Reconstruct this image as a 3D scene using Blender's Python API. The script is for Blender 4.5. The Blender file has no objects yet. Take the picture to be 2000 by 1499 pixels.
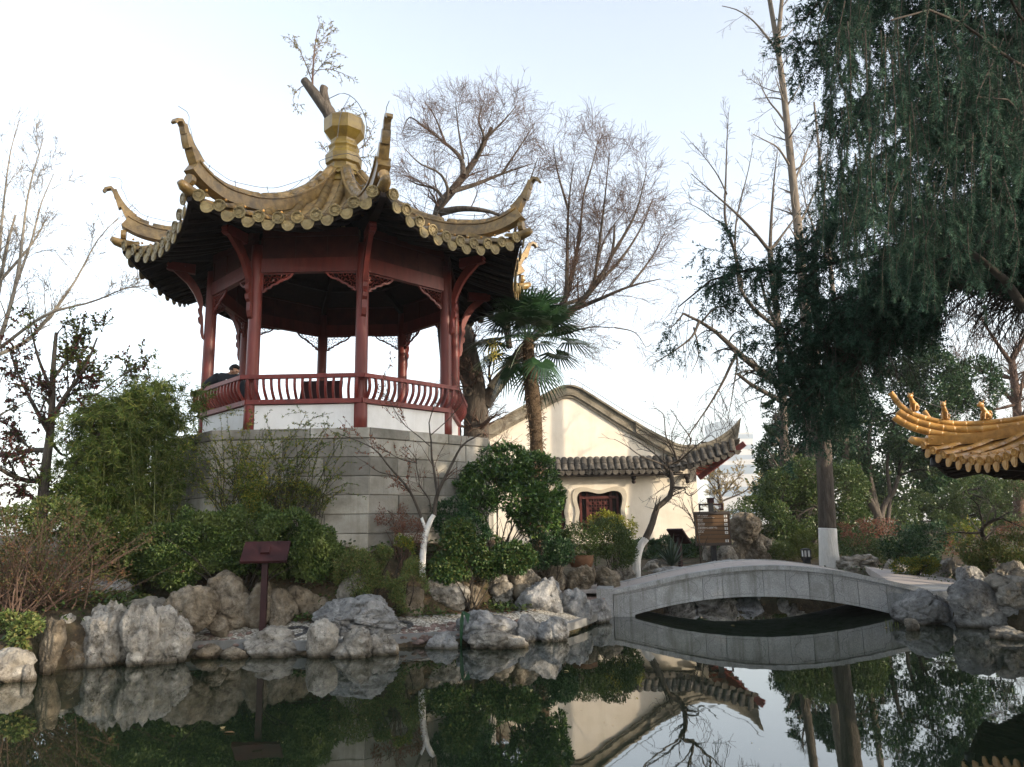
import bpy, bmesh, math, random
import numpy as np
from mathutils import Vector, Matrix
from mathutils.geometry import tessellate_polygon
from math import pi, sin, cos, radians

# ------------------------------------------------------------------ scene, camera, sky, sun
scene = bpy.context.scene
COL = scene.collection
F_PX, PITCH, ROLL, CAM_Z = 1498.0, .187, .018, 1.65
cam_data = bpy.data.cameras.new('camera')
cam_data.sensor_width = 36.0
cam_data.lens = F_PX / 2000 * 36.0
cam_data.clip_start, cam_data.clip_end = .05, 3000
camera = bpy.data.objects.new('camera', cam_data)
COL.objects.link(camera)
camera.matrix_world = Matrix.Translation((0, 0, CAM_Z)) @ Matrix.Rotation(pi / 2 + PITCH, 4, 'X') @ Matrix.Rotation(-ROLL, 4, 'Z')
scene.camera = camera

SUN_AZ, SUN_EL = radians(118), radians(13)      # azimuth clockwise from +Y, elevation
world = bpy.data.worlds.new('World')
scene.world = world
world.use_nodes = True
nt = world.node_tree
nt.nodes.clear()
sky = nt.nodes.new('ShaderNodeTexSky')
sky.sky_type = 'NISHITA'
sky.sun_disc = False
sky.sun_elevation = SUN_EL
sky.sun_rotation = SUN_AZ
sky.air_density, sky.dust_density, sky.ozone_density = 1.0, 1.5, 1.0
hsv = nt.nodes.new('ShaderNodeHueSaturation')
hsv.inputs['Saturation'].default_value = .5
bg = nt.nodes.new('ShaderNodeBackground')
bg.inputs['Strength'].default_value = .15
wo = nt.nodes.new('ShaderNodeOutputWorld')
nt.links.new(sky.outputs[0], hsv.inputs['Color'])
nt.links.new(hsv.outputs[0], bg.inputs[0])
nt.links.new(bg.outputs[0], wo.inputs[0])

sun_data = bpy.data.lights.new('sun', 'SUN')
sun_data.energy, sun_data.angle, sun_data.color = 2.5, radians(.6), (1.0, .84, .64)
sun = bpy.data.objects.new('sun', sun_data)
COL.objects.link(sun)
SUN_DIR = Vector((sin(SUN_AZ) * cos(SUN_EL), cos(SUN_AZ) * cos(SUN_EL), sin(SUN_EL)))
sun.rotation_euler = SUN_DIR.to_track_quat('Z', 'Y').to_euler()

vs = scene.view_settings
vs.view_transform, vs.look, vs.gamma, vs.use_curve_mapping = 'Standard', 'None', 1.0, False
vs.exposure = 1.84
scene.cycles.max_bounces = 6
scene.cycles.transparent_max_bounces = 6
scene.cycles.use_denoising = True

# ------------------------------------------------------------------ picture -> world
def ray(px, py):
    a, b = px - 1000, py - 749.5
    u = a * cos(ROLL) - b * sin(ROLL)
    v = a * sin(ROLL) + b * cos(ROLL)
    x, up = u / F_PX, -v / F_PX
    return (x, cos(PITCH) - up * sin(PITCH), sin(PITCH) + up * cos(PITCH))
def W(px, py, Y):
    r = ray(px, py); t = Y / r[1]
    return np.array((r[0] * t, Y, CAM_Z + r[2] * t))
def G(px, py, z=0.):
    r = ray(px, py); t = (z - CAM_Z) / r[2]
    return np.array((r[0] * t, r[1] * t, z))

def pix(P):
    """picture x, y of world points"""
    P = np.asarray(P, float); x, y, z = P[..., 0], P[..., 1], P[..., 2] - CAM_Z
    fw, up = y * cos(PITCH) + z * sin(PITCH), -y * sin(PITCH) + z * cos(PITCH)
    u, v = F_PX * x / fw, -F_PX * up / fw
    return 1000 + u * cos(ROLL) + v * sin(ROLL), 749.5 - u * sin(ROLL) + v * cos(ROLL)
# ------------------------------------------------------------------ mesh tools
class MB:
    def __init__(s): s.v, s.q, s.t, s.n = [], [], [], 0
    def add(s, v, q=None, t=None):
        v = np.asarray(v, float).reshape(-1, 3)
        if q is not None and len(q): s.q.append(np.asarray(q, int).reshape(-1, 4) + s.n)
        if t is not None and len(t): s.t.append(np.asarray(t, int).reshape(-1, 3) + s.n)
        s.v.append(v); s.n += len(v)
        return s
    def box(s, c, d, rz=0., M=None):
        x, y, z = (k / 2 for k in d)
        v = np.array([(i, j, k) for i in (-x, x) for j in (-y, y) for k in (-z, z)])
        if M is not None: v = v @ np.array(M.to_3x3()).T
        if rz: v = v @ np.array(((cos(rz), sin(rz), 0), (-sin(rz), cos(rz), 0), (0, 0, 1)))
        return s.add(v + np.asarray(c, float), [(0, 1, 3, 2), (4, 6, 7, 5), (0, 4, 5, 1), (2, 3, 7, 6), (0, 2, 6, 4), (1, 5, 7, 3)])
    def bar(s, a, b, w, h, up=(0, 0, 1)):
        a, b = np.asarray(a, float), np.asarray(b, float)
        return s.sweep([a, b], [(-w / 2, -h / 2), (w / 2, -h / 2), (w / 2, h / 2), (-w / 2, h / 2)], up)
    def sweep(s, path, prof, up=(0, 0, 1), scale=None, caps=True, closed=False):
        """closed profile (side, up) carried along a path"""
        P = np.asarray(path, float); n, m = len(P), len(prof)
        T = np.gradient(P, axis=0) if n > 2 else np.repeat((P[-1] - P[0])[None], n, 0)
        if closed: T = np.roll(P, -1, 0) - np.roll(P, 1, 0)
        T /= np.linalg.norm(T, axis=1)[:, None] + 1e-12
        up = np.asarray(up, float)
        S = np.cross(T, np.broadcast_to(up, T.shape)); S /= np.linalg.norm(S, axis=1)[:, None] + 1e-9
        N = np.cross(S, T)
        pr = np.asarray(prof, float)
        sc = np.ones((n, 2)) if scale is None else np.asarray(scale, float).reshape(n, -1) * np.ones((1, 2))
        V = P[:, None] + S[:, None] * (pr[None, :, 0] * sc[:, :1])[..., None] + N[:, None] * (pr[None, :, 1] * sc[:, 1:])[..., None]
        q = []
        for i in range(n if closed else n - 1):
            for j in range(m):
                a, b = i * m + j, i * m + (j + 1) % m
                c, d = ((i + 1) % n) * m + (j + 1) % m, ((i + 1) % n) * m + j
                q.append((a, d, c, b))
        t = []
        if caps and not closed:
            f = tessellate_polygon([[Vector((x, y, 0)) for x, y in prof]])
            t = [tuple(k) for k in f] + [tuple((n - 1) * m + i for i in reversed(k)) for k in f]
        return s.add(V.reshape(-1, 3), q, t)
    def tube(s, path, r, sides=8, caps=True):
        P = np.asarray(path, float)
        R = np.full(len(P), r, float) if np.isscalar(r) else np.asarray(r, float)
        return s.tubes(P[None], R[None], sides, caps)
    def tubes(s, P, R, sides=5, caps=False):
        """many polylines at once: P (m,k,3), R (m,k)"""
        P, R = np.asarray(P, float), np.asarray(R, float)
        m, k, _ = P.shape
        if m == 0: return s
        T = np.gradient(P, axis=1); T /= np.linalg.norm(T, axis=2)[..., None] + 1e-12
        mean = P[:, -1] - P[:, 0]
        ax = np.where(np.abs(mean[:, 2]) > .7 * np.linalg.norm(mean, axis=1), 0, 2)
        ref = np.eye(3)[ax][:, None]
        S = np.cross(T, np.broadcast_to(ref, T.shape)); S /= np.linalg.norm(S, axis=2)[..., None] + 1e-9
        N = np.cross(S, T)
        a = np.arange(sides) * 2 * pi / sides
        V = P[:, :, None] + R[..., None, None] * (S[:, :, None] * np.cos(a)[None, None, :, None] + N[:, :, None] * np.sin(a)[None, None, :, None])
        i, j = np.meshgrid(np.arange(k - 1), np.arange(sides), indexing='ij')
        q1 = np.stack([i * sides + j, i * sides + (j + 1) % sides, (i + 1) * sides + (j + 1) % sides, (i + 1) * sides + j], -1).reshape(-1, 4)
        q = (q1[None] + (np.arange(m) * k * sides)[:, None, None]).reshape(-1, 4)
        t = None
        if caps:
            f = np.array([(0, z + 1, z) for z in range(1, sides - 1)])
            g = np.array([(0, z, z + 1) for z in range(1, sides - 1)]) + (k - 1) * sides
            t = (np.concatenate([f, g])[None] + (np.arange(m) * k * sides)[:, None, None]).reshape(-1, 3)
        return s.add(V.reshape(-1, 3), q, t)
    def lathe(s, prof, c=(0, 0, 0), n=16, ph=0., caps=True):
        """prof: (radius, z)"""
        pr = np.asarray(prof, float); m = len(pr)
        a = ph + np.arange(n) * 2 * pi / n
        V = np.stack([pr[:, None, 0] * np.sin(a), -pr[:, None, 0] * np.cos(a), np.repeat(pr[:, 1:], n, 1)], -1) + np.asarray(c, float)
        q = [(i * n + j, i * n + (j + 1) % n, (i + 1) * n + (j + 1) % n, (i + 1) * n + j) for i in range(m - 1) for j in range(n)]
        t = []
        if caps:
            t = [(0, j + 1, j) for j in range(1, n - 1)] + [((m - 1) * n, (m - 1) * n + j, (m - 1) * n + j + 1) for j in range(1, n - 1)]
        return s.add(V.reshape(-1, 3), q, t)
    def prism(s, loops, M, depth):
        """2-D loops (outer, holes) in the x/y of M, extruded along its z"""
        f = tessellate_polygon([[Vector((x, y, 0)) for x, y in l] for l in loops])
        pts = [p for l in loops for p in l]; n = len(pts)
        v = np.array([(x, y, 0) for x, y in pts] + [(x, y, depth) for x, y in pts], float)
        t = [tuple(reversed(k)) for k in f] + [tuple(i + n for i in k) for k in f]
        q, o = [], 0
        for l in loops:
            m = len(l)
            q += [(o + i, o + (i + 1) % m, o + (i + 1) % m + n, o + i + n) for i in range(m)]; o += m
        A = np.array(M)
        return s.add(v @ A[:3, :3].T + A[:3, 3], q, t)
    def grid(s, V):
        V = np.asarray(V, float); a, b = V.shape[:2]
        i, j = np.meshgrid(np.arange(a - 1), np.arange(b - 1), indexing='ij')
        q = np.stack([i * b + j, i * b + j + 1, (i + 1) * b + j + 1, (i + 1) * b + j], -1).reshape(-1, 4)
        return s.add(V.reshape(-1, 3), q)
    def quads(s, V):
        """(m,4,3) loose quads"""
        V = np.asarray(V, float)
        return s.add(V.reshape(-1, 3), np.arange(len(V) * 4).reshape(-1, 4))
    def tris(s, V):
        V = np.asarray(V, float)
        return s.add(V.reshape(-1, 3), None, np.arange(len(V) * 3).reshape(-1, 3))
    def mesh(s, name, mat, org=(0, 0, 0), smooth=False, fix=True):
        V = np.concatenate(s.v) - np.asarray(org, float)
        q = np.concatenate(s.q) if s.q else np.zeros((0, 4), int)
        t = np.concatenate(s.t) if s.t else np.zeros((0, 3), int)
        me = bpy.data.meshes.new(name)
        nl = q.size + t.size
        me.vertices.add(len(V)); me.vertices.foreach_set('co', V.astype(np.float32).ravel())
        me.loops.add(nl); me.loops.foreach_set('vertex_index', np.concatenate([q.ravel(), t.ravel()]).astype(np.int32))
        ls = np.concatenate([np.arange(len(q)) * 4, q.size + np.arange(len(t)) * 3]).astype(np.int32)
        me.polygons.add(len(ls)); me.polygons.foreach_set('loop_start', ls)
        me.update(calc_edges=True)
        if smooth: me.polygons.foreach_set('use_smooth', np.ones(len(ls), bool))
        else: me.polygons.foreach_set('use_smooth', np.zeros(len(ls), bool))
        if fix and len(ls) < 20000:
            bm = bmesh.new(); bm.from_mesh(me); bmesh.ops.recalc_face_normals(bm, faces=bm.faces); bm.to_mesh(me); bm.free()
        if mat is not None: me.materials.append(mat)
        return me

ORG = {}
def tag(o, label=None, cat=None, group=None, kind=None):
    if label: o['label'] = label
    if cat: o['category'] = cat
    if group: o['group'] = group
    if kind: o['kind'] = kind
    return o
def thing(name, base, label, cat, group=None):
    o = bpy.data.objects.new(name, None); COL.objects.link(o)
    o.empty_display_size = .1
    o.location = tuple(float(k) for k in base)
    ORG[o.name] = np.array(base, float)
    return tag(o, label, cat, group)
def part(name, mb, mat, parent, smooth=False, label=None, kind=None, fix=True):
    org = ORG[parent.name]
    o = bpy.data.objects.new(name, mb.mesh(name, mat, org, smooth, fix)); COL.objects.link(o)
    o.parent = parent; ORG[o.name] = org
    return tag(o, label, None, None, kind)
def solo(name, mb, mat, base, label=None, cat=None, group=None, kind=None, smooth=False, fix=True):
    o = bpy.data.objects.new(name, mb.mesh(name, mat, base, smooth, fix)); COL.objects.link(o)
    o.location = tuple(float(k) for k in base); ORG[o.name] = np.array(base, float)
    return tag(o, label, cat, group, kind)
def place(name, me, M, parent, kind=None):
    """a piece that shares its mesh, set by a world matrix"""
    o = bpy.data.objects.new(name, me); COL.objects.link(o)
    o.parent = parent; ORG[o.name] = ORG[parent.name]
    o.matrix_local = Matrix.Translation(-Vector(ORG[parent.name])) @ M
    return tag(o, None, None, None, kind)
def frame(o, x, y, z):
    """matrix from axes and origin"""
    return Matrix(((x[0], y[0], z[0], o[0]), (x[1], y[1], z[1], o[1]), (x[2], y[2], z[2], o[2]), (0, 0, 0, 1)))
def unit(v):
    v = np.asarray(v, float); return v / (np.linalg.norm(v, axis=-1, keepdims=True) + 1e-12)
def interp(P, n):
    """smooth resample (Catmull-Rom) of a polyline"""
    P = np.asarray(P, float)
    if len(P) == 2: return P[0] + (P[1] - P[0]) * np.linspace(0, 1, n)[:, None]
    E = np.concatenate([[2 * P[0] - P[1]], P, [2 * P[-1] - P[-2]]])
    t = np.linspace(0, len(P) - 1 - 1e-9, n); i = t.astype(int); f = (t - i)[:, None]
    a, b, c, d = E[i], E[i + 1], E[i + 2], E[i + 3]
    return .5 * (2 * b + (c - a) * f + (2 * a - 5 * b + 4 * c - d) * f ** 2 + (3 * b - a - 3 * c + d) * f ** 3)

# ------------------------------------------------------------------ numpy gradient noise
_r = np.random.RandomState(5); _perm = np.tile(_r.permutation(256), 3); _grad = unit(_r.normal(size=(256, 3)))
def noise3(p):
    p = np.asarray(p, float); i = np.floor(p).astype(int); f = p - i; i &= 255
    w = f * f * f * (f * (f * 6 - 15) + 10); out = 0
    for dx in (0, 1):
        for dy in (0, 1):
            for dz in (0, 1):
                h = _perm[_perm[_perm[(i[..., 0] + dx) & 255] + ((i[..., 1] + dy) & 255)] + ((i[..., 2] + dz) & 255)]
                g = (_grad[h] * (f - (dx, dy, dz))).sum(-1)
                k = (w[..., 0] if dx else 1 - w[..., 0]) * (w[..., 1] if dy else 1 - w[..., 1]) * (w[..., 2] if dz else 1 - w[..., 2])
                out = out + k * g
    return out * 1.6
def fbm(p, o=4, ridge=False):
    s, a, p = 0, 1., np.asarray(p, float)
    for k in range(o):
        n = noise3(p + k * 17.3); s = s + a * ((1 - 2 * np.abs(n)) if ridge else n); a *= .5; p = p * 2.03
    return s

# ------------------------------------------------------------------ materials
def _mat(name):
    m = bpy.data.materials.new(name); m.use_nodes = True
    t = m.node_tree; t.nodes.clear()
    out = t.nodes.new('ShaderNodeOutputMaterial'); b = t.nodes.new('ShaderNodeBsdfPrincipled')
    t.links.new(b.outputs[0], out.inputs[0])
    return m, t, b, out
def _ramp(t, cols, pos=None):
    r = t.nodes.new('ShaderNodeValToRGB'); e = r.color_ramp.elements
    n = len(cols); pos = pos or [i / max(1, n - 1) for i in range(n)]
    while len(e) < n: e.new(.5)
    for k, c, p in zip(e, cols, pos): k.position = p; k.color = (*c, 1)
    return r
def _noise(t, co, scale, detail=6, rough=.6, dist=0.):
    n = t.nodes.new('ShaderNodeTexNoise'); n.inputs['Scale'].default_value = scale; n.inputs['Detail'].default_value = detail
    n.inputs['Roughness'].default_value = rough; n.inputs['Distortion'].default_value = dist
    t.links.new(co, n.inputs['Vector']); return n
def _mix(t, kind, f, a, b):
    m = t.nodes.new('ShaderNodeMix'); m.data_type = 'RGBA'; m.blend_type = kind
    for s, x in ((m.inputs[0], f), (m.inputs[6], a), (m.inputs[7], b)):
        if hasattr(x, 'links'): t.links.new(x, s)
        else: s.default_value = x if not isinstance(x, tuple) else (*x, 1)
    return m.outputs[2]
def _math(t, op, a, b=0.):
    m = t.nodes.new('ShaderNodeMath'); m.operation = op
    for s, x in zip(m.inputs, (a, b)):
        if hasattr(x, 'links'): t.links.new(x, s)
        else: s.default_value = x
    return m.outputs[0]
def surf(name, cols, scale=4., rough=.7, bump=.3, bscale=None, stretch=None, spec=.3, obj_var=0., stain=None, stain_scale=1., stain_amt=.6, dist=0., pos=None, coat=0., speck=None, bdist=.02, detail=7, streak=None):
    m, t, b, out = _mat(name)
    g = t.nodes.new('ShaderNodeNewGeometry'); co = g.outputs['Position']
    if stretch:
        mp = t.nodes.new('ShaderNodeMapping'); mp.inputs['Scale'].default_value = stretch; t.links.new(co, mp.inputs[0]); co = mp.outputs[0]
    n = _noise(t, co, scale, detail, .62, dist)
    col = _ramp(t, cols, pos or [.3 + .4 * i / max(1, len(cols) - 1) for i in range(len(cols))])
    t.links.new(n.outputs[0], col.inputs[0]); c = col.outputs[0]
    if stain:
        n2 = _noise(t, co, stain_scale, 8, .7, .4)
        r2 = _ramp(t, [(0, 0, 0), (1, 1, 1)], [.48, .66]); t.links.new(n2.outputs[0], r2.inputs[0])
        c = _mix(t, 'MIX', _math(t, 'MULTIPLY', r2.outputs[0], stain_amt), c, stain)
    if speck:
        n3 = _noise(t, co, speck[1], 3, .6)
        r3 = _ramp(t, [(0, 0, 0), (1, 1, 1)], [speck[2], speck[2] + .08]); t.links.new(n3.outputs[0], r3.inputs[0])
        c = _mix(t, 'MIX', r3.outputs[0], c, speck[0])
    if streak:                                   # rain and algae streaks running down the face
        mp2 = t.nodes.new('ShaderNodeMapping'); mp2.inputs['Scale'].default_value = (streak[1], streak[1], streak[1] * .09); t.links.new(g.outputs['Position'], mp2.inputs[0])
        n4 = _noise(t, mp2.outputs[0], 1., 6, .65, .2); r4 = _ramp(t, [(0, 0, 0), (1, 1, 1)], [.50, .72]); t.links.new(n4.outputs[0], r4.inputs[0])
        c = _mix(t, 'MIX', _math(t, 'MULTIPLY', r4.outputs[0], streak[2]), c, streak[0])
    if obj_var:
        oi = t.nodes.new('ShaderNodeObjectInfo')
        v = _math(t, 'ADD', _math(t, 'MULTIPLY', oi.outputs['Random'], 2 * obj_var), 1 - obj_var)
        h = t.nodes.new('ShaderNodeHueSaturation'); t.links.new(c, h.inputs['Color']); t.links.new(v, h.inputs['Value']); c = h.outputs[0]
    t.links.new(c, b.inputs['Base Color'])
    b.inputs['Roughness'].default_value = rough
    b.inputs['Specular IOR Level'].default_value = spec
    b.inputs['Coat Weight'].default_value = coat
    if bump:
        nb = _noise(t, co, bscale or scale * 3, 8, .65, dist)
        bp = t.nodes.new('ShaderNodeBump'); bp.inputs['Strength'].default_value = bump; bp.inputs['Distance'].default_value = bdist
        t.links.new(nb.outputs[0], bp.inputs['Height']); t.links.new(bp.outputs[0], b.inputs['Normal'])
    return m
def leaf(name, cols, rough=.5, trans=.25, spec=.3, patch=None):
    m, t, b, out = _mat(name)
    g = t.nodes.new('ShaderNodeNewGeometry')
    col = _ramp(t, cols); t.links.new(g.outputs['Random Per Island'], col.inputs[0]); c = col.outputs[0]
    if patch:
        n = _noise(t, g.outputs['Position'], patch[1], 3, .5)
        r = _ramp(t, [(0, 0, 0), (1, 1, 1)], [patch[2], patch[2] + .15]); t.links.new(n.outputs[0], r.inputs[0])
        c = _mix(t, 'MIX', _math(t, 'MULTIPLY', r.outputs[0], patch[3]), c, patch[0])
    t.links.new(c, b.inputs['Base Color'])
    b.inputs['Roughness'].default_value = rough; b.inputs['Specular IOR Level'].default_value = spec
    if trans:
        tr = t.nodes.new('ShaderNodeBsdfTranslucent'); t.links.new(c, tr.inputs[0])
        mx = t.nodes.new('ShaderNodeMixShader'); mx.inputs[0].default_value = trans
        t.links.new(b.outputs[0], mx.inputs[1]); t.links.new(tr.outputs[0], mx.inputs[2]); t.links.new(mx.outputs[0], out.inputs[0])
    return m
M = {}
M['glaze'] = surf('yellow_glaze', [(.12, .072, .026), (.255, .16, .052), (.345, .232, .095)], 6, .36, .15, 30, spec=.5, obj_var=.22, stain=(.085, .065, .04), stain_scale=3.6, stain_amt=.75)
M['glaze_orange'] = surf('orange_glaze', [(.34, .17, .04), (.52, .27, .065), (.60, .36, .12)], 5, .3, .1, 30, spec=.5, obj_var=.12, stain=(.18, .1, .04), stain_scale=3)
M['glaze_end'] = surf('pale_tile_end', [(.17, .12, .05), (.29, .22, .095), (.37, .295, .15)], 9, .45, .5, 45, obj_var=.12, stain=(.15, .12, .07), stain_scale=6)
M['finial'] = surf('finial_glaze', [(.16, .10, .018), (.27, .175, .028), (.33, .225, .045)], 4, .33, .1, 20, spec=.5, stain=(.14, .09, .04), stain_scale=3, stain_amt=.5)
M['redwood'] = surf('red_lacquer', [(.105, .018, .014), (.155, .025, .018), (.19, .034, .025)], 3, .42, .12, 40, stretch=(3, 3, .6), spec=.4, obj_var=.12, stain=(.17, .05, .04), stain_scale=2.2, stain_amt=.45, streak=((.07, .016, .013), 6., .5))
M['redworn'] = surf('worn_red_lacquer', [(.12, .022, .018), (.18, .030, .024), (.22, .045, .035)], 4, .45, .2, 50, spec=.35, obj_var=.10, speck=((.45, .40, .37), 14., .69))
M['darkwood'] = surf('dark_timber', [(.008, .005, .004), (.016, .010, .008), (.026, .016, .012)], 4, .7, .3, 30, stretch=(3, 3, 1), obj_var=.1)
M['oldred_eave_shade'] = surf('dark_red_timber_eave_shade', [(.05, .014, .011), (.08, .02, .016), (.10, .028, .02)], 5, .55, .2, 40)  # dark red window timber; on the pavilion frieze it carries painted eave shade
M['tanbark'] = surf('tan_grey_bark', [(.085, .07, .055), (.15, .125, .10), (.21, .18, .145)], 6, .9, .6, 18, stretch=(1.6, 1.6, .4))
M['brownwood'] = surf('brown_lacquer', [(.016, .005, .006), (.026, .008, .009), (.034, .011, .012)], 5, .5, .1, 40, spec=.25)
M['plaster'] = surf('white_plaster', [(.70, .69, .66), (.80, .79, .77), (.83, .82, .80)], 1.5, .85, .1, 20, stain=(.60, .58, .54), stain_scale=1.4, stain_amt=.35, streak=((.50, .48, .43), 4., .4))
M['cream'] = surf('cream_plaster', [(.66, .59, .48), (.74, .67, .56), (.78, .72, .62)], .8, .9, .08, 15, stain=(.56, .49, .39), stain_scale=.55, stain_amt=.4, streak=((.50, .44, .34), 2.2, .35))
M['stone'] = surf('ashlar_stone', [(.22, .205, .17), (.31, .288, .245), (.39, .372, .335)], 2.2, .85, .35, 22, obj_var=.36, stain=(.14, .13, .10), stain_scale=1.7, stain_amt=.6, speck=((.15, .14, .12), 38., .66), streak=((.12, .115, .08), 3.2, .6))
M['granite'] = surf('grey_granite', [(.25, .257, .266), (.36, .368, .376), (.49, .498, .505)], 60, .7, .12, 80, obj_var=.07, stain=(.20, .205, .19), stain_scale=1.6, stain_amt=.7, detail=3, streak=((.10, .105, .075), 5.5, .75))
M['deck'] = surf('pink_granite_deck', [(.34, .30, .28), (.44, .395, .37), (.51, .465, .435)], 50, .8, .15, 70, stain=(.28, .25, .23), stain_scale=1.2, detail=3)
def rockmat(name, cols, lich, moss):
    m = surf(name, cols, 2.2, .9, 1., 9, spec=.2, stain=lich, stain_scale=2.3, stain_amt=.8, dist=.6, speck=(moss, 26., .64), bdist=.09)
    t = m.node_tree; b = next(n for n in t.nodes if n.type == 'BSDF_PRINCIPLED')
    l = b.inputs['Base Color'].links[0].from_socket
    g = t.nodes.new('ShaderNodeNewGeometry')
    vo = t.nodes.new('ShaderNodeTexNoise'); vo.inputs['Scale'].default_value = 6.; vo.inputs['Detail'].default_value = 9; vo.inputs['Roughness'].default_value = .75
    t.links.new(g.outputs['Position'], vo.inputs['Vector'])
    cr = _ramp(t, [(.26, .24, .21), (.9, .9, .9), (1.35, 1.33, 1.28)], [.34, .49, .70]); t.links.new(vo.outputs[0], cr.inputs[0])
    c = _mix(t, 'MULTIPLY', 1., l, cr.outputs[0])
    sp = t.nodes.new('ShaderNodeSeparateXYZ'); t.links.new(g.outputs['Position'], sp.inputs[0])
    wet = _ramp(t, [(.30, .27, .22), (1, 1, 1)], [0., 1.]);
    mr = t.nodes.new('ShaderNodeMapRange'); mr.inputs['From Min'].default_value = .015; mr.inputs['From Max'].default_value = .085
    t.links.new(sp.outputs[2], mr.inputs[0]); t.links.new(mr.outputs[0], wet.inputs[0])
    c = _mix(t, 'MULTIPLY', 1., c, wet.outputs[0])     # wet, algae-stained waterline
    t.links.new(c, b.inputs['Base Color'])
    return m
M['rock'] = rockmat('grey_rock', [(.17, .152, .126), (.285, .262, .225), (.40, .375, .33)], (.52, .495, .45), (.09, .085, .05))
M['rock_blue'] = rockmat('blue_grey_rock', [(.155, .156, .157), (.255, .257, .257), (.37, .37, .37)], (.48, .475, .46), (.10, .10, .075))
M['rock_tan'] = rockmat('tan_rock', [(.115, .09, .06), (.185, .152, .11), (.265, .225, .172)], (.36, .32, .26), (.07, .07, .03))
M['bark'] = surf('grey_bark', [(.045, .037, .030), (.085, .07, .056), (.13, .11, .09)], 7, .9, 1., 16, stretch=(1.6, 1.6, .35), dist=.5, bdist=.05)
M['bark_red'] = surf('reddish_twig_bark', [(.06, .036, .026), (.10, .062, .045), (.135, .088, .066)], 6, .9, .5, 20)
M['bark_pale'] = surf('pale_twig_bark', [(.12, .105, .085), (.18, .16, .13), (.235, .21, .175)], 6, .9, .4, 20)
M['bark_dark'] = surf('dark_branch_bark', [(.022, .018, .014), (.04, .033, .026), (.06, .05, .04)], 6, .9, .6, 20)
M['bark_palm'] = surf('shaggy_palm_bark', [(.05, .033, .02), (.10, .068, .04), (.15, .105, .065)], 9, .95, 1., 25, stretch=(1, 1, 2.5), bdist=.05)
M['limewash'] = surf('white_limewash', [(.62, .61, .58), (.76, .75, .72), (.80, .79, .77)], 6, .9, .9, 16, stretch=(1.6, 1.6, .35), stain=(.45, .42, .36), stain_scale=3, stain_amt=.4, bdist=.04)
M['soil'] = surf('leaf_litter_soil', [(.035, .026, .016), (.07, .052, .032), (.12, .088, .052)], 5, .95, 1., 22, stain=(.04, .05, .02), stain_scale=.9, bdist=.05, speck=((.15, .09, .045), 18., .62))
M['greytile'] = surf('grey_clay_tile', [(.04, .035, .029), (.068, .06, .05), (.10, .09, .077)], 5, .9, .3, 30, obj_var=.2, stain=(.20, .18, .15), stain_scale=4)
M['mould'] = surf('weathered_moulding', [(.15, .13, .095), (.23, .20, .15), (.31, .28, .22)], 3, .9, .4, 20, stain=(.07, .062, .042), stain_scale=1.6, stain_amt=.8)
M['metal'] = surf('grey_wire_metal', [(.10, .10, .10), (.16, .16, .16)], 8, .5, 0)
M['iron'] = surf('black_iron', [(.02, .021, .024), (.035, .036, .04)], 8, .45, .1, 40)
M['sign'] = surf('brown_sign_slat', [(.115, .068, .036), (.145, .085, .045), (.165, .10, .055)], 3, .5, .1, 60, stretch=(.6, 3, 8), obj_var=.06)
M['signcap'] = surf('grey_brown_sign_frame', [(.06, .048, .04), (.085, .07, .06)], 5, .5, .1, 40)
M['white'] = surf('white_paint', [(.74, .73, .70), (.8, .79, .77)], 8, .6, 0)
M['grey'] = surf('mid_grey_print', [(.2, .2, .2), (.25, .25, .25)], 8, .6, 0)

# ------------------------------------------------------------------ terrain, water, path
PC = np.array((-3.816, 16.53))            # pavilion centre
PHI = -.403
POND = np.array([(-11, 3.2), (-8.2, 6), (-6.5, 9.2), (-5.75, 10.2), (-4.9, 10.6), (-4.5, 11.15), (-3.7, 11.15), (-2.8, 10.9), (-1.7, 11.45),
                 (-.6, 11.75), (.2, 11.85), (.9, 12.5), (1.75, 14.8), (2.15, 17), (3.2, 18.6), (5, 19.2), (7.8, 18.3), (7.8, 14.6), (7.45, 14.0),
                 (7.35, 13.0), (7.6, 12.2), (7.9, 11.4), (7.2, 9.9), (6, 8.5), (4.9, 7), (4.3, 5.5), (3.9, 3.2), (0, 2.6), (-6, 2.4)])
def pond_sd(x, y):
    """signed distance to the pond outline, positive on land"""
    x, y = np.asarray(x, float), np.asarray(y, float)
    d = np.full(x.shape, 1e9); ins = np.zeros(x.shape, bool)
    for (ax, ay), (bx, by) in zip(POND, np.roll(POND, -1, 0)):
        ex, ey = bx - ax, by - ay
        t = np.clip(((x - ax) * ex + (y - ay) * ey) / (ex * ex + ey * ey), 0, 1)
        d = np.minimum(d, np.hypot(x - ax - t * ex, y - ay - t * ey))
        c = (ay > y) != (by > y)
        ins ^= c & (x < ex * (y - ay) / (ey + 1e-12) + ax)
    return np.where(ins, -d, d)
def sstep(a, b, x): t = np.clip((x - a) / (b - a), 0, 1); return t * t * (3 - 2 * t)
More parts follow.
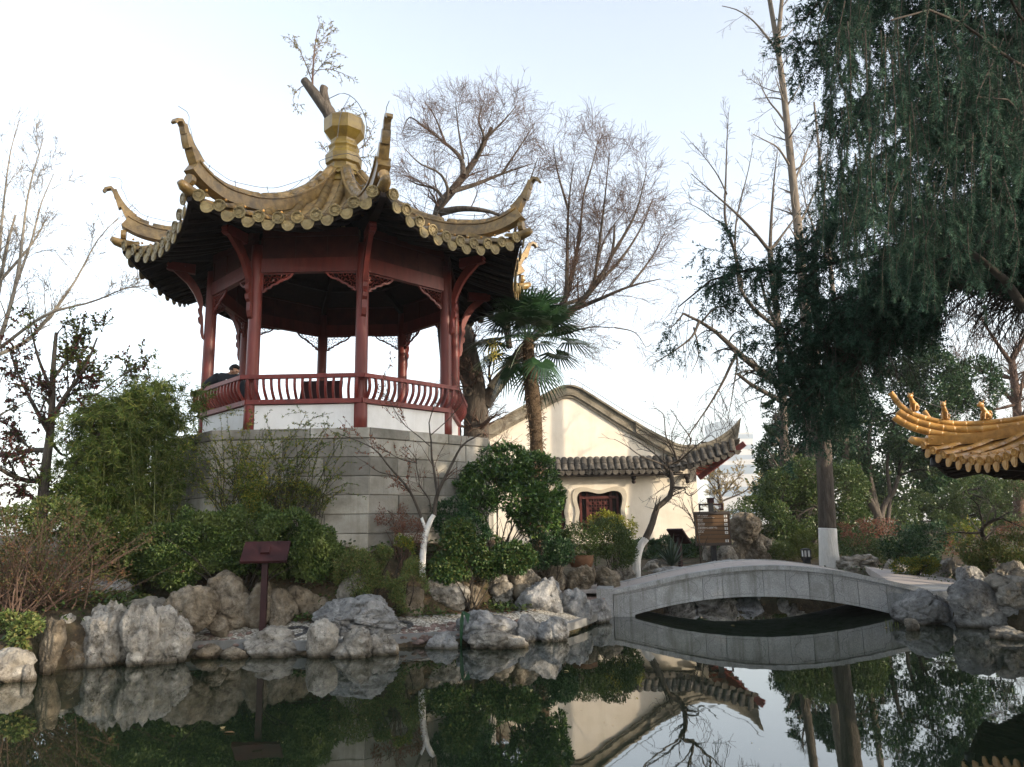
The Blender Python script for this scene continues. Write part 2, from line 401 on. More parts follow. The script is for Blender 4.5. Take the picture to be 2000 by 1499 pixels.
def height(x, y, rough=True):
    x, y = np.asarray(x, float), np.asarray(y, float)
    d = pond_sd(x, y)
    far = np.clip(.30 + .052 * (y - 16), .28, 1.25) + .004 * np.clip(y - 40, 0, 60)
    lft = sstep(-4.6, -6.2, x) * sstep(9.0, 11.5, y) * .45
    dx_ = x - PC[0]
    r = np.hypot(np.where(dx_ > 0, dx_ * .96, dx_), y - PC[1])
    h = np.maximum(far, .28) + lft
    m_ = sstep(4.45, 4.2, r) * .42 + np.clip((4.3 - r) / .9, 0, 1) * .72
    h = np.maximum(h * sstep(4.1, 4.6, r), (.30 + m_) * (r < 4.6))
    pathband = sstep(1.0, .78, d) * (x > -5) * (x < 3.4) * (y > 9) * (y < 18)
    h = h * (1 - pathband) + (.125 + .17 * np.clip((d - .15) / .6, 0, 1)) * pathband
    if rough: h = h + .05 * noise3(np.stack([x * 1.3, y * 1.3, 0 * x], -1)) * sstep(.3, 1.2, d) * (1 - pathband)
    soft = (x > -4.7) * (x < .7) * (y > 10)
    bank = np.where(soft, sstep(-.25, .16, d), sstep(-.10, .12, d))
    return -.75 * (1 - bank) + h * bank
def gz(x, y): return float(height(np.array(float(x)), np.array(float(y))))

def GT(px, py):
    """where a picture point meets the terrain"""
    z = .5
    for _ in range(25): g = G(px, py, z); z = .5 * z + .5 * gz(g[0], g[1])
    return np.array((g[0], g[1], z))
def build_ground():
    fine_x, fine_y = np.arange(-14, 18.01, .2), np.arange(0, 36.01, .2)
    ox = np.array([1.5, 3, 6, 12, 25, 60, 140, 330, 700, 1480])
    xs = np.concatenate([-14 - ox[::-1], fine_x, 18 + ox]); ys = np.concatenate([0 - ox[::-1], fine_y, 36 + ox])
    X, Y = np.meshgrid(xs, ys, indexing='xy')
    b = MB(); b.grid(np.stack([X, Y, height(X, Y)], -1))
    solo('ground', b, M['soil'], (0, 0, 0), kind='structure', smooth=True, fix=False)
build_ground()

def water_material():
    m, t, b, out = _mat('still_pond_water')
    b.inputs['Base Color'].default_value = (.010, .017, .009, 1)
    b.inputs['Roughness'].default_value = .015
    b.inputs['IOR'].default_value = 2.3
    b.inputs['Specular IOR Level'].default_value = .5
    g = t.nodes.new('ShaderNodeNewGeometry')
    mp = t.nodes.new('ShaderNodeMapping'); mp.inputs['Scale'].default_value = (1, .6, 1); t.links.new(g.outputs['Position'], mp.inputs[0])
    n = _noise(t, mp.outputs[0], 2.2, 3, .5)
    bp = t.nodes.new('ShaderNodeBump'); bp.inputs['Strength'].default_value = .05; bp.inputs['Distance'].default_value = .02
    t.links.new(n.outputs[0], bp.inputs['Height']); t.links.new(bp.outputs[0], b.inputs['Normal'])
    return m
b = MB(); b.grid(np.array([[(-16, 1, 0), (-16, 22, 0)], [(12, 1, 0), (12, 22, 0)]], float))
solo('pond_water', b, water_material(), (0, 0, 0), kind='structure', fix=False)

def pebble_material(name, cols, scale, motif=True):
    m, t, b, out = _mat(name)
    g = t.nodes.new('ShaderNodeNewGeometry')
    v = t.nodes.new('ShaderNodeTexVoronoi'); v.inputs['Scale'].default_value = scale; t.links.new(g.outputs['Position'], v.inputs['Vector'])
    sp = t.nodes.new('ShaderNodeSeparateColor'); t.links.new(v.outputs['Color'], sp.inputs[0])
    r = _ramp(t, cols); t.links.new(sp.outputs[0], r.inputs[0])
    j = _ramp(t, [(1, 1, 1), (.35, .33, .3)], [.45, .8]); 
    dm = _math(t, 'MULTIPLY', v.outputs['Distance'], 1.25); t.links.new(dm, j.inputs[0])
    c = _mix(t, 'MULTIPLY', 1., r.outputs[0], j.outputs[0])
    t.links.new(c, b.inputs['Base Color']); b.inputs['Roughness'].default_value = .6
    bp = t.nodes.new('ShaderNodeBump'); bp.inputs['Strength'].default_value = .8; bp.inputs['Distance'].default_value = .012; bp.invert = True
    t.links.new(v.outputs['Distance'], bp.inputs['Height']); t.links.new(bp.outputs[0], b.inputs['Normal'])
    return m
PEB_W = pebble_material('white_pebble_mosaic', [(.36, .33, .27), (.55, .52, .45), (.66, .63, .57)], 26)
PEB_D = pebble_material('dark_pebble_mosaic', [(.05, .052, .056), (.10, .10, .105), (.16, .155, .15)], 26)
PEB_P = pebble_material('pink_pebble_mosaic', [(.26, .17, .14), (.36, .25, .21), (.42, .32, .28)], 24)
SLAB = surf('grey_kerb_slab', [(.13, .13, .13), (.19, .19, .185), (.24, .235, .225)], 3, .85, .4, 30, stain=(.10, .10, .08), stain_scale=2)
def strip(center, w0, w1, z, n=60):
    C_ = interp(center, n); T = unit(np.gradient(C_, axis=0)); N = np.stack([-T[:, 1], T[:, 0]], 1)
    A, B = C_ + N * w0, C_ + N * w1
    zz = np.full((n, 1), z)
    return A, B, zz
def ribbon(center, w0, w1, z, thick, n=60, z1=None):
    A, B, zz = strip(center, w0, w1, z, n); z1 = z if z1 is None else z1; zb = zz * 0 + z1
    b = MB(); T = np.concatenate
    top = np.stack([T([A, zz], 1), T([B, zb], 1)], 1)
    b.grid(top); b.grid(np.stack([T([A, zz - thick], 1), T([A, zz], 1)], 1)); b.grid(np.stack([T([B, zb], 1), T([B, zb - thick], 1)], 1))
    return b
PATH = [(-5.2, 11.3), (-4.6, 11.6), (-3.7, 11.62), (-2.85, 11.42), (-1.9, 11.87), (-.75, 12.2), (.0, 12.32), (.5, 12.75), (1.12, 14.2), (1.4, 16.0), (2.0, 18.2), (3.0, 20.2), (5., 21.4), (9, 21.6)]
path = solo('path', ribbon(PATH, -.26, .40, .165, .1, z1=.325), PEB_W, (0, 0, 0), kind='structure', fix=False)
part('kerb', ribbon(PATH, -.37, -.262, .172, .12), SLAB, path, fix=False)
part('kerb', ribbon(PATH, .402, .50, .335, .2), SLAB, path, fix=False)
solo('path', ribbon(PATH[8:], -.45, .9, .345, .1), PEB_P, (0, 0, 0), kind='structure', fix=False)
def motif(c, r, rot):
    b = MB()
    for k in range(7):                                  # a flower of dark pebbles laid flush in the white ones
        a = rot + k * 2 * pi / 7
        p = np.array([(sin(q) * .36 * r, cos(q) * .2 * r, 0) for q in np.linspace(0, 2 * pi, 13)[:-1]])
        p[:, 1] += .62 * r
        R_ = np.array(((cos(a), -sin(a), 0), (sin(a), cos(a), 0), (0, 0, 1)))
        q_ = p @ R_.T; b.add(q_ + np.stack([0 * q_[:, 0] + c[0], 0 * q_[:, 0] + c[1], .252 + q_[:, 1] * .243], 1), None, [(0, i, i + 1) for i in range(1, 11)])
    V = b.v; 
    return b
for c, r in (((-3.2, 11.52), .27), ((-1.75, 12.0), .25), ((-.35, 12.3), .25)):
    part('pebble_motif', motif(c, r, .3), PEB_D, path, fix=False)
def cobbles():
    rng = np.random.RandomState(3)
    bm = bmesh.new(); bmesh.ops.create_icosphere(bm, subdivisions=2, radius=1)
    me0 = [v.co.copy() for v in bm.verts]; bm.free()
    mats = [surf('pink_cobble', [(.10, .068, .055), (.16, .112, .095), (.21, .155, .135)], 6, .7, .3, 30, obj_var=.4)]
    meshes = []
    for k in range(5):
        bm = bmesh.new(); bmesh.ops.create_icosphere(bm, subdivisions=2, radius=1)
        s = Vector((1, rng.uniform(.7, 1), rng.uniform(.45, .6)))
        for v in bm.verts: v.co = Vector(v.co * s) * (1 + .12 * float(noise3(np.array(v.co) * 1.3 + k * 7)))
        me = bpy.data.meshes.new('cobble'); bm.to_mesh(me); bm.free()
        me.polygons.foreach_set('use_smooth', np.ones(len(me.polygons), bool)); me.materials.append(mats[0]); meshes.append(me)
    base = thing('pebble_bank', (-1.2, 11.6, .12), 'bank of pink cobbles packed along the water below the white pebble path', 'cobble bank')
    for k in range(190):
        u = rng.uniform(); 
        i = rng.choice([0, 1, 1, 1, 2, 3])
        p0, p1 = [((-1.72, 11.52), (-.95, 11.78)), ((-1.66, 11.50), (-.55, 11.95)), ((-4.5, 11.26), (-3.6, 11.24)), ((-.5, 11.85), (.3, 12.15))][i]
        d = rng.uniform(0, .42)
        x, y = p0[0] + (p1[0] - p0[0]) * u - .15 * d, p0[1] + (p1[1] - p0[1]) * u + d
        z = gz(x, y) + rng.uniform(-.01, .02)
        if z < -.03: continue
        s = rng.uniform(.035, .065)
        place('cobble', rng.choice(meshes), Matrix.Translation((x, y, z)) @ Matrix.Rotation(rng.uniform(0, 6.28), 4, 'Z') @ Matrix.Rotation(rng.normal() * .3, 4, 'X') @ Matrix.Diagonal((s, s, s, 1)), base)
cobbles()

# ------------------------------------------------------------------ leaf litter and low green cover on the banks
def litter():
    rng = np.random.RandomState(17)
    def scatter(n, xr, yr, keep, L, mat, name, up):
        x, y = rng.uniform(*xr, n), rng.uniform(*yr, n); k = keep(x, y); x, y = x[k], y[k]; z = height(x, y) + .03; n = len(x)
        P = np.stack([x, y, z], 1); a = rng.uniform(0, 2 * pi, n); ax = unit(np.stack([np.cos(a), np.sin(a), up * rng.uniform(-.2, 1, n)], 1)); sd = unit(np.cross(ax, unit(rng.normal(size=(n, 3)) * .35 + (0, 0, 1)))); l = (L * rng.uniform(.6, 1.3, n))[:, None]
        P[:, 2] += up * rng.uniform(0, .10, n)
        b = MB(); b.quads(np.stack([P, P + ax * l * .5 + sd * l * .3, P + ax * l, P + ax * l * .5 - sd * l * .3], 1))
        solo(name, b, mat, (0, 0, 0), kind='stuff', fix=False)
    d = lambda x, y: pond_sd(x, y)
    bed = lambda x, y: (d(x, y) > .75) & (np.hypot(x - PC[0], y - PC[1]) > 3.5)
    scatter(16000, (-9, 2.2), (9.5, 18), bed, .065, LM0['litter'], 'leaf_litter', .15)
    scatter(30000, (-8.5, 2.2), (9.5, 15), lambda x, y: bed(x, y) & (noise3(np.stack([x * .9, y * .9, 0 * x], 1)) > -.18), .07, LM0['cover'], 'ground_cover', 1.)
    scatter(16000, (-16, -5.5), (4, 16), lambda x, y: (d(x, y) > .15), .07, LM0['cover'], 'ground_cover', 1.)
    scatter(26000, (2, 18), (12, 32), lambda x, y: (d(x, y) > .2) & (noise3(np.stack([x * .5, y * .5, 0 * x + 3], 1)) > -.12) & ~((x > 1.2) & (y > 19.4) & (y < 22.6) & (x < 9.2)), .07, LM0['cover'], 'ground_cover', 1.)
LM0 = {'litter': leaf('dry_leaf_litter', [(.06, .035, .018), (.11, .065, .03), (.17, .10, .05), (.09, .04, .022)], .8, .1, .1), 'cover': leaf('low_cover_leaf', [(.03, .06, .018), (.05, .09, .024), (.08, .12, .03), (.10, .11, .04)], .5, .2, .3)}
litter()

# ------------------------------------------------------------------ octagonal roof (used for both pavilions)
HIP_TOP = np.array([(.50, 9.74), (.8, 9.38), (1.14, 9.06), (1.76, 8.61), (2.25, 8.34), (2.8, 8.12), (3.2, 8.03), (3.6, 7.97), (3.95, 8.01), (4.2, 8.10), (4.36, 8.21), (4.50, 8.37), (4.60, 8.53), (4.66, 8.66)])
HIP = np.array([(.48, 9.46), (1.1, 8.78), (1.76, 8.30), (2.25, 8.02), (2.8, 7.80), (3.2, 7.69), (3.6, 7.60), (4.0, 7.53), (4.42, 7.50)])
MID = np.array([(.44, 9.46), (1.0, 8.72), (1.6, 8.14), (2.1, 7.77), (2.6, 7.49), (3.1, 7.27), (3.5, 7.13), (3.72, 7.06), (3.86, 7.02)])
C8, S8 = cos(pi / 8), sin(pi / 8)
class Roof:
    def __init__(s, c, phi, dz, hip=HIP, mid=MID, top=HIP_TOP):
        s.c, s.phi, s.dz = np.array(c, float), phi, dz
        s.hip, s.mid, s.top = interp(hip, 200), interp(mid, 200), top
    def axes(s, k):
        a = s.phi + (k + .5) * pi / 4
        return np.array((sin(a), -cos(a))), np.array((cos(a), sin(a)))     # outward, along the eave (towards corner k+1)
    def pt(s, k, x, t):
        """point of sector k at lateral x, parameter t (0 neck, 1 eave)"""
        x, t = np.broadcast_arrays(np.asarray(x, float), np.asarray(t, float))
        i = np.clip(t, 0, 1) * 199
        hr, hz = np.interp(i, np.arange(200), s.hip[:, 0]), np.interp(i, np.arange(200), s.hip[:, 1])
        mr, mz = np.interp(i, np.arange(200), s.mid[:, 0]), np.interp(i, np.arange(200), s.mid[:, 1])
        w = np.abs(np.clip(x / (hr * S8), -1, 1)) ** 2.2
        r, z = mr * (1 - w) + hr * C8 * w, mz * (1 - w) + hz * w
        o, l = s.axes(k)
        return np.stack([s.c[0] + o[0] * r + l[0] * x, s.c[1] + o[1] * r + l[1] * x, z + s.dz], -1)
    def tmin(s, x):
        return float(np.interp(abs(x), s.hip[:, 0] * S8, np.linspace(0, 1, 200)))
    def hp(s, k, R, z):
        a = s.phi + k * pi / 4
        return np.stack([s.c[0] + R * np.sin(a), s.c[1] - R * np.cos(a), np.asarray(z) + s.dz], -1)

def half_tile(r, L, n=7):
    """half-round tile along +y, open below, with a small lip at the lower end"""
    b = MB(); a = np.linspace(-.05, pi + .05, n)
    secs = [(0, r * 1.0), (L * .93, r * 1.0), (L * .935, r * 1.1), (L, r * 1.1)]
    V = np.array([[(q * cos(k), y, q * sin(k)) for k in a] for y, q in secs])
    b.grid(V)
    return b
def disc_mesh(r, mat):
    b = MB()
    b.lathe([(0.001, .0), (r, 0), (r, .035), (r * .80, .035), (r * .78, .024), (r * .5, .022), (r * .46, .036), (r * .2, .036), (.001, .03)], n=16, caps=False)
    for k in range(8):
        a = k * pi / 4; b.box((r * .63 * cos(a), r * .63 * sin(a), .026), (r * .2, r * .2, .02), a)
    return b.mesh('tile_disc', mat)
def drip_mesh(w, h, mat):
    pts = [(-w / 2, 0)] + [(-w / 2 * cos(q) * (1 if abs(cos(q)) > .5 else 1), -h * sin(q) ** .8) for q in np.linspace(.25, pi - .25, 9)] + [(w / 2, 0)]
    b = MB(); b.prism([pts], Matrix.Identity(4), .02)
    inner = [(x * .68, y * .68 - h * .08) for x, y in pts]
    b.prism([inner], Matrix.Translation((0, 0, .0205)), .008)
    return b.mesh('drip_tile', mat)

def build_roof(parent, R, mats, full, plain, cols=10, tile_r=.088, ridge='pavilion', horn_seg=True):
    """full: sectors whose tiles are objects; plain: sectors whose rows are joined"""
    gl, ge = mats
    shell, boards = MB(), MB()
    tt = np.linspace(0, 1, 22)
    for k in range(8):
        ss = np.linspace(-1, 1, 17)
        hr = np.interp(tt * 199, np.arange(200), R.hip[:, 0])
        X = ss[None] * (hr * S8)[:, None]
        top = R.pt(k, X, tt[:, None] + 0 * X)
        shell.grid(top)
        boards.grid((top - (0, 0, .072))[:, ::-1])
        e = np.stack([top[-1], top[-1] - (0, 0, .07)]); shell.grid(e)
    roof = part('roof', shell, gl, parent, smooth=False, fix=False)
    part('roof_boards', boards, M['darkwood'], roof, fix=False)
    # round tile rows
    side = 2 * 4.42 * S8; xs = (np.arange(cols) + .5) / cols * side - side / 2
    L = .30
    tme = half_tile(tile_r, L + .03).mesh('round_tile', gl, smooth=True)
    dme = disc_mesh(tile_r * 1.24, ge); pme = drip_mesh(side / cols * .72, .19, ge)
    nub = MB(); nub.lathe([(.001, .05), (.022, .035), (.026, .015), (.014, 0)], n=8); nme = nub.mesh('tile_nail', M['glaze_orange'], smooth=True)
    for k in range(8):
        o, l = R.axes(k); joined = MB()
        for x in xs:
            t0 = R.tmin(abs(x) + .05) + .01
            T = np.linspace(1, t0, 80); P = R.pt(k, x + 0 * T, T)
            seg = np.concatenate([[0], np.cumsum(np.linalg.norm(np.diff(P, axis=0), axis=1))])
            n = max(1, int(round(seg[-1] / L)))
            if k in full or k in plain:
                e0, e1 = R.pt(k, np.array([x]), np.array([1.]))[0], R.pt(k, np.array([x]), np.array([.96]))[0]
                d = unit(e0 - e1); tl = unit(R.pt(k, np.array([x + .04]), np.array([1.]))[0] - R.pt(k, np.array([x - .04]), np.array([1.]))[0])
                nrm = unit(np.cross(tl, -d)); nrm = nrm if nrm[2] > 0 else -nrm; tl = np.cross(-d, nrm)
                face = unit(np.array((o[0], o[1], -.12))); yy = unit(np.cross(face, np.cross((0, 0, 1.), face)));
                xx = np.cross(yy, face)
                # the last tile juts a little over the eave, its round end plate faces out
                place('tile_disc', dme, frame(e0 + face * .05 + nrm * .035, np.cross(yy, face), yy, face), roof)
                xx2 = tl if np.dot(tl, np.cross((0, 0, 1.), face)) > 0 else -tl
                zz2 = unit(np.cross(xx2, np.array((0, 0, 1.)))); zz2 = zz2 if np.dot(zz2, face) > 0 else -zz2
                yy2 = np.cross(zz2, xx2)
                xm = x + side / cols / 2
                if xm < side / 2:
                    q = R.pt(k, np.array([xm]), np.array([1.]))[0]
                    place('drip_tile', pme, frame(q + face * .035 - np.array((0, 0, .01)), xx2, yy2, zz2), roof)
                if k in full: place('tile_nail', nme, frame(e0 - d * .12 + nrm * (tile_r + .055), tl, -d, nrm), roof)
            if k in full and n >= 1:
                st = np.linspace(0, seg[-1], n + 1)
                q = np.stack([np.interp(st, seg, P[:, j]) for j in range(3)], 1)
                for i in range(n):
                    a, c = q[i], q[i + 1]; d = unit(c - a)
                    tl = unit(np.array((l[0], l[1], 0.)) - d * np.dot((l[0], l[1], 0.), d)); nrm = np.cross(tl, d)
                    sc = np.linalg.norm(c - a) / L
                    if i == 0: a = a - d * .05
                    place('round_tile', tme, frame(c + nrm * .03, tl, -d, nrm) @ Matrix.Diagonal((1, sc + (.16 if i == 0 else 0), 1, 1)) if nrm[2] > 0 else
                          frame(c - nrm * .03, -tl, -d, -nrm) @ Matrix.Diagonal((1, sc + (.16 if i == 0 else 0), 1, 1)), roof)
            else:
                q = np.stack([np.interp(np.linspace(0, seg[-1], 10), seg, P[:, j]) for j in range(3)], 1)
                joined.tube(q + (0, 0, .03), tile_r, 7)
        if joined.n: part('tile_rows', joined, gl, roof, smooth=True, kind='stuff')
    # hip ridges with stepped horn and hooked tip
    top = interp(R.top, 46 if ridge == 'pavilion' else 120)
    for k in range(8):
        P = R.hp(k, top[:, 0], top[:, 1]); n = len(P)
        out = unit(R.hp(k, 1., 0.) - R.hp(k, 0., 0.)); lat = np.cross(out, (0, 0, 1.))
        T = unit(np.gradient(P, axis=0)); N = np.cross(lat, T); N = N * np.sign(N[0, 2])
        u = np.linspace(0, 1, n)
        b = MB()
        if ridge == 'pavilion':
            body = u < .74
            hb = .30 - .05 * u
            w = .115
            Pb = P[body]
            b.sweep(Pb - N[body] * .16, [(-w, -.16), (w, -.16), (w, .06), (w + .03, .07), (w + .03, .10), (w, .11), (-w, .11), (-w - .03, .10), (-w - .03, .07), (-w, .06)], (0, 0, 1))
            rd = part('hip_ridge', b, gl, roof)
            st = np.linspace(0, .74, 13)
            for i in range(12):                                   # capping tiles, one by one
                m = (u >= st[i] - .012) & (u <= st[i + 1] + .005)
                c = MB(); c.sweep(P[m] - N[m] * .045, [(.098 * cos(q), .098 * sin(q)) for q in np.linspace(0, 2 * pi, 11)[:-1]], (0, 0, 1), scale=np.linspace(1.0, .95, m.sum()))
                part('ridge_tile', c, gl, roof, smooth=True)
            hs = [(.70, .84, .092), (.81, .93, .076), (.90, 1.0, .062)]
            for j, (a, e, hw) in enumerate(hs):                    # the horn: shorter and thinner course over course
                m = (u >= a) & (u <= e); c = MB()
                dn = np.linspace(.21 - .05 * j, .105 - .012 * j, m.sum())
                Q = P[m] - N[m] * (dn / 2 - .05)[:, None]
                c.sweep(Q, [(-hw, -.5), (hw, -.5), (hw, .5), (-hw, .5)], tuple(-out), scale=np.stack([np.ones(m.sum()), dn], 1))
                part('ridge_horn', c, gl, roof)
            c = MB(); tip = P[-1]
            hook = np.array([tip - (0, 0, .03), tip + out * .06 + (0, 0, .035), tip + out * .15 + (0, 0, .0), tip + out * .19 - (0, 0, .07)])
            c.sweep(hook, [(-.065, -.03), (.065, -.03), (.065, .03), (-.065, .03)], tuple(np.array((0, 0, 1.)) + .1 * out), scale=[1, 1, .95, .8])
            part('horn_tip', c, gl, roof)
            # the turned-up end tile and the scroll below the horn
            e = R.hp(k, 4.42, 7.50)
            c = MB(); c.sweep(np.array([e - out * .25 + (0, 0, .0), e + (0, 0, .02), e + out * .13 + (0, 0, .055), e + out * .22 + (0, 0, .11)]), [(.11 * cos(q), .09 * sin(q)) for q in np.linspace(0, 2 * pi, 11)[:-1]], (0, 0, 1), scale=[1, 1.05, .95, .6])
            part('corner_tile', c, gl, roof, smooth=True)
            c = MB()
            for j, (dr, dz_, s_) in enumerate(((-.02, .22, .10), (-.10, .40, .085))):
                c.lathe([(.001, -.05), (s_, -.05), (s_ * 1.1, 0), (s_, .05), (.001, .05)], n=10, c=(0, 0, 0))
                V = c.v[-1]; V[:] = V @ np.array(((1, 0, 0), (0, 1, 0), (0, 0, 1.)))
                A = np.stack([lat, np.array((0, 0, 1.)), out], 0)
                c.v[-1] = V @ A + (e + out * (dr + .02) + np.array((0, 0, dz_)))
            part('ridge_scroll', c, gl, roof)
        else:
            for j, (dn, r_) in enumerate(((-.02, .062), (.10, .085), (.235, .085))):
                ue = (1.0, .875, .865)[j]; st = np.linspace(0, ue, 15)
                for i in range(14):
                    mm = (u >= st[i] - .012) & (u <= st[i + 1] + .006)
                    if mm.sum() < 2: continue
                    c = MB(); c.tube(P[mm] - N[mm] * (dn + .05), np.linspace(r_, r_ * .975, mm.sum()), 10)
                    part('ridge_tile', c, gl, roof, smooth=True)
            e = R.hp(k, 4.42, 7.50); c = MB()
            c.sweep(np.array([e - out * .25, e + (0, 0, .02), e + out * .13 + (0, 0, .055), e + out * .2 + (0, 0, .11)]), [(.11 * cos(q), .09 * sin(q)) for q in np.linspace(0, 2 * pi, 11)[:-1]], (0, 0, 1), scale=[1, 1.05, .95, .7])
            part('corner_tile', c, gl, roof, smooth=True)
            c = MB(); c.sweep(R.hp(k, np.linspace(1, 4.3, 12), np.interp(np.linspace(1, 4.3, 12), R.hip[:, 0], R.hip[:, 1]) + .06), [(-.14, -.1), (.14, -.1), (.14, .1), (-.14, .1)], (0, 0, 1))
            part('hip_ridge', c, gl, roof)
    # timber below: rafters, eave board, corner beams
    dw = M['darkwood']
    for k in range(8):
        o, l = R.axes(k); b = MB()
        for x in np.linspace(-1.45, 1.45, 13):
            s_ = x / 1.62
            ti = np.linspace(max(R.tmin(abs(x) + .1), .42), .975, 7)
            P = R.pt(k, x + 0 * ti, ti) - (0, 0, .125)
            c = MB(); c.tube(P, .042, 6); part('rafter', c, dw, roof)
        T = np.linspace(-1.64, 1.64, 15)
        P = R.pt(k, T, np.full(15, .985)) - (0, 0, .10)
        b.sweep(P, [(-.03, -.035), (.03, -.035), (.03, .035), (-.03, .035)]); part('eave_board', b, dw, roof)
        P = R.hp(k, np.array([1.2, 2.0, 2.75, 3.5, 4.05, 4.40]), np.array([8.35, 7.85, 7.48, 7.36, 7.36, 7.42]))
        b = MB(); b.sweep(P, [(-.075, -.12), (.075, -.12), (.075, .09), (-.075, .09)], scale=[1, 1, 1, 1, .9, .75]); part('corner_beam', b, dw, roof)
        b = MB(); e = R.hp(k, 3.52, 7.16); out = unit(R.hp(k, 1., 0.) - R.hp(k, 0., 0.)); lat = np.cross(out, (0, 0, 1.))
        b.prism([[(-.5, .06), (-.05, .07), (.0, .03), (.03, .06), (.06, .01), (.03, -.03), (.06, -.07), (.0, -.10), (-.5, -.14)]], frame(e - lat * .065, out, (0, 0, 1), -lat), -.13)
        part('beam_end', b, M['redworn'], roof)
    return roof

# ------------------------------------------------------------------ the main pavilion
RF = Roof(PC, PHI, 0.)
Z0, ZR, ZB = 3.42, 4.47, 6.55
pav = thing('pavilion', (PC[0], PC[1], Z0), 'octagonal red pavilion with a curved yellow tiled roof on the stone platform', 'pavilion')
build_roof(pav, RF, (M['glaze'], M['glaze_end']), (7, 0, 1), (2, 3, 6))
fin = MB()
fin.lathe([(.30, 9.30), (.56, 9.42), (.50, 9.55), (.44, 9.66), (.40, 9.76), (.50, 9.74), (.49, 9.79), (.36, 9.83), (.345, 9.93), (.355, 9.98), (.415, 10.02), (.425, 10.24), (.36, 10.33), (.335, 10.40), (.345, 10.43), (.365, 10.47), (.365, 10.51),
           (.325, 10.53), (.30, 10.61), (.31, 10.66), (.47, 10.87), (.48, 11.20), (.45, 11.235)], (PC[0], PC[1], 0), 8, PHI); fin.v[0][:, 2] = 9.4 + (fin.v[0][:, 2] - 9.4) * .93
finial = part('finial', fin, M['finial'], pav)
c = MB(); c.lathe([(.40, 11.095), (.37, 11.15), (.24, 11.21), (.001, 11.23)], (PC[0], PC[1], 0), 16); part('finial_cap', c, M['finial'], finial, smooth=True)
for k in range(8):                                                   # petal collar round the finial's foot
    a = PHI + (k + .5) * pi / 4; o = np.array((sin(a), -cos(a), 0)); l = np.array((cos(a), sin(a), 0)); p = np.array((PC[0], PC[1], 9.775)) + o * .36
    c = MB(); c.prism([[(-.17, .0), (-.19, -.10), (-.12, -.12), (-.08, -.18), (0, -.24), (.08, -.18), (.12, -.12), (.19, -.10), (.17, .0)]], frame(p, l, unit(np.array((-o[0] * .55, -o[1] * .55, .85))), np.cross(l, unit(np.array((-o[0] * .55, -o[1] * .55, .85))))), .03)
    part('petal', c, M['finial'], finial)

def vtx(k, R_, z=0.): a = PHI + k * pi / 4; return np.array((PC[0] + R_ * sin(a), PC[1] - R_ * cos(a), z))
def beam_shape(): return None
RC = 2.67
for k in range(8):
    p = vtx(k, RC); out = unit(vtx(k, 1.) - vtx(k, 0.)); lat = np.array((-out[1], out[0], 0))
    c = MB(); zs = np.linspace(Z0 + .002, 7.1, 12); c.lathe([(.125 - .012 * (z - Z0) / 3.6, z) for z in zs], (p[0], p[1], 0), 20)
    col = part('column', c, M['redwood'], pav, smooth=True)
    # carved strut under the corner beam: an S with a leafy foot
    prof = [(.11, 6.05), (.17, 5.98), (.20, 5.88), (.15, 5.80), (.19, 5.96), (.235, 6.06), (.20, 6.16), (.20, 6.28), (.25, 6.42), (.34, 6.58), (.50, 6.78), (.72, 7.0), (.80, 7.10), (.70, 7.14), (.55, 7.0), (.38, 6.82), (.26, 6.66), (.17, 6.50), (.125, 6.34), (.11, 6.2)]
    prof = [(.11, 5.62), (.16, 5.66), (.195, 5.78), (.19, 5.94), (.24, 5.99), (.255, 6.07), (.215, 6.12), (.25, 6.18), (.265, 6.26), (.235, 6.31), (.285, 6.44), (.36, 6.60), (.50, 6.80), (.72, 7.0), (.86, 7.12), (.70, 7.2), (.55, 7.08), (.38, 6.90), (.26, 6.72), (.19, 6.55), (.165, 6.40), (.175, 6.22), (.15, 6.10), (.135, 5.95), (.125, 5.80)]
    c = MB(); o0 = np.array((p[0], p[1], 0)) - lat * .045
    c.prism([prof], frame(o0, out, (0, 0, 1), -lat), -.09); part('bracket', c, M['redwood'], col)
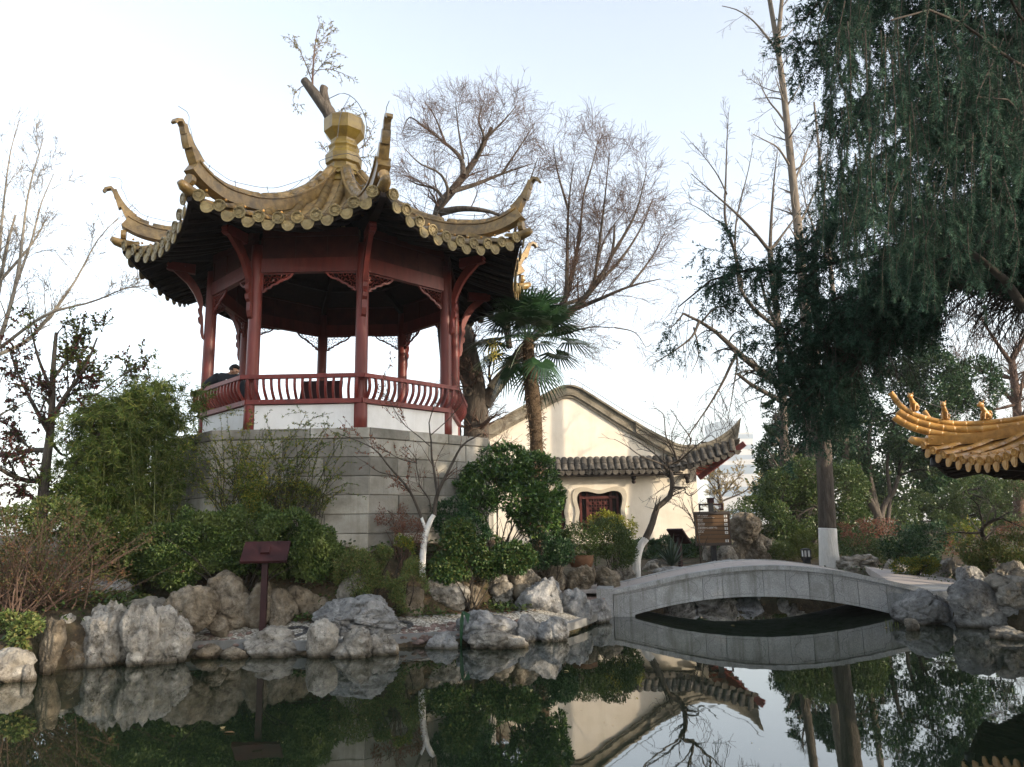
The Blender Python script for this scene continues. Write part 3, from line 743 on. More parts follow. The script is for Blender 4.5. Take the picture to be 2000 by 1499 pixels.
for k in range(8):
    a, e = vtx(k, RC), vtx(k + 1, RC); d = unit(e - a); n = np.array((d[1], -d[0], 0)); Ls = np.linalg.norm(e - a)
    a2, e2 = a + d * .10, e - d * .10; z = np.array((0, 0, 1.))
    c = MB(); c.bar(a2 + z * (ZB + .14), e2 + z * (ZB + .14), .12, .28); bm_ = part('beam', c, M['redwood'], pav)
    c = MB(); c.bar(a2 + z * (ZB + .50), e2 + z * (ZB + .50), .05, .435); fr = part('frieze', c, M['oldred_eave_shade'], pav)  # frieze and stiles darker than the columns: eave shade put into the colour
    c = MB(); c.bar(a2 + z * (ZB + .80), e2 + z * (ZB + .80), .13, .16); part('beam', c, M['oldred_eave_shade'], pav)  # upper beam darkened the same way in place of eave shade
    for i in range(4):
        q = a2 + d * (Ls - .2) * (i + .0) / 3; 
        c = MB(); c.bar(q + z * (ZB + .285) , q + z * (ZB + .715), .05, .085, tuple(n)); part('frieze_stile', c, M['oldred_eave_shade'], fr)
    # pierced corner brackets: a curved frame with a lattice of scrolls
    for sgn, q in ((1, a2), (-1, e2)):
        dd = d * sgn; c = MB()
        edge = [(.0, -.36), (.05, -.37), (.09, -.31), (.17, -.29), (.2, -.24), (.30, -.21), (.36, -.15), (.48, -.12), (.56, -.06), (.60, -.0)]
        P = np.array([q + dd * (x) + z * (ZB + y) for x, y in edge])
        c.sweep(P, [(-.018, -.016), (.018, -.016), (.018, .016), (-.018, .016)], tuple(n))
        c.bar(q + z * (ZB - .014) + dd * .0, q + z * (ZB - .014) + dd * .62, .03, .028)
        c.bar(q + z * (ZB - .36) + dd * .015, q + z * ZB + dd * .015, .03, .028, tuple(n))
        ex = np.array(edge)
        for x in np.arange(.055, .56, .095):
            lim = np.interp(x, ex[:, 0], ex[:, 1])
            for j, y in enumerate(np.arange(-.05, lim + .02, -.092)):
                cc = q + dd * (x + (.03 if j % 2 else 0)) + z * (ZB + y)
                th = np.linspace(.3, 5.3, 7)
                c.tube(np.array([cc + dd * .038 * cos(t + x * 9) + z * .038 * sin(t + x * 9) for t in th]), .0105, 4)
        part('pierced_bracket', c, M['redwood'], bm_)
# ceiling boards and inner beams
c = MB()
for i in range(8):
    v0, v1, v2, v3 = vtx(i, 2.55, 7.28), vtx(i + 1, 2.55, 7.28), vtx(i + 1, .9, 7.95), vtx(i, .9, 7.95)
    c.grid(np.array([[v0, v1], [v3, v2]]))
for i in range(8): c.tris([[vtx(i, .9, 7.95), vtx(i + 1, .9, 7.95), np.array((PC[0], PC[1], 7.97))]])
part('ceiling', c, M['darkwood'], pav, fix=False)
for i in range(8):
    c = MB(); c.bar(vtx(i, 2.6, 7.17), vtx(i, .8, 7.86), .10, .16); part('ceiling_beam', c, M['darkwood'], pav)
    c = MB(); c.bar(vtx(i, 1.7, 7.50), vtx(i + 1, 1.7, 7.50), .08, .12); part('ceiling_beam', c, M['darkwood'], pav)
# white bench wall, seat, outward-leaning railing
ZS = 3.98
for k in range(8):
    a, e = vtx(k, RC + .07), vtx(k + 1, RC + .07); d = unit(e - a); n = np.array((d[1], -d[0], 0)); z = np.array((0, 0, 1.)); Ls = np.linalg.norm(e - a)
    c = MB(); c.bar(a + d * .13 + z * (Z0 + .274) - n * .06, e - d * .13 + z * (Z0 + .274) - n * .06, .16, .545); part('bench_wall', c, M['plaster'], pav)
    c = MB(); c.bar(a - n * .22 + d * .14 + z * (ZS + .03), e - n * .22 - d * .14 + z * (ZS + .03), .40, .055); part('bench_seat', c, M['redworn'], pav)
    b0, b1 = vtx(k, RC + .12), vtx(k + 1, RC + .12); t0, t1 = vtx(k, 2.94), vtx(k + 1, 2.94)
    c = MB(); c.bar(b0 + z * (ZS + .045) , b1 + z * (ZS + .045), .07, .085); rl = part('railing', c, M['redworn'], pav)
    c = MB(); c.bar(t0 - d * .01 + z * ZR, t1 + d * .01 + z * ZR, .085, .075); part('top_rail', c, M['redworn'], rl)
    N_ = 15
    for i in range(N_):
        u = (i + .75) / (N_ + .5); p0, p1 = b0 + (b1 - b0) * u, t0 + (t1 - t0) * u
        h = ZR - ZS - .1; f = np.linspace(0, 1, 8)
        off = .145 * f + .06 * np.sin(f * pi * 1.15) * (1 - f * .2) + .0
        off = off * ((np.dot(p1 - p0, n)) / off[-1])
        P = p0 + (p1 - p0 - n * np.dot(p1 - p0, n)) * f[:, None] + n * off[:, None] + z * (ZS + .085 + (h + .02) * f)[:, None]
        c = MB(); c.sweep(P, [(-.021, -.024), (.021, -.024), (.021, .024), (-.021, .024)], tuple(n)); part('baluster', c, M['redworn'], rl)
# lightning wire standing off the ridges on little hooks
wire = MB()
for k in range(8):
    top = interp(HIP_TOP, 40); out = unit(vtx(k, 1.) - vtx(k, 0.)); P = RF.hp(k, top[:, 0], top[:, 1]); lat = np.cross(out, (0, 0, 1.))
    T = unit(np.gradient(P, axis=0)); N = np.cross(lat, T); N = N * np.sign(N[0, 2])
    Wp = P + N * (.15 + .012 * np.sin(np.arange(40) * .9))[:, None]; end = Wp[-1]
    Wp = np.concatenate([Wp[3:], [end + (0, 0, .15), end + (0, 0, .22) + out * .06, end + (0, 0, .22) + out * .26]])
    wire.tube(Wp, .006, 4)
    for i in (6, 13, 19, 25, 30): wire.tube(np.array([P[i] - N[i] * .05, P[i] + N[i] * .18]), .007, 4)
ring = np.array([(PC[0] + .56 * sin(a), PC[1] - .56 * cos(a), 9.98 + .05 * sin(3 * a)) for a in np.linspace(0, 2 * pi, 17)]); wire.tube(ring, .008, 4)
wire.tube(interp([(PC[0] - .35, PC[1] - .3, 11.5), (PC[0] + .05, PC[1] - .35, 11.62), (PC[0] + .38, PC[1] - .3, 11.38), (PC[0] + .56, PC[1] - .2, 10.9), (PC[0] + .50, PC[1] - .25, 10.3), (PC[0] + .5, PC[1] - .25, 9.98)], 16), .009, 4)
wire.tube(interp([(PC[0] + .2, PC[1] - .42, 11.5), (PC[0] + .02, PC[1] - .5, 11.0), (PC[0] - .05, PC[1] - .45, 10.45)], 8), .007, 4)
part('lightning_wire', wire, M['metal'], pav)

# ------------------------------------------------------------------ stone platform: coping and courses, block by block
plat = thing('stone_platform', (PC[0], PC[1], 1.1), 'octagonal grey ashlar platform carrying the red pavilion', 'platform')
RP = 3.60
c = MB(); c.lathe([(RP - .16, .6), (RP - .16, Z0 - .006)], (PC[0], PC[1], 0), 8, PHI); core = part('platform_core', c, M['stone'], plat)
rng = np.random.RandomState(11)
def bevel_block(L, D, H, b=.012):
    c = MB(); x, y, z = L / 2, D / 2, H / 2
    v = [(sx * (x - b * (f)), -y + (0 if f else b) if 1 else 0, sz * (z - b * f)) for f in (0, 1) for sx, sz in ((-1, -1), (1, -1), (1, 1), (-1, 1))] + [(sx * x, y, sz * z) for sx, sz in ((-1, -1), (1, -1), (1, 1), (-1, 1))]
    q = [(4, 5, 6, 7)] + [(i, (i + 1) % 4, 4 + (i + 1) % 4, 4 + i) for i in range(4)] + [(8 + i, 8 + (i + 1) % 4, (i + 1) % 4, i) for i in range(4)] + [(11, 10, 9, 8)]
    return c.add(v, q)
for k in (-2, -1, 0, 1, 2, 3):
    a, e = vtx(k, RP), vtx(k + 1, RP); d = unit(e - a); n = np.array((d[1], -d[0], 0)); Ls = np.linalg.norm(e - a)
    rows = [(Z0 - .18, .178, 'coping', 3, .02)] + [(Z0 - .18 - .325 * (i + 1), .319, 'stone_block', 3 + (i % 2), 0.) for i in range(6)]
    for ri, (z0, hh, nm, cnt, prd) in enumerate(rows):
        cuts = np.concatenate([[0], (np.arange(1, cnt) + (.25 if ri % 2 else -.1) + rng.uniform(-.16, .16, cnt - 1)) / cnt, [1]]) * Ls
        for i in range(cnt):
            l0, l1 = cuts[i] + .004, cuts[i + 1] - .004
            D = .15; cen = a + d * (l0 + l1) / 2 - n * (D / 2 - prd - rng.uniform(-.008, .006)); cen[2] = z0 + hh / 2
            me = bevel_block(l1 - l0, D, hh).mesh(nm, M['stone'])
            place(nm, me, frame(cen, d, -n, (0, 0, 1)), plat)
c = MB(); c.lathe([(.001, Z0 - .002), (RP - .02, Z0 - .002)], (PC[0], PC[1], 0), 8, PHI, caps=False); part('platform_floor', c, M['stone'], plat, fix=False)

# ------------------------------------------------------------------ display stand inside the pavilion
p = W(627, 768, 16.6); fz = Z0
st = thing('display_stand', (p[0], p[1], fz), 'dark reading stand seen through the railing inside the pavilion', 'display stand')
c = MB(); c.box((p[0], p[1], fz + .58), (.09, .09, 1.1)); part('post', c, M['brownwood'], st)
c = MB(); c.box((p[0], p[1], p[2]), (.90, .05, .62), M=Matrix.Rotation(-.42, 4, 'X')); part('panel', c, M['brownwood'], st)
c = MB(); c.box((p[0], p[1], fz + .03), (.4, .4, .06)); part('base', c, M['brownwood'], st)

# ------------------------------------------------------------------ arched granite bridge
BL, BR = np.array((1.83, 14.89)), np.array((7.35, 14.02))
BD = unit(BR - BL); BN = np.array((-BD[1], BD[0]))                     # along, away from the camera
def on_side(px, py):
    r = ray(px, py); t = (BL @ BN) / (r[0] * BN[0] + r[1] * BN[1])
    x, y = r[0] * t, r[1] * t
    return ((np.array((x, y)) - BL) @ BD, CAM_Z + r[2] * t)
top_l = np.array([on_side(*p) for p in ((1200, 1152), (1250, 1142), (1300, 1130), (1350, 1119), (1400, 1111), (1450, 1106.5), (1500, 1105), (1550, 1106), (1600, 1110), (1650, 1116), (1700, 1126), (1750, 1138), (1800, 1149), (1850, 1160))])
sof_l = np.array([on_side(*p) for p in ((1232, 1204), (1280, 1190), (1340, 1177), (1400, 1170), (1450, 1167), (1500, 1166), (1550, 1168), (1600, 1172), (1650, 1180), (1700, 1190), (1760, 1204))])
UL = top_l[-1, 0]
ct, cs = np.polyfit(top_l[:, 0], top_l[:, 1], 4), np.polyfit(sof_l[:, 0], sof_l[:, 1], 3)
def top_z(u): return np.polyval(ct, np.clip(u, 0, UL))
def sof_z(u): return np.where((u > sof_l[0, 0]) & (u < sof_l[-1, 0]), np.maximum(np.polyval(cs, u), -.3), -.3)
WBR = 2.35
def wfar(u): return np.interp(np.asarray(u, float), [0, 1.2, 2.9, 4.6, 6.], [2.0, 2.1, 2.6, 2.9, 3.0])
def bp_(u, n, z): return np.stack([BL[0] + BD[0] * u + BN[0] * n, BL[1] + BD[1] * u + BN[1] * n, z + 0 * u], -1)
bridge = thing('bridge', (*(BL + BD * UL / 2), 0), 'low arched grey granite footbridge crossing the pond', 'bridge')
u = np.concatenate([[0, sof_l[0, 0] - .001], np.linspace(sof_l[0, 0] + .001, sof_l[-1, 0] - .001, 40), [sof_l[-1, 0] + .001, UL]])
c = MB()
near, far = [np.stack([bp_(u, n, sof_z(u)), bp_(u, n, top_z(u) - .075)], 1) for n in (.05, wfar(u) - .05)]
c.grid(near); c.grid(far[::-1]); c.grid(np.stack([near[:, 0], far[:, 0]], 1)); c.grid(np.stack([near[:, 1], far[:, 1]], 1))
body = part('arch_body', c, M['granite'], bridge)
joints = sorted([0.] + [on_side(x, 1140)[0] for x in (1280, 1372, 1411, 1491, 1535, 1580, 1627, 1675, 1730)] + [UL])
for a, e in zip(joints, joints[1:]):                                   # facing slabs, an open joint between them
    uu = np.linspace(a + .004, e - .004, 9)
    lo, hi = sof_z(uu) + .0, top_z(uu) - .082
    c = MB(); F0, F1 = bp_(uu, .0, lo), bp_(uu, .0, hi); B0, B1 = bp_(uu, .048, lo), bp_(uu, .048, hi)
    ring = np.stack([F0, F1, B1, B0, F0], 1); c.grid(ring)
    for s_ in (0, -1): c.add(np.stack([F0[s_], F1[s_], B1[s_], B0[s_]]), [(0, 1, 2, 3)])
    sl = part('facing_slab', c, M['granite'], bridge)
# engraved panel lines with cut-in corners
gm = surf('engraved_line', [(.12, .12, .125), (.16, .16, .165)], 30, .8, 0)
for a, e in ((joints[0] + .1, joints[2] - .1), (joints[2] + .03, joints[4] - .06), (joints[5] + .06, joints[7] - .0), (joints[7] + .06, joints[9])):
    if e - a < .5: continue
    def lo(q): return float(np.polyval(cs, np.clip(q, sof_l[0, 0], sof_l[-1, 0]))) + .05
    def hi(q): return float(top_z(q)) - .13
    lo0 = lambda q: max(lo(q), .05)
    us = np.linspace(a + .12, e - .12, 14)
    P = [(q, lo0(q)) for q in us] + [(e - .10, lo0(e) + .06), (e - .03, lo0(e) + .10), (e, lo0(e) + .16)] + [(e, hi(e) - .12), (e - .04, hi(e) - .07), (e - .10, hi(e) - .04)] + [(q, hi(q)) for q in us[::-1]] + [(a + .10, hi(a) - .04), (a + .04, hi(a) - .07), (a, hi(a) - .12), (a, lo0(a) + .16), (a + .03, lo0(a) + .10), (a + .10, lo0(a) + .06)]
    P = np.array(P + P[:1]); P3 = bp_(P[:, 0], -.001, P[:, 1])
    c = MB(); c.sweep(P3, [(-.003, -.002), (.003, -.002), (.003, .002), (-.003, .002)], tuple(np.array((*BN, 0)))); part('engraved_line', c, gm, body)
c = MB(); uu = np.linspace(-.05, UL + .1, 40)
c.sweep(bp_(uu, .06, top_z(uu) - .04), [(-.11, -.04), (.11, -.04), (.11, .04), (-.11, .04)]); part('coping', c, M['granite'], bridge)
c = MB(); c.sweep(bp_(uu, wfar(uu) - .06, top_z(uu) - .04), [(-.11, -.04), (.11, -.04), (.11, .04), (-.11, .04)]); part('coping', c, M['granite'], bridge)
uu = np.linspace(-.9, UL + 1.4, 60)
cuts = np.linspace(-.9, UL + 1.4, 15)
for a, e in zip(cuts, cuts[1:]):
    q = np.linspace(a + .003, e - .003, 5); c = MB()
    zz = np.where(q > UL, top_z(UL) - .03 * (q - UL), top_z(np.maximum(q, 0))) - .012
    n0, n1 = .18, wfar(q) - .18; c.grid(np.stack([bp_(q, n0, zz - .06), bp_(q, n0, zz), bp_(q, n1, zz), bp_(q, n1, zz - .06)], 1)); part('deck_slab', c, M['deck'], bridge)
L0_ = [G(1735, 1134, .50), G(1690, 1107, .60), G(1740, 1113, .55), G(1800, 1121, .49), G(1862, 1131, .43), G(1880, 1146, .38), G(1856, 1164, .33), G(1800, 1149, .40)]
c = MB(); A_ = np.array(L0_); n_ = len(A_); A_ = np.concatenate([A_, A_ - (0, 0, .25)]); c.add(A_, [(i, (i + 1) % n_, (i + 1) % n_ + n_, i + n_) for i in range(n_)], [(0, i, i + 1) for i in range(1, n_ - 1)]); part('landing_slab', c, M['deck'], bridge)
c = MB(); c.box((*(BL - BD * .16 + BN * .4), .18), (.30, .9, .66), math.atan2(BD[1], BD[0])); part('abutment', c, M['granite'], bridge)
c = MB(); c.box((*(BR + BD * .35 + BN * .6), .2), (1.3, 1.6, .5), math.atan2(BD[1], BD[0])); part('abutment', c, M['granite'], bridge)

# ------------------------------------------------------------------ house with the rounded gable, beyond the pavilion
HY = 30.0
def hx(px, py): p = W(px, py, HY); return p[0], p[2]
house = thing('gable_house', (hx(1110, 900)[0], HY, 1.2), 'cream gable-ended house with grey tile roof and upturned right corner', 'house')
xl, xr = hx(860, 960)[0], hx(1362, 960)[0]; zb = .9
ze = hx(1200, 912)[1]
def lobed(cx, cz, rx, rz, n=72, k=1.):
    o = []
    for t in np.linspace(0, 2 * pi, n, endpoint=False):
        q = 1 + .16 * cos(4 * t - pi) * -1
        x, z_ = cos(t), sin(t)
        s_ = 1 / (abs(x) ** 4 + abs(z_) ** 4) ** .25
        w_ = .5 + .5 * cos(4 * t)
        o.append((cx + rx * k * x * s_ * (1 - .13 * w_) * (1.06 + .05 * z_), cz + rz * k * z_ * s_ * (1 - .20 * w_) * 1.02))
    return o
wins = []
for px, py in ((1172, 998), (1062, 1000)):
    cx_, cz_ = hx(px, py); wins.append((cx_, cz_))
holes = [lobed(cx_, cz_, .86, .80) for cx_, cz_ in wins]
fm = frame((0, HY, 0), (1, 0, 0), (0, 0, 1), (0, -1, 0))
c = MB(); c.prism([[(xl, zb), (xr, zb), (xr, ze + .25), (xl, ze + .25)]] + holes, frame((0, HY + .3, 0), (1, 0, 0), (0, 0, 1), (0, -1, 0)), .3)
wall = part('front_wall', c, M['cream'], house, fix=False)
c = MB(); c.box((xr - .15, HY + 5.3, (zb + ze + .25) / 2), (.3, 10, ze + .25 - zb)); part('side_wall', c, M['cream'], house)
c = MB(); c.box(((xl + xr) / 2, HY + 10.15, (zb + ze + .25) / 2), (xr - xl, .3, ze + .25 - zb)); part('back_wall', c, M['cream'], house)
frm = surf('pale_window_surround', [(.42, .37, .29), (.50, .45, .36)], 4, .8, .15, 30)
for cx_, cz_ in wins:
    o, i = lobed(cx_, cz_, 1.03, .97), lobed(cx_, cz_, .86, .80)
    c = MB(); c.prism([o, i], frame((0, HY + .25, 0), (1, 0, 0), (0, 0, 1), (0, -1, 0)), .30); wf = part('window', c, frm, house, fix=False)
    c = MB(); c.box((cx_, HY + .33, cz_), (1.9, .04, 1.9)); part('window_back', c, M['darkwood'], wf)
    for sx in (-.72, -.46, .46, .72):
        c = MB(); c.box((cx_ + sx, HY + .24, cz_), (.09, .08, 1.5)); part('window_frame', c, M['oldred_eave_shade'], wf)
    for sz in (-.42, .52):
        c = MB(); c.box((cx_, HY + .235, cz_ + sz), (1.35, .08, .10)); part('window_frame', c, M['oldred_eave_shade'], wf)
    lt = MB()
    for q in np.arange(-.40, .41, .10):
        lt.box((cx_ + q, HY + .27, cz_ + .05), (.022, .03, .86)); lt.box((cx_, HY + .265, cz_ + q + .05), (.84, .03, .022))
    for q in np.arange(-.35, .36, .2):
        for w_ in np.arange(-.30, .41, .2): lt.box((cx_ + q, HY + .26, cz_ + w_), (.10, .03, .10), M=Matrix.Rotation(pi / 4, 4, 'Y'))
    part('lattice', lt, M['oldred_eave_shade'], wf)
# gable triangle and its mouldings
gl_l = [hx(905, 886), hx(940, 868), hx(1000, 833), hx(1060, 800), hx(1085, 786), hx(1100, 779), hx(1110, 777), hx(1121, 779), hx(1140, 790), hx(1200, 828), hx(1250, 858), hx(1300, 884), hx(1330, 893)]
base = [(gl_l[-1][0], hx(1200, 902)[1]), (gl_l[0][0], hx(1000, 902)[1])]
c = MB(); c.prism([gl_l + base], frame((0, HY + .25, 0), (1, 0, 0), (0, 0, 1), (0, -1, 0)), .22); part('gable_wall', c, M['cream'], house, fix=False)
def band(name, pts, h, d0, d1, mat, lift):
    P = interp([(x, z) for x, z in pts], 46); T = unit(np.gradient(P, axis=0)); N = np.stack([-T[:, 1], T[:, 0]], 1); N = np.where(N[:, 1:] > 0, N, -N)
    A, B = P + N * lift, P + N * (lift + h)
    c = MB()
    sec = lambda Q, y: np.stack([Q[:, 0], np.full(len(Q), y), Q[:, 1]], 1)
    c.grid(np.stack([sec(A, HY + d1), sec(A, HY - d0), sec(B, HY - d0), sec(B, HY + d1), sec(A, HY + d1)], 1))
    for s_ in (0, -1): c.add(np.stack([sec(A, HY + d1)[s_], sec(A, HY - d0)[s_], sec(B, HY - d0)[s_], sec(B, HY + d1)[s_]]), [(0, 1, 2, 3)])
    return part(name, c, mat, house)
gl_w = gl_l[:-1] + [hx(1318, 893)]
band('gable_moulding', gl_w, .10, .06, .3, M['mould'], -.01)
band('gable_moulding', gl_w, .13, .12, .3, M['mould'], .092)
band('gable_moulding', gl_w, .20, .08, .3, M['mould'], .224)
band('gable_moulding', gl_w, .07, .18, .3, M['mould'], .426)
# the roof slopes behind the gable, running back
for sg in (0, 1):
    pts = gl_l[:7] if sg == 0 else gl_l[6:-2] + [hx(1275, 872)]
    P = interp(pts, 24); c = MB()
    secs = [np.stack([P[:, 0], np.full(24, y), P[:, 1] + .38], 1) for y in np.linspace(HY + .3, HY + 10, 3)]
    c.grid(np.stack(secs, 0)); c.grid(np.stack([q - (0, 0, .12) for q in secs], 0)); part('roof_slope', c, M['greytile'], house, fix=False)
# skirt roof across the gable: curved tiles in rows, sickle-shaped drip tiles
x0, x1 = hx(872, 915)[0], hx(1330, 915)[0]
def skirt_edge(x):                      # eave turns up towards the right corner
    t = np.clip((x - hx(1290, 910)[0]) / (hx(1436, 880)[0] - hx(1290, 910)[0]), 0, 1)
    return hx(1150, 925)[1] + (hx(1432, 884)[1] - hx(1150, 925)[1]) * t ** 1.5, -.62 - .38 * t
sk = MB()
xx = np.linspace(x0, hx(1434, 882)[0], 60); ez, ey = skirt_edge(xx)
upz = hx(1150, 897)[1] + np.clip((ez - ez[0]) * .9, 0, 9); fy = np.clip((xx - x1) / 2.2, 0, 1)
lines = [np.stack([xx, HY + ey, ez + .02], 1), np.stack([xx, HY + ey * .55 , ez * .55 + upz * .45 + .02 - .03], 1), np.stack([xx, HY - .02 + ey * fy * .92, upz], 1)]
sk.grid(np.stack(lines, 0)); sk.grid(np.stack([l - (0, 0, .08) for l in lines], 0)); roofp = part('skirt_roof', sk, M['greytile'], house, fix=False)
step = .255; gx = np.arange(x0, hx(1424, 884)[0], step)
crv = [(.105 * cos(q), .075 * sin(q)) for q in np.linspace(0, pi, 7)] + [(.085 * cos(q), .055 * sin(q)) for q in np.linspace(pi, 0, 7)]
for i, x in enumerate(gx):
    z_, y_ = skirt_edge(x); uz = np.interp(x, xx, upz); fyx = np.interp(x, xx, fy)
    a = np.array((x, HY + y_, z_ + .05)); e = np.array((x - .0, HY - .02 + y_ * fyx * .92, uz + .03))
    for j in range(2):
        p0, p1 = a + (e - a) * (j * .48), a + (e - a) * (j * .48 + .56)
        c = MB(); c.sweep(np.array([p0 + (0, 0, .018), p1 - (0, 0, .01)]), crv, (0, 0, 1)); part('curved_tile', c, M['greytile'], roofp, smooth=False)
    d = [(-.115, .04), (.115, .04)] + [(.115 * cos(q), -.13 * sin(q)) for q in np.linspace(.15, pi - .15, 8)]
    zz_, yy_ = skirt_edge(x + step / 2)
    c = MB(); c.prism([d], frame((x + step / 2, HY + yy_ - .035, zz_ + .02), (1, 0, 0), (0, -.25, .97), (0, -.97, -.25)), .02); part('drip_tile', c, M['greytile'], roofp)
c = MB()
for y_, z_ in ((-.5, -.10), (-.25, -.02)):
    c.box(((x0 + x1) / 2, HY + y_, hx(1150, 927)[1] + z_), (x1 - x0, .10, .05))
part('eave_batten', c, M['darkwood'], house)
for px in (1236, 1340):
    bx, bz = hx(px, 938); c = MB(); c.lathe([(.001, -.20), (.06, -.18), (.085, -.10), (.06, -.05), (.10, 0), (.10, .08), (.001, .09)], (bx, HY - .22, bz + .04), 8); c.box((bx, HY - .16, bz + .16), (.16, .38, .14)); part('eave_bracket', c, M['darkwood'], house)
# upturned corner ridge
cr = [hx(1240, 824), hx(1275, 846), hx(1310, 864), hx(1340, 871), hx(1370, 868), hx(1395, 858), hx(1415, 845), hx(1428, 833), hx(1437, 821)]
P = interp(cr, 34); uu = np.linspace(0, 1, 34); yv = HY - .1 - .55 * np.clip((uu - .3) / .7, 0, 1) ** 1.3
P3 = np.stack([P[:, 0], yv, P[:, 1]], 1)
hgt = np.interp(uu, [0, .45, .75, .9, .97, 1], [.52, .62, .75, .62, .25, .06])
for f0, f1, d in ((0., .16, .15), (.16, .26, .09), (.26, .36, .13), (.36, .74, .08), (.74, .84, .13), (.84, 1., .07)):
    Z = np.array((0, 0, 1.)); A_, B_ = P3 - hgt[:, None] * f0 * Z, P3 - hgt[:, None] * f1 * Z; D = np.array((0, d, 0)) * np.interp(uu, [0, .9, 1], [1, .9, .4])[:, None]
    c = MB(); c.grid(np.stack([A_ - D, A_ + D, B_ + D, B_ - D, A_ - D], 1)); c.add(np.stack([A_[-1] - D[-1], A_[-1] + D[-1], B_[-1] + D[-1], B_[-1] - D[-1]]), [(0, 1, 2, 3)])
    part('ridge_moulding', c, M['mould'], house)
A, B = np.array((hx(1364, 934)[0], HY - .1, hx(1364, 934)[1])), np.array((hx(1440, 874)[0], HY - 1.0, hx(1440, 872)[1]))
c = MB(); c.bar(A, B, .14, .2); part('corner_beam', c, M['redwood'], house)
for i in range(11):                                                   # rafters and tiles of the side eave, running back
    y = HY + .0 + i * .32; f = np.clip(1 - i / 7, 0, 1)
    z_ = hx(1375, 918)[1] + .72 * f ** 1.6; x_ = xr + .95 + .55 * f
    c = MB(); c.bar((xr - .1, y + .1, z_ + .25), (x_, y - .25 * f, z_), .07, .09); part('rafter', c, M['redwood'], house)
    c = MB(); c.sweep(np.array([(x_ + .06, y - .3 * f, z_ + .10), (xr + .25, y, z_ + .30)]), [(.11 * cos(q), .10 * sin(q)) for q in np.linspace(0, 2 * pi, 9)[:-1]]); part('curved_tile', c, M['greytile'], roofp)
wr = MB(); Q = P3[6:] + np.stack([0 * hgt[6:], 0 * hgt[6:], .16 + .14 * np.sin(np.linspace(0, 9, 28)) ** 2], 1)
gq = interp([(x, z + .9) for x, z in gl_l[6:-1]], 16)
wr.tube(np.concatenate([np.stack([gq[:, 0], np.full(16, HY), gq[:, 1] - .1], 1), Q]), .012, 4)
for i in (2, 6, 10, 14): wr.tube(np.array([(gq[i, 0], HY, gq[i, 1] - .1), (gq[i, 0] - .05, HY, gq[i, 1] - .5)]), .012, 4)
part('lightning_wire', wr, M['metal'], house)

# ------------------------------------------------------------------ orange-tiled pavilion corner on the right bank
pc2 = W(1798, 866, 16.0)
HIP2 = np.array([(.48, 8.62), (1.2, 8.12), (2.2, 7.72), (3.0, 7.54), (3.5, 7.48), (4.0, 7.46), (4.42, 7.50)])
MID2 = np.array([(.44, 8.62), (1.0, 8.05), (2.0, 7.46), (3.0, 7.12), (3.5, 7.02), (3.86, 6.97)])
TOP2 = np.array([(.5, 8.78), (1.2, 8.38), (2.26, 8.0), (3.0, 7.90), (3.54, 7.89), (3.97, 7.95), (4.40, 8.10), (4.67, 8.30), (4.86, 8.62)])
R2 = Roof((pc2[0] + 4.42 * sin(radians(105)), 16.0 + 4.42 * cos(radians(105))), radians(-105), 0., HIP2, MID2, TOP2); R2.dz = pc2[2] - 7.50
pv2 = thing('orange_pavilion', (*R2.c, .5), 'orange-tiled pavilion roof with figurines reaching in from the right edge', 'pavilion')
build_roof(pv2, R2, (M['glaze_orange'], M['glaze_orange']), (0,), (), cols=15, tile_r=.068, ridge='tubes')
for k in range(8):
    a = R2.phi + k * pi / 4; p = np.array((R2.c[0] + 2.35 * sin(a), R2.c[1] - 2.35 * cos(a)))
    a2 = a + pi / 4; p2 = np.array((R2.c[0] + 2.35 * sin(a2), R2.c[1] - 2.35 * cos(a2)))
    c = MB(); c.lathe([(.12, .3), (.11, 7.1 + R2.dz)], (p[0], p[1], 0), 14); part('column', c, M['redwood'], pv2, smooth=True)
    c = MB(); c.bar((*p, 6.72 + R2.dz), (*p2, 6.72 + R2.dz), .14, .3); part('beam', c, M['darkwood'], pv2)
    c = MB(); q = (p - R2.c) / 2.35; c.bar((*p, 6.95 + R2.dz), (*(R2.c + q * 3.75), 7.12 + R2.dz), .2, .26); part('corner_strut', c, M['darkwood'], pv2)
def figurine(base, kind, face):
    """small glazed ridge guardian: seated on its haunches or rearing"""
    o = Vector(base); f = Vector((face[0], face[1], 0)).normalized(); r = Vector((f.y, -f.x, 0)); 
    def P(a, b, z): return np.array(o + f * a + r * b + Vector((0, 0, z)))
    c = MB()
    lean = .06 if kind == 'seated' else .10
    c.tube(interp([P(-.07, 0, 0), P(-.075, 0, .06), P(-.03, 0, .14), P(lean - .03, 0, .22), P(lean, 0, .27)], 9), [.03, .075, .075, .062, .06, .055, .05, .045, .04], 9)      # haunch, back, neck
    body = c
    for s_ in (-1, 1):
        body.tube(interp([P(.0, s_ * .04, .17), P(.055, s_ * .045, .10), P(.06, s_ * .045, .02), P(.085, s_ * .045, .005)], 7), [.026, .024, .02, .018, .018, .02, .016], 6)
        body.tube(interp([P(-.06, s_ * .055, .09), P(.0, s_ * .07, .07), P(-.01, s_ * .065, .015), P(.04, s_ * .065, .005)], 7), [.04, .036, .03, .026, .022, .022, .018], 6)
    h = np.array([P(lean - .04, 0, .28), P(lean - .01, 0, .315), P(lean + .03, 0, .315), P(lean + .075, 0, .295), P(lean + .10, 0, .28)])
    body.tube(h, [.02, .055, .058, .042, .02], 8)
    for s_ in (-1, 1): body.tube(np.array([P(lean - .01, s_ * .035, .35), P(lean - .02, s_ * .05, .39)]), [.022, .006], 5)
    body.tube(interp([P(-.10, 0, .05), P(-.15, 0, .08), P(-.165, 0, .15), P(-.13, 0, .20)], 7), [.03, .03, .028, .03, .034, .026, .01], 6)
    return body
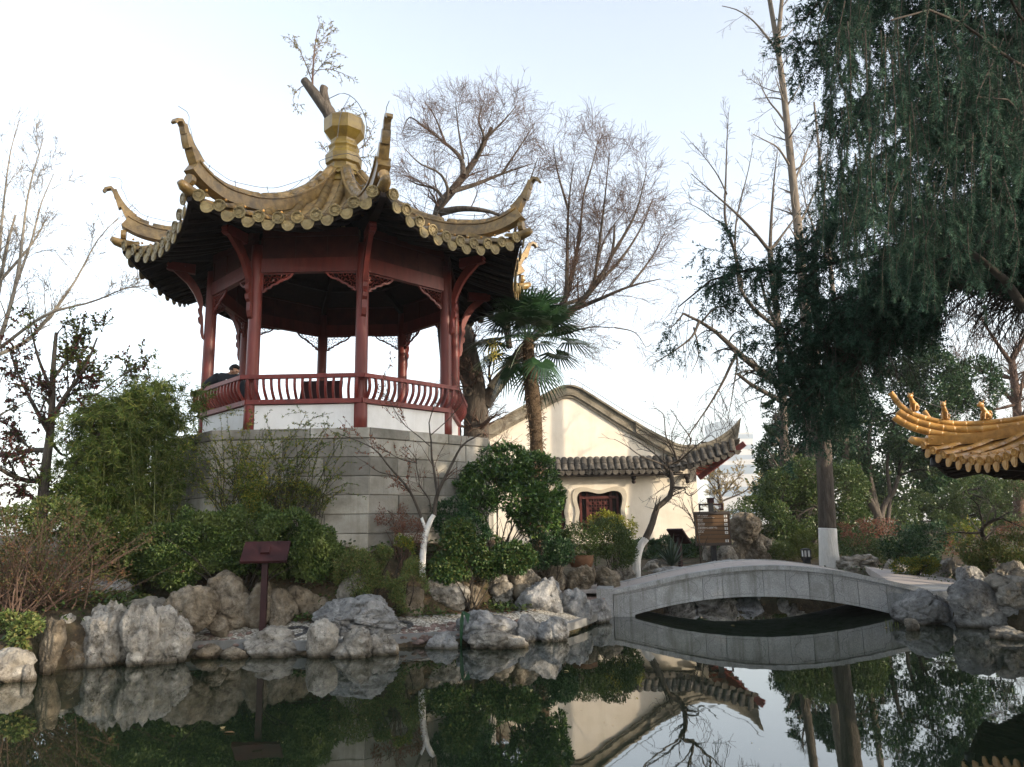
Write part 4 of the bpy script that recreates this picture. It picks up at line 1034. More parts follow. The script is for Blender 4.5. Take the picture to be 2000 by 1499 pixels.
for px, py, fc, kind, lab in ((1785, 797, (-.75, -.65), 'rearing', 'glazed ridge figurine nearest the horn tip of the orange roof'),
                              (1847, 822, (-.6, -.8), 'seated', 'middle glazed lion figurine on the orange roof ridge'),
                              (1926, 828, (-.95, -.3), 'seated', 'glazed lion figurine farthest from the tip of the orange roof ridge')):
    r_ = ray(px, py); nx, ny = cos(R2.phi), sin(R2.phi); t_ = (R2.c @ (nx, ny)) / (r_[0] * nx + r_[1] * ny)
    q = np.array((r_[0] * t_, r_[1] * t_)); hz = np.interp(np.linalg.norm(q - R2.c), TOP2[:, 0], TOP2[:, 1]) + R2.dz + .03
    part('ridge_figurine', figurine((q[0], q[1], hz), kind, fc), M['glaze_orange'], pv2, smooth=True, label=lab)
p = W(1826, 890, 15.9); bell = MB(); bell.lathe([(.001, .19), (.05, .18), (.075, .14), (.085, .05), (.105, 0), (.09, 0), (.07, .05)], (p[0], 15.95, p[2] - .22), 12); bell.tube(np.array([(p[0], 15.95, p[2] - .04), (p[0], 15.95, p[2] + .12)]), .008, 5)
part('wind_bell', bell, M['iron'], pv2, smooth=True)
wq = MB(); p0, p1 = W(1787, 776, 16.), W(1860, 802, 16.); wq.tube(interp([p0, (p0 + p1) / 2 - (0, 0, .03), p1], 8), .007, 4); wq.tube(np.array([p1, W(1860, 822, 16.)]), .007, 4); wq.tube(np.array([p1 + (.06, 0, 0), W(1866, 822, 16.)]), .007, 4); part('lightning_wire', wq, M['metal'], pv2)

# ------------------------------------------------------------------ reading stands (plain back towards the camera)
def reading_stand(base, top_px, Yt, yaw, w, label, tilt=.62, dpt=.36):
    b = np.array(base); zt = top_px
    t = thing('reading_stand', b, label, 'reading stand', 'brown reading stands')
    R_ = Matrix.Rotation(yaw, 4, 'Z')
    c = MB(); c.box((b[0], b[1], (b[2] - .3 + zt - .05) / 2), (.085, .085, zt - .05 - b[2] + .3), M=R_); part('post', c, M['brownwood'], t)
    c = MB(); Mx = R_ @ Matrix.Rotation(tilt, 4, 'X')
    c.box((b[0], b[1], zt - .02), (w, .045, dpt), M=Mx); pn = part('panel', c, M['brownwood'], t)
    n = Mx.to_3x3() @ Vector((0, 1, 0))
    c = MB(); c.box(tuple(Vector((b[0], b[1], zt - .02)) - n * .035), (.13, .03, .12), M=Mx); part('mounting', c, M['brownwood'], t)
    return t
s0 = G(513, 1226, .30)
tt_ = W(520, 1076, s0[1])
reading_stand(s0, tt_[2], 0, .12, .66, 'dark brown reading stand on the pebble path in front of the bushes', tilt=-.85, dpt=.42)
s1 = W(1330, 1116, 20.6)
tt_ = W(1325, 1046, s1[1])
reading_stand(s1, tt_[2], 0, -.9, .52, 'small brown reading stand beside the spiky agave beyond the bridge', tilt=.75, dpt=.5)

# ------------------------------------------------------------------ direction sign
sb = W(1388, 1104, 21.6); SY = sb[1]
def sw(px, py): return W(px, py, SY)
sg = thing('direction_sign', sb, 'brown slatted direction sign with white lettering and arrows by the scholar rock', 'sign')
sx0, sx1, sz1, sz0 = sw(1358, 1000)[0], sw(1422, 1000)[0], sw(1390, 1000)[2], sw(1390, 1066)[2]
cx_, w_ = (sx0 + sx1) / 2, sx1 - sx0; YAW = radians(-6)
SM = Matrix.Translation((cx_, SY, 0)) @ Matrix.Rotation(YAW, 4, 'Z')
def sp(x, y, z): return np.array(SM @ Vector((x, y, z)))
def sbox(b, x, y, z, dx, dy, dz): return b.box(sp(x, y, z), (dx, dy, dz), YAW)
c = MB(); sbox(c, 0, .10, (sz1 + .34 + sb[2] - .4) / 2, .13, .13, sz1 + .34 - sb[2] + .4); part('post', c, M['iron'], sg)
c = MB(); sbox(c, 0, .10, sz1 + .30, .17, .17, .10); sbox(c, 0, .1, sz1 + .37, .20, .20, .03); part('post_cap', c, M['brownwood'], sg)
for s_ in (-1, 1):
    c = MB(); sbox(c, s_ * .20, .10, sz1 + .20, .26, .05, .045); sbox(c, s_ * .31, .10, sz1 + .12, .045, .05, .16); sbox(c, s_ * .25, .10, sz1 + .07, .09, .05, .045); part('scroll_bracket', c, M['brownwood'], sg)
    c = MB(); sbox(c, s_ * (w_ / 2 + .012), .03, (sz1 + sz0) / 2, .025, .10, sz1 - sz0); part('side_frame', c, M['signcap'], sg)
c = MB(); sbox(c, 0, .02, sz1 - .03, w_ + .06, .13, .075); part('cap_rail', c, M['signcap'], sg)
c = MB(); sbox(c, 0, .02, sz0 + .03, w_ + .05, .12, .07); part('base_rail', c, M['signcap'], sg)
c = MB(); sbox(c, 0, .07, (sz1 + sz0) / 2, w_, .02, sz1 - sz0 - .12); part('backing', c, M['iron'], sg)
rows = [('莫愁古典园林', 'Ancient Classical Garden of Lake Temple'), ('荷花亭', 'Lotus Pavilion'), ('海山花园', 'Haishan Garden'), ('游客购物中心(售票下行)', 'Shopping Center'), ('洗手间', 'Toilet'), ('', ''), ('', '')]
hrow = (sz1 - .07 - sz0 - .065) / 7
def text_obj(name, body, size, pos, parent, mat):
    cu = bpy.data.curves.new(name, 'FONT'); cu.body = body; cu.size = size; cu.extrude = .0015
    tmp = bpy.data.objects.new(name, cu); COL.objects.link(tmp)
    dg = bpy.context.evaluated_depsgraph_get(); me = bpy.data.meshes.new_from_object(tmp.evaluated_get(dg)); bpy.data.objects.remove(tmp)
    me.name = name; me.materials.clear(); me.materials.append(mat)
    Mx = SM @ Matrix.Translation(pos) @ Matrix.Rotation(pi / 2, 4, 'X')
    return place(name, me, Mx, parent, kind=None)
for i, (zh, en) in enumerate(rows):
    zc = sz1 - .07 - hrow * (i + .5)
    c = MB(); sbox(c, 0, .02, zc, w_ - .004, .05, hrow - .012); sl = part('slat', c, M['sign'], sg)
    if zh:
        text_obj('lettering', zh, hrow * .44, (-w_ / 2 + .05, -.0065, zc + .005), sl, M['white'])
        text_obj('lettering', en, hrow * .25, (-w_ / 2 + .05, -.0065, zc - hrow * .36), sl, M['white'])
    if i != 5:
        c = MB(); sbox(c, w_ / 2 - .09, -.007, zc, .085, .004, hrow * .62); ic = part('arrow_plate', c, M['white'], sl)
        c = MB(); ax, az = w_ / 2 - .09, zc
        sh = [(-.03, 0), (0, .035), (0, .012), (.03, .012), (.03, -.012), (0, -.012), (0, -.035)] if i in (1, 2, 4) else [(0, .036), (.032, .004), (.012, .004), (.012, -.034), (-.012, -.034), (-.012, .004), (-.032, .004)]
        if i == 6: sh = [(-.014, .034), (.014, .034), (.02, -.005), (.01, -.034), (-.01, -.034), (-.02, -.005)]
        c.prism([sh], SM @ Matrix.Translation((ax, -.0095, az)) @ Matrix.Rotation(pi / 2, 4, 'X'), .002); part('arrow', c, M['grey'], sl)

# ------------------------------------------------------------------ small garden lantern, planter tub
p = W(1575, 1093, 20.6); t = thing('garden_lantern', p, 'small black and white garden lantern left of the limewashed trunk', 'lantern')
k_ = p[1] / F_PX; lw, lh = 15 * k_, 17 * k_
c = MB(); c.box((p[0], p[1], p[2] - .13), (lw * .75, lw * .75, .35)); part('base', c, M['iron'], t)
c = MB(); c.box((p[0], p[1], p[2] + .04 + lh / 2), (lw * .8, lw * .8, lh * .72)); part('shade', c, M['white'], t)
for i, j in ((-1, -1), (-1, 1), (1, -1), (1, 1)):
    c = MB(); c.box((p[0] + i * lw * .42, p[1] + j * lw * .42, p[2] + lh / 2), (.025, .025, lh)); part('corner_bar', c, M['iron'], t)
c = MB(); c.box((p[0], p[1] - lw * .44, p[2] + lh / 2), (.03, .012, lh)); part('corner_bar', c, M['iron'], t)
c = MB(); c.lathe([(lw * .72, 0), (lw * .62, .035), (.001, .06)], (p[0], p[1], p[2] + lh), 4, pi / 4); part('cap', c, M['iron'], t)

p = W(1136, 1108, 16.2); t = thing('planter_tub', p, 'rusty brown half-barrel planter on the rocks below the round green bush', 'planter')
c = MB(); r_ = 24 * 16.2 / F_PX; c.lathe([(r_ * .8, 0), (r_ * .95, .10), (r_, .24), (r_ * .94, .24), (r_ * .86, .12)], p, 20, caps=False); part('tub', c, surf('rusty_tub', [(.09, .045, .025), (.14, .07, .035), (.17, .09, .05)], 6, .8, .4, 20), t, smooth=True)
c = MB(); c.lathe([(.001, .2), (r_ * .92, .2)], p, 20, caps=False); part('soil', c, M['soil'], t)

# ------------------------------------------------------------------ towers in the haze
glass = surf('pale_glass_facade', [(.10, .15, .19), (.14, .19, .235)], .05, .35, 0, spec=.5)
conc = surf('pale_concrete_facade', [(.36, .35, .33), (.42, .41, .39)], .05, .8, 0)
def tower(px0, px1, pytop, Y, mats, label, nb, wedge=0):
    a, e = W(px0, 900, Y), W(px1, 900, Y); h = W((px0 + px1) / 2, pytop, Y)[2]; w = e[0] - a[0]
    t = thing('office_tower', ((a[0] + e[0]) / 2, Y, 0), label, 'tower', 'hazy towers on the skyline')
    c = MB(); z0_ = -2
    top = [(a[0], Y, h - wedge), (e[0], Y, h), (e[0], Y + w, h), (a[0], Y + w, h - wedge)]
    c.add([(x, y, z0_) for x, y, _ in top] + top, [(0, 1, 5, 4), (1, 2, 6, 5), (2, 3, 7, 6), (3, 0, 4, 7), (4, 5, 6, 7)]); part('wall', c, mats[0], t)
    for i in range(nb):
        z = z0_ + (h - wedge - z0_) * (i + .6) / nb; c = MB(); c.box(((a[0] + e[0]) / 2, Y + w / 2, z), (w + 1.2, w + 1.2, (h - z0_) / nb * .42)); part('window_band', c, mats[1], t)
tower(1389, 1421, 821, 1210., (glass, glass), 'blue glass tower in the haze between house roof and dark trees', 10, wedge=6)
tower(1424, 1450, 822, 1330., (glass, glass), 'tall slab tower behind the striped block in the haze', 10)
tower(1440, 1474, 845, 1260., (conc, glass), 'pale striped tower block fading in the haze', 9)
tower(1405, 1470, 900, 1000., (conc, glass), 'low pale block at the foot of the hazy towers', 3)

# ------------------------------------------------------------------ rocks
B_, C_, D_, E_ = 'rocks along the pond edge', 'boulders walling the raised bed', 'rocks on the right bank', 'rocks on the far bank'
_ico = {}
def ico(n):
    if n not in _ico:
        bm = bmesh.new(); bmesh.ops.create_icosphere(bm, subdivisions=n, radius=1)
        bm.verts.ensure_lookup_table()
        _ico[n] = (np.array([v.co[:] for v in bm.verts]), np.array([[v.index for v in f.verts] for f in bm.faces])); bm.free()
    return _ico[n]
def rock_shape(seed, style, sub=5):
    rng = np.random.RandomState(seed); d, f = ico(sub)
    n = unit(rng.normal(size=(16, 3)) * (1, 1, .8)); h = rng.uniform(.62, 1.0, 16)
    dots = d @ n.T
    r = np.where(dots > .12, h / np.maximum(dots, .12), 9.)
    k = 9. if style != 'round' else 6.
    r = -np.log(np.exp(-k * r).sum(1)) / k                              # softly rounded facets
    r = np.clip(r, .5, 1.1)
    p = d * r[:, None]; o = rng.uniform(0, 90, 3)
    # lobes: cells on the stone, grooved where they meet, each at its own height
    nl = 9 if style == 'lake' else 5
    cc = unit(rng.normal(size=(nl, 3)) * (1, 1, .75)) * rng.uniform(.75, 1., (nl, 1))
    q = p + (.22 if style == 'lake' else .15) * np.stack([noise3(p * 1.6 + o + k) for k in (9, 31, 57)], -1)
    ds = np.sort(np.linalg.norm(q[:, None] - cc[None], axis=2), 1); idx = np.argmin(np.linalg.norm(q[:, None] - cc[None], axis=2), 1)
    g = ds[:, 1] - ds[:, 0]; dep = (.15 if style == 'lake' else .07)
    p = p - d * (dep * np.exp(-g / .055) + .05 * np.exp(-g / .2))[:, None] + d * (rng.uniform(-.08, .08, nl)[idx] * np.clip(g / .12, 0, 1))[:, None]
    if style == 'lake':
        for w in unit(rng.normal(size=(12, 3))):
            gg = np.exp(-((1 - d @ w) / rng.uniform(.004, .022))); p = p - d * (rng.uniform(.06, .2) * gg)[:, None]
        a = fbm(p * (2.2, 2.2, 1.5) + o, 5, True) - .95; p = p + d * (.075 * a)[:, None]
    else:
        a = fbm(p * 1.6 + o, 5, True) - .95; p = p + d * (.05 * a)[:, None]
        st = np.sin((p[:, 2] * rng.uniform(4, 7) + 1.3 * noise3(p * 1.2 + o)) * 2.2); p = p + d * (.018 * st)[:, None]
    p = p + d * (.055 * fbm(p * 4.5 + o, 4))[:, None] + d * (.030 * (fbm(p * 11 + o, 4, True) - .9))[:, None]
    lo, hi = np.percentile(p, .6, 0), np.percentile(p, 99.4, 0)
    return (p - (lo + hi) / 2) / (hi - lo), f
def rock(x0, y0, x1, y1, z0, label, seed, style='lake', mat='rock', group='rocks along the pond edge', Y=None, deep=.8, sub=5, bury=.12, yaw=None):
    """a rock filling the picture box x0..x1, y0..y1, standing on height z0 (or at distance Y)"""
    cx_ = (x0 + x1) / 2
    if group == E_: Y = {1374: 22.4, 1398: 22.1, 1632: 19.4, 1728: 18.8, 1818: 17.6, 1866: 16.4, 1930: 15.6, 1272: 18.8, 1360: 20.4, 1248: 20., 1186: 17.4}.get(x0, Y)
    if Y is None: g = G(cx_, y1, z0)
    else: g = W(cx_, y1, Y)
    s = g[1] / F_PX
    w = (x1 - x0) * s; D = w * deep if w < 2 else w * deep * .6
    yc = g[1] + D * .36
    b0, b1 = W(cx_, y1, g[1]), W(cx_, y0, yc - D * .1)
    zt, zb_ = b1[2], b0[2] - bury
    p, f = rock_shape(seed, style, sub)
    rng = np.random.RandomState(seed + 1)
    a = rng.uniform(-.5, .5) if yaw is None else yaw
    R_ = np.array(((cos(a), -sin(a), 0), (sin(a), cos(a), 0), (0, 0, 1)))
    p = p @ R_.T; lo, hi = p.min(0), p.max(0); p = (p - (lo + hi) / 2) / (hi - lo)
    xc = (W(x0, y1, yc)[0] + W(x1, y1, yc)[0]) / 2; wx = W(x1, y1, yc)[0] - W(x0, y1, yc)[0]
    v = p * (wx, D, zt - zb_) + (xc, yc, (zt + zb_) / 2)
    c = MB(); c.add(v, None, f)
    return solo('rock', c, M[mat], (xc, yc, zb_), label, 'rock', group, smooth=True, fix=False)
ROCKS = [
 # front edge, left to right
 (-40, 1266, 58, 1336, 0, 'pale smooth boulder cut by the left picture edge at the waterline', 'lake', 'rock', B_),
 (40, 1296, 74, 1332, 0, 'small stone tucked against the pale boulder at the left edge', 'round', 'rock', B_),
 (72, 1205, 122, 1318, 0, 'upright post-like rock standing in the water left of the big fluted rock', 'round', 'rock_tan', B_),
 (104, 1198, 146, 1262, .25, 'round-topped stone between the post-like rock and the big fluted rock', 'round', 'rock', B_),
 (112, 1236, 168, 1306, 0, 'low brown weathered stone at the water between the post-like rock and the fluted boulders', 'round', 'rock_tan', B_),
 (148, 1172, 262, 1304, 0, 'broad fluted boulder, left block of the large pitted group', 'lake', 'rock', B_),
 (232, 1176, 312, 1303, 0, 'fluted boulder in the middle of the large pitted group', 'lake', 'rock', B_),
 (288, 1182, 373, 1297, 0, 'tall squared boulder at the right end of the large pitted group', 'lake', 'rock', B_),
 (196, 1166, 330, 1236, .3, 'ridge-backed boulder capping the large pitted group', 'lake', 'rock', B_),
 (372, 1258, 432, 1288, 0, 'low flat stone at the water below the pebble path, right of the pitted group', 'round', 'rock_tan', B_),
 (425, 1262, 486, 1288, 0, 'low reddish stone between the flat stone and the overhanging grey rock', 'round', 'rock_tan', B_),
 (472, 1224, 602, 1284, 0, 'low overhanging grey rock at the foot of the reading stand', 'lake', 'rock', B_),
 (594, 1206, 664, 1286, 0, 'pale rounded block, lower left of the cracked rock pile', 'round', 'rock', B_),
 (646, 1226, 728, 1286, 0, 'squared block with a green sprig in the cracked rock pile', 'lake', 'rock', B_),
 (716, 1232, 781, 1280, 0, 'short block at the lower right corner of the cracked rock pile', 'lake', 'rock', B_),
 (612, 1162, 786, 1246, .16, 'wide cracked grey boulder on top of the rock pile', 'lake', 'rock_blue', B_),
 (822, 1232, 902, 1268, 0, 'arched low rock at the water left of the bent leaf', 'lake', 'rock_blue', B_),
 (888, 1190, 1012, 1244, .14, 'long smooth grey-blue rock behind the bent leaf', 'lake', 'rock_blue', B_),
 (914, 1226, 1034, 1268, 0, 'pale notched rock at the waterline right of the bent leaf', 'lake', 'rock', B_),
 (1008, 1198, 1062, 1254, 0, 'rounded stone under the big upright boulder', 'round', 'rock_blue', B_),
 (1046, 1204, 1112, 1254, 0, 'faceted stone at the water right below the big upright boulder', 'lake', 'rock_blue', B_),
 (1002, 1128, 1106, 1216, .12, 'big upright grey boulder at the middle of the bank', 'lake', 'rock_blue', B_),
 (1096, 1148, 1158, 1226, 0, 'dark blue-grey stack right of the big upright boulder', 'lake', 'rock_blue', B_),
 (1140, 1168, 1198, 1218, 0, 'dark rock against the left foot of the bridge', 'lake', 'rock_blue', B_),
 # bed wall
 (100, 1126, 260, 1206, .45, 'long low weathered boulder behind the large pitted group', 'round', 'rock_blue', C_),
 (206, 1088, 252, 1150, .75, 'pale pointed stone standing under the green hedge bush', 'lake', 'rock', C_),
 (238, 1108, 336, 1160, .7, 'dark boulder in the shade under the green hedge bush', 'round', 'rock_tan', C_),
 (312, 1142, 424, 1238, .30, 'brown boulder behind the path left of the reading stand', 'round', 'rock_tan', C_),
 (396, 1112, 502, 1226, .30, 'largest rounded brown boulder left of the reading stand', 'round', 'rock_tan', C_),
 (404, 1204, 446, 1232, .30, 'small wedge stone at the foot of the largest brown boulder', 'round', 'rock_tan', C_),
 (520, 1148, 580, 1222, .30, 'flat-topped brown boulder just right of the reading stand', 'round', 'rock_tan', C_),
 (556, 1142, 644, 1216, .30, 'layered brown boulder behind the cracked rock pile', 'round', 'rock_tan', C_),
 (656, 1108, 716, 1180, .55, 'grey slab leaning under the low twiggy bush', 'round', 'rock', C_),
 (762, 1146, 828, 1208, .30, 'mossy brown boulder left of the white-capped boulder', 'round', 'rock_tan', C_),
 (820, 1114, 922, 1200, .30, 'squat boulder with a pale cracked cap under the bare maple', 'round', 'rock', C_),
 (930, 1116, 1008, 1190, .30, 'pale ribbed stone under the ivy bank', 'lake', 'rock', C_),
 (992, 1104, 1066, 1170, .45, 'brown stone behind the big upright boulder', 'round', 'rock_tan', C_),
 (1050, 1094, 1110, 1156, .45, 'upright split brown rock under the round green bush', 'round', 'rock_tan', C_),
 (1100, 1102, 1166, 1154, .45, 'pale brown rock below the planter tub', 'lake', 'rock_tan', C_),
 (1158, 1106, 1214, 1156, .40, 'rounded tan stone nearest the left end of the bridge', 'round', 'rock_tan', C_),
 (470, 1132, 534, 1224, .30, 'shaded brown boulder hidden behind the post of the reading stand', 'round', 'rock_tan', C_),
 (628, 1150, 700, 1206, .30, 'dark brown boulder behind the right end of the cracked rock pile', 'round', 'rock_tan', C_),
 (706, 1140, 776, 1206, .30, 'dull brown boulder under the low twiggy bush', 'round', 'rock_tan', C_),
 (886, 1140, 944, 1196, .30, 'small brown boulder between the pale-capped boulder and the ribbed stone', 'round', 'rock_tan', C_),
 # far bank
 (1186, 1098, 1246, 1142, .38, 'dark boulder left of the crooked limewashed tree', 'lake', 'rock', E_),
 (1248, 1092, 1332, 1122, .5, 'low pale rocks right of the crooked limewashed tree', 'lake', 'rock', E_),
 (1272, 1106, 1372, 1134, .42, 'bluish pitted rock rising behind the bridge coping', 'lake', 'rock_blue', E_),
 (1360, 1092, 1440, 1116, .55, 'low blue-grey rock at the foot of the direction sign', 'lake', 'rock_blue', E_),
 (1374, 1030, 1402, 1104, .6, 'narrow upright stone behind the sign post', 'lake', 'rock', E_),
 (1398, 1060, 1442, 1106, .6, 'jagged pale stone between the sign post and the scholar rock', 'lake', 'rock', E_),
 (1632, 1082, 1716, 1108, .66, 'flat pale rock right of the limewashed trunk', 'lake', 'rock', E_),
 (1728, 1092, 1790, 1118, .62, 'low rock under the dark round shrub right of the flat pale rock', 'lake', 'rock', E_),
 (1818, 1088, 1880, 1128, .56, 'grey rock above the right end of the bridge', 'lake', 'rock', E_),
 (1866, 1104, 1928, 1142, .5, 'blue-grey rock between the bridge end and the tall bank boulders', 'lake', 'rock_blue', E_),
 (1930, 1094, 2010, 1148, .5, 'rounded rock near the right edge above the bank boulders', 'lake', 'rock', E_),
 (1290, 1150, 1350, 1178, None, 'rock on the far shore seen under the left part of the arch', 'lake', 'rock', E_),
 (1352, 1142, 1430, 1170, None, 'pitted rock on the far shore behind the bridge arch', 'lake', 'rock', E_),
 (1425, 1140, 1500, 1172, None, 'dark rock on the far shore behind the middle of the arch', 'lake', 'rock_blue', E_),
 (1505, 1146, 1590, 1174, None, 'low rock on the far shore behind the right part of the arch', 'lake', 'rock', E_),
 # right bank
 (1742, 1150, 1852, 1222, 0, 'craggy grey rock covering the right foot of the bridge', 'lake', 'rock_blue', D_),
 (1852, 1130, 1962, 1228, 0, 'big smooth squared boulder right of the bridge foot', 'round', 'rock_blue', D_),
 (1944, 1150, 2030, 1212, .12, 'dark angular boulder at the right edge above the water', 'round', 'rock_blue', D_),
 (1938, 1120, 2040, 1176, .4, 'broad pale boulder at the right edge on top of the bank', 'lake', 'rock', D_),
 (1938, 1226, 2020, 1250, 0, 'flat pale slab lying at the waterline near the right edge', 'lake', 'rock', D_),
 (1770, 1208, 1800, 1232, 0, 'small stone in the water under the craggy grey rock', 'lake', 'rock', D_),
]
for i, (x0, y0, x1, y1, z0, lab, st, mt, gp) in enumerate(ROCKS):
    big = (x1 - x0) > 80
    if z0 is None:
        Yb = {1290: 18.2, 1352: 18.9, 1425: 19.3, 1505: 19.2}[x0]; q = W((x0 + x1) / 2, 1100, Yb)
        rw = (x1 - x0) * Yb / F_PX; p, f = rock_shape(300 + i, st, 4); c = MB(); c.add(p * (rw, .9, .85) + (q[0], Yb, .2), None, f)
        solo('rock', c, M[mt], (q[0], Yb, -.2), lab, 'rock', gp, smooth=True, fix=False); continue
    rock(x0, y0, x1, y1, z0, lab, 300 + i * 7, st, mt, gp, sub=6 if i in (5, 7, 15) else 5, bury=.18 if z0 == 0 else (.4 if gp == E_ else .12))
# the tall scholar rock: one standing stone of stacked lobes
t = thing('scholar_rock', W(1466, 1100, 22.4), 'tall pitted scholar rock standing right of the direction sign', 'rock')
Ys = W(1466, 1100, 22.4)[1]
for i, (x0, y0, x1, y1) in enumerate(((1428, 1003, 1486, 1064), (1428, 1048, 1466, 1100), (1452, 1050, 1494, 1102), (1484, 1046, 1508, 1074), (1474, 1072, 1504, 1102))):
    p, f = rock_shape(900 + i * 3, 'lake', 5)
    a, b_ = W(x0, y1, Ys), W(x1, y0, Ys); c = MB(); a[2] -= .35 * (y1 > 1095)
    c.add(p * (b_[0] - a[0], (b_[0] - a[0]) * .8, b_[2] - a[2] + .06) + ((a[0] + b_[0]) / 2, Ys + .1 * (i % 2), (a[2] + b_[2]) / 2), None, f)
    part('rock_lobe', c, M['rock_tan'], t, smooth=True, fix=False)

# ------------------------------------------------------------------ growing branches, leaves, needles
def resample(P, k):
    P = np.asarray(P, float); s_ = np.concatenate([[0], np.cumsum(np.linalg.norm(np.diff(P, axis=0), axis=1))])
    t = np.linspace(0, s_[-1], k); return np.stack([np.interp(t, s_, P[:, j]) for j in range(3)], 1)
K = 7
def shoots(P, R, n, rng, length, angle=(35, 70), up=.2, wig=.12, grav=0., t0=.15, rr=.55, taper=.25, flat=1., t_pow=1., lmin=.35):
    """n side shoots on polylines P (m,K,3), chosen by length; returns new P, R"""
    L = np.linalg.norm(np.diff(P, axis=1), axis=2).sum(1); pr = L / L.sum()
    i = rng.choice(len(P), n, p=pr); t = t0 + (1 - t0) * rng.uniform(0, 1, n) ** t_pow
    f = t * (K - 1); a = np.minimum(f.astype(int), K - 2); f = f - a
    base = P[i, a] * (1 - f)[:, None] + P[i, a + 1] * f[:, None]
    rad = R[i, a] * (1 - f) + R[i, a + 1] * f
    T = unit(P[i, a + 1] - P[i, a])
    v = rng.normal(size=(n, 3)); v -= T * (v * T).sum(1)[:, None]; v = unit(v)
    q = np.radians(rng.uniform(*angle, n))
    d = T * np.cos(q)[:, None] + v * np.sin(q)[:, None]
    d[:, 2] += up; d *= (1, flat, 1); d = unit(d)
    ln = (length * rng.uniform(lmin, 1, n) * (1 - .45 * t)) if np.isscalar(length) else rng.uniform(*length, n)
    out = np.zeros((n, K, 3)); out[:, 0] = base
    w = rng.normal(size=(n, 3)) * wig
    for k in range(1, K):
        d = d + w * .6 + rng.normal(size=(n, 3)) * wig * .7; d[:, 2] += grav * k / K; d = unit(d)
        out[:, k] = out[:, k - 1] + d * (ln / (K - 1))[:, None]
    r0 = rad * rr * rng.uniform(.6, 1, n)
    return out, r0[:, None] * np.linspace(1, taper, K)[None]
def limbs(specs, k=K):
    P = np.stack([resample(interp(p, 24), k) for p, _, _ in specs]); R = np.stack([np.linspace(a, b, k) for _, a, b in specs]); return P, R
def along(P, n, rng, t0=.1):
    L = np.linalg.norm(np.diff(P, axis=1), axis=2).sum(1); i = rng.choice(len(P), n, p=L / L.sum())
    f = (t0 + (1 - t0) * rng.uniform(0, 1, n)) * (P.shape[1] - 1 - 1e-6); a = f.astype(int); f = (f - a)[:, None]
    return P[i, a] * (1 - f) + P[i, a + 1] * f, unit(P[i, a + 1] - P[i, a])
def leaves(b, pos, axis, nrm, L, Wd, fold=.18):
    """one bent four-point blade per leaf"""
    axis = unit(axis); side = unit(np.cross(axis, nrm)); up = np.cross(side, axis)
    L, Wd = np.broadcast_to(L, len(pos))[:, None], np.broadcast_to(Wd, len(pos))[:, None]
    mid = pos + axis * L * .45
    V = np.stack([pos, mid + side * Wd / 2 + up * Wd * fold, pos + axis * L - up * L * .08, mid - side * Wd / 2 + up * Wd * fold], 1)
    b.quads(V); return b
def rnd_axis(rng, n, up=.2): v = rng.normal(size=(n, 3)); v[:, 2] += up; return unit(v)
def clump_points(rng, n, c, r, gap=.0, scale=1.5, shell=.55, off=0.):
    """points through an ellipsoid, denser near its skin, thinned by noise so gaps and clusters appear"""
    out = []; c, r = np.asarray(c, float), np.asarray(r, float); m = 0
    for _ in range(12):
        d = unit(rng.normal(size=(n * 2, 3))); q = rng.uniform(0, 1, n * 2) ** (1 / 3.); q = shell + (1 - shell) * q if shell > 0 else q
        q = q * (1 + .28 * noise3(d * 2.1 + off) + .12 * noise3(d * 5 + off))
        p = c + d * q[:, None] * r
        p = p[noise3(p * scale + off) > gap]
        out.append(p); m += len(p)
        if m >= n: break
    return np.concatenate(out)[:n]
def bush_crown(rng, clumps, L, Wd, dens, b=None, gap=-.05, scale=2.5, up=.35, droop=0., outw=.8, shell=.45):
    b = b or MB()
    for c, r, k in clumps:
        n = int(dens * k); p = clump_points(rng, n, c, r, gap, scale, shell, rng.uniform(0, 50)); n = len(p)
        o = unit((p - c) / np.asarray(r)); ax = unit(rng.normal(size=(n, 3)) * .8 + o * outw + (0, 0, up - droop))
        leaves(b, p, ax, unit(rng.normal(size=(n, 3)) * .55 + o * .4 + (0, 0, .7)), L * rng.uniform(.6, 1.2, n), Wd * rng.uniform(.7, 1.2, n))
    return b
def ground(p): return np.array((p[0], p[1], gz(p[0], p[1])))
def px_clumps(rng, boxes, Y, depth=.7, jit=.25):
    """ellipsoid clumps filling picture boxes (x0,y0,x1,y1,weight)"""
    o = []
    for x0, y0, x1, y1, k in boxes:
        yy = Y + rng.uniform(-jit, jit); c = W((x0 + x1) / 2, (y0 + y1) / 2, yy); a, e = W(x0, y1, yy), W(x1, y0, yy)
        rx, rz = (e[0] - a[0]) / 2, (e[2] - a[2]) / 2
        o.append((c, (rx, max(rx, rz) * depth, rz), k))
    return o
def stems(rng, base, tips, r, n_pts=8, wob=.08):
    P = []
    for t in tips:
        t = np.asarray(t); m = (base + t) / 2 + rng.normal(size=3) * wob * np.linalg.norm(t - base) + np.array((0, 0, .12)) * np.linalg.norm(t - base)
        P.append(resample(interp([base + rng.normal(size=3) * (.06, .06, 0), m, t], 16), K))
    P = np.stack(P); return P, np.linspace(1, .35, K)[None] * np.full((len(P), 1), r)

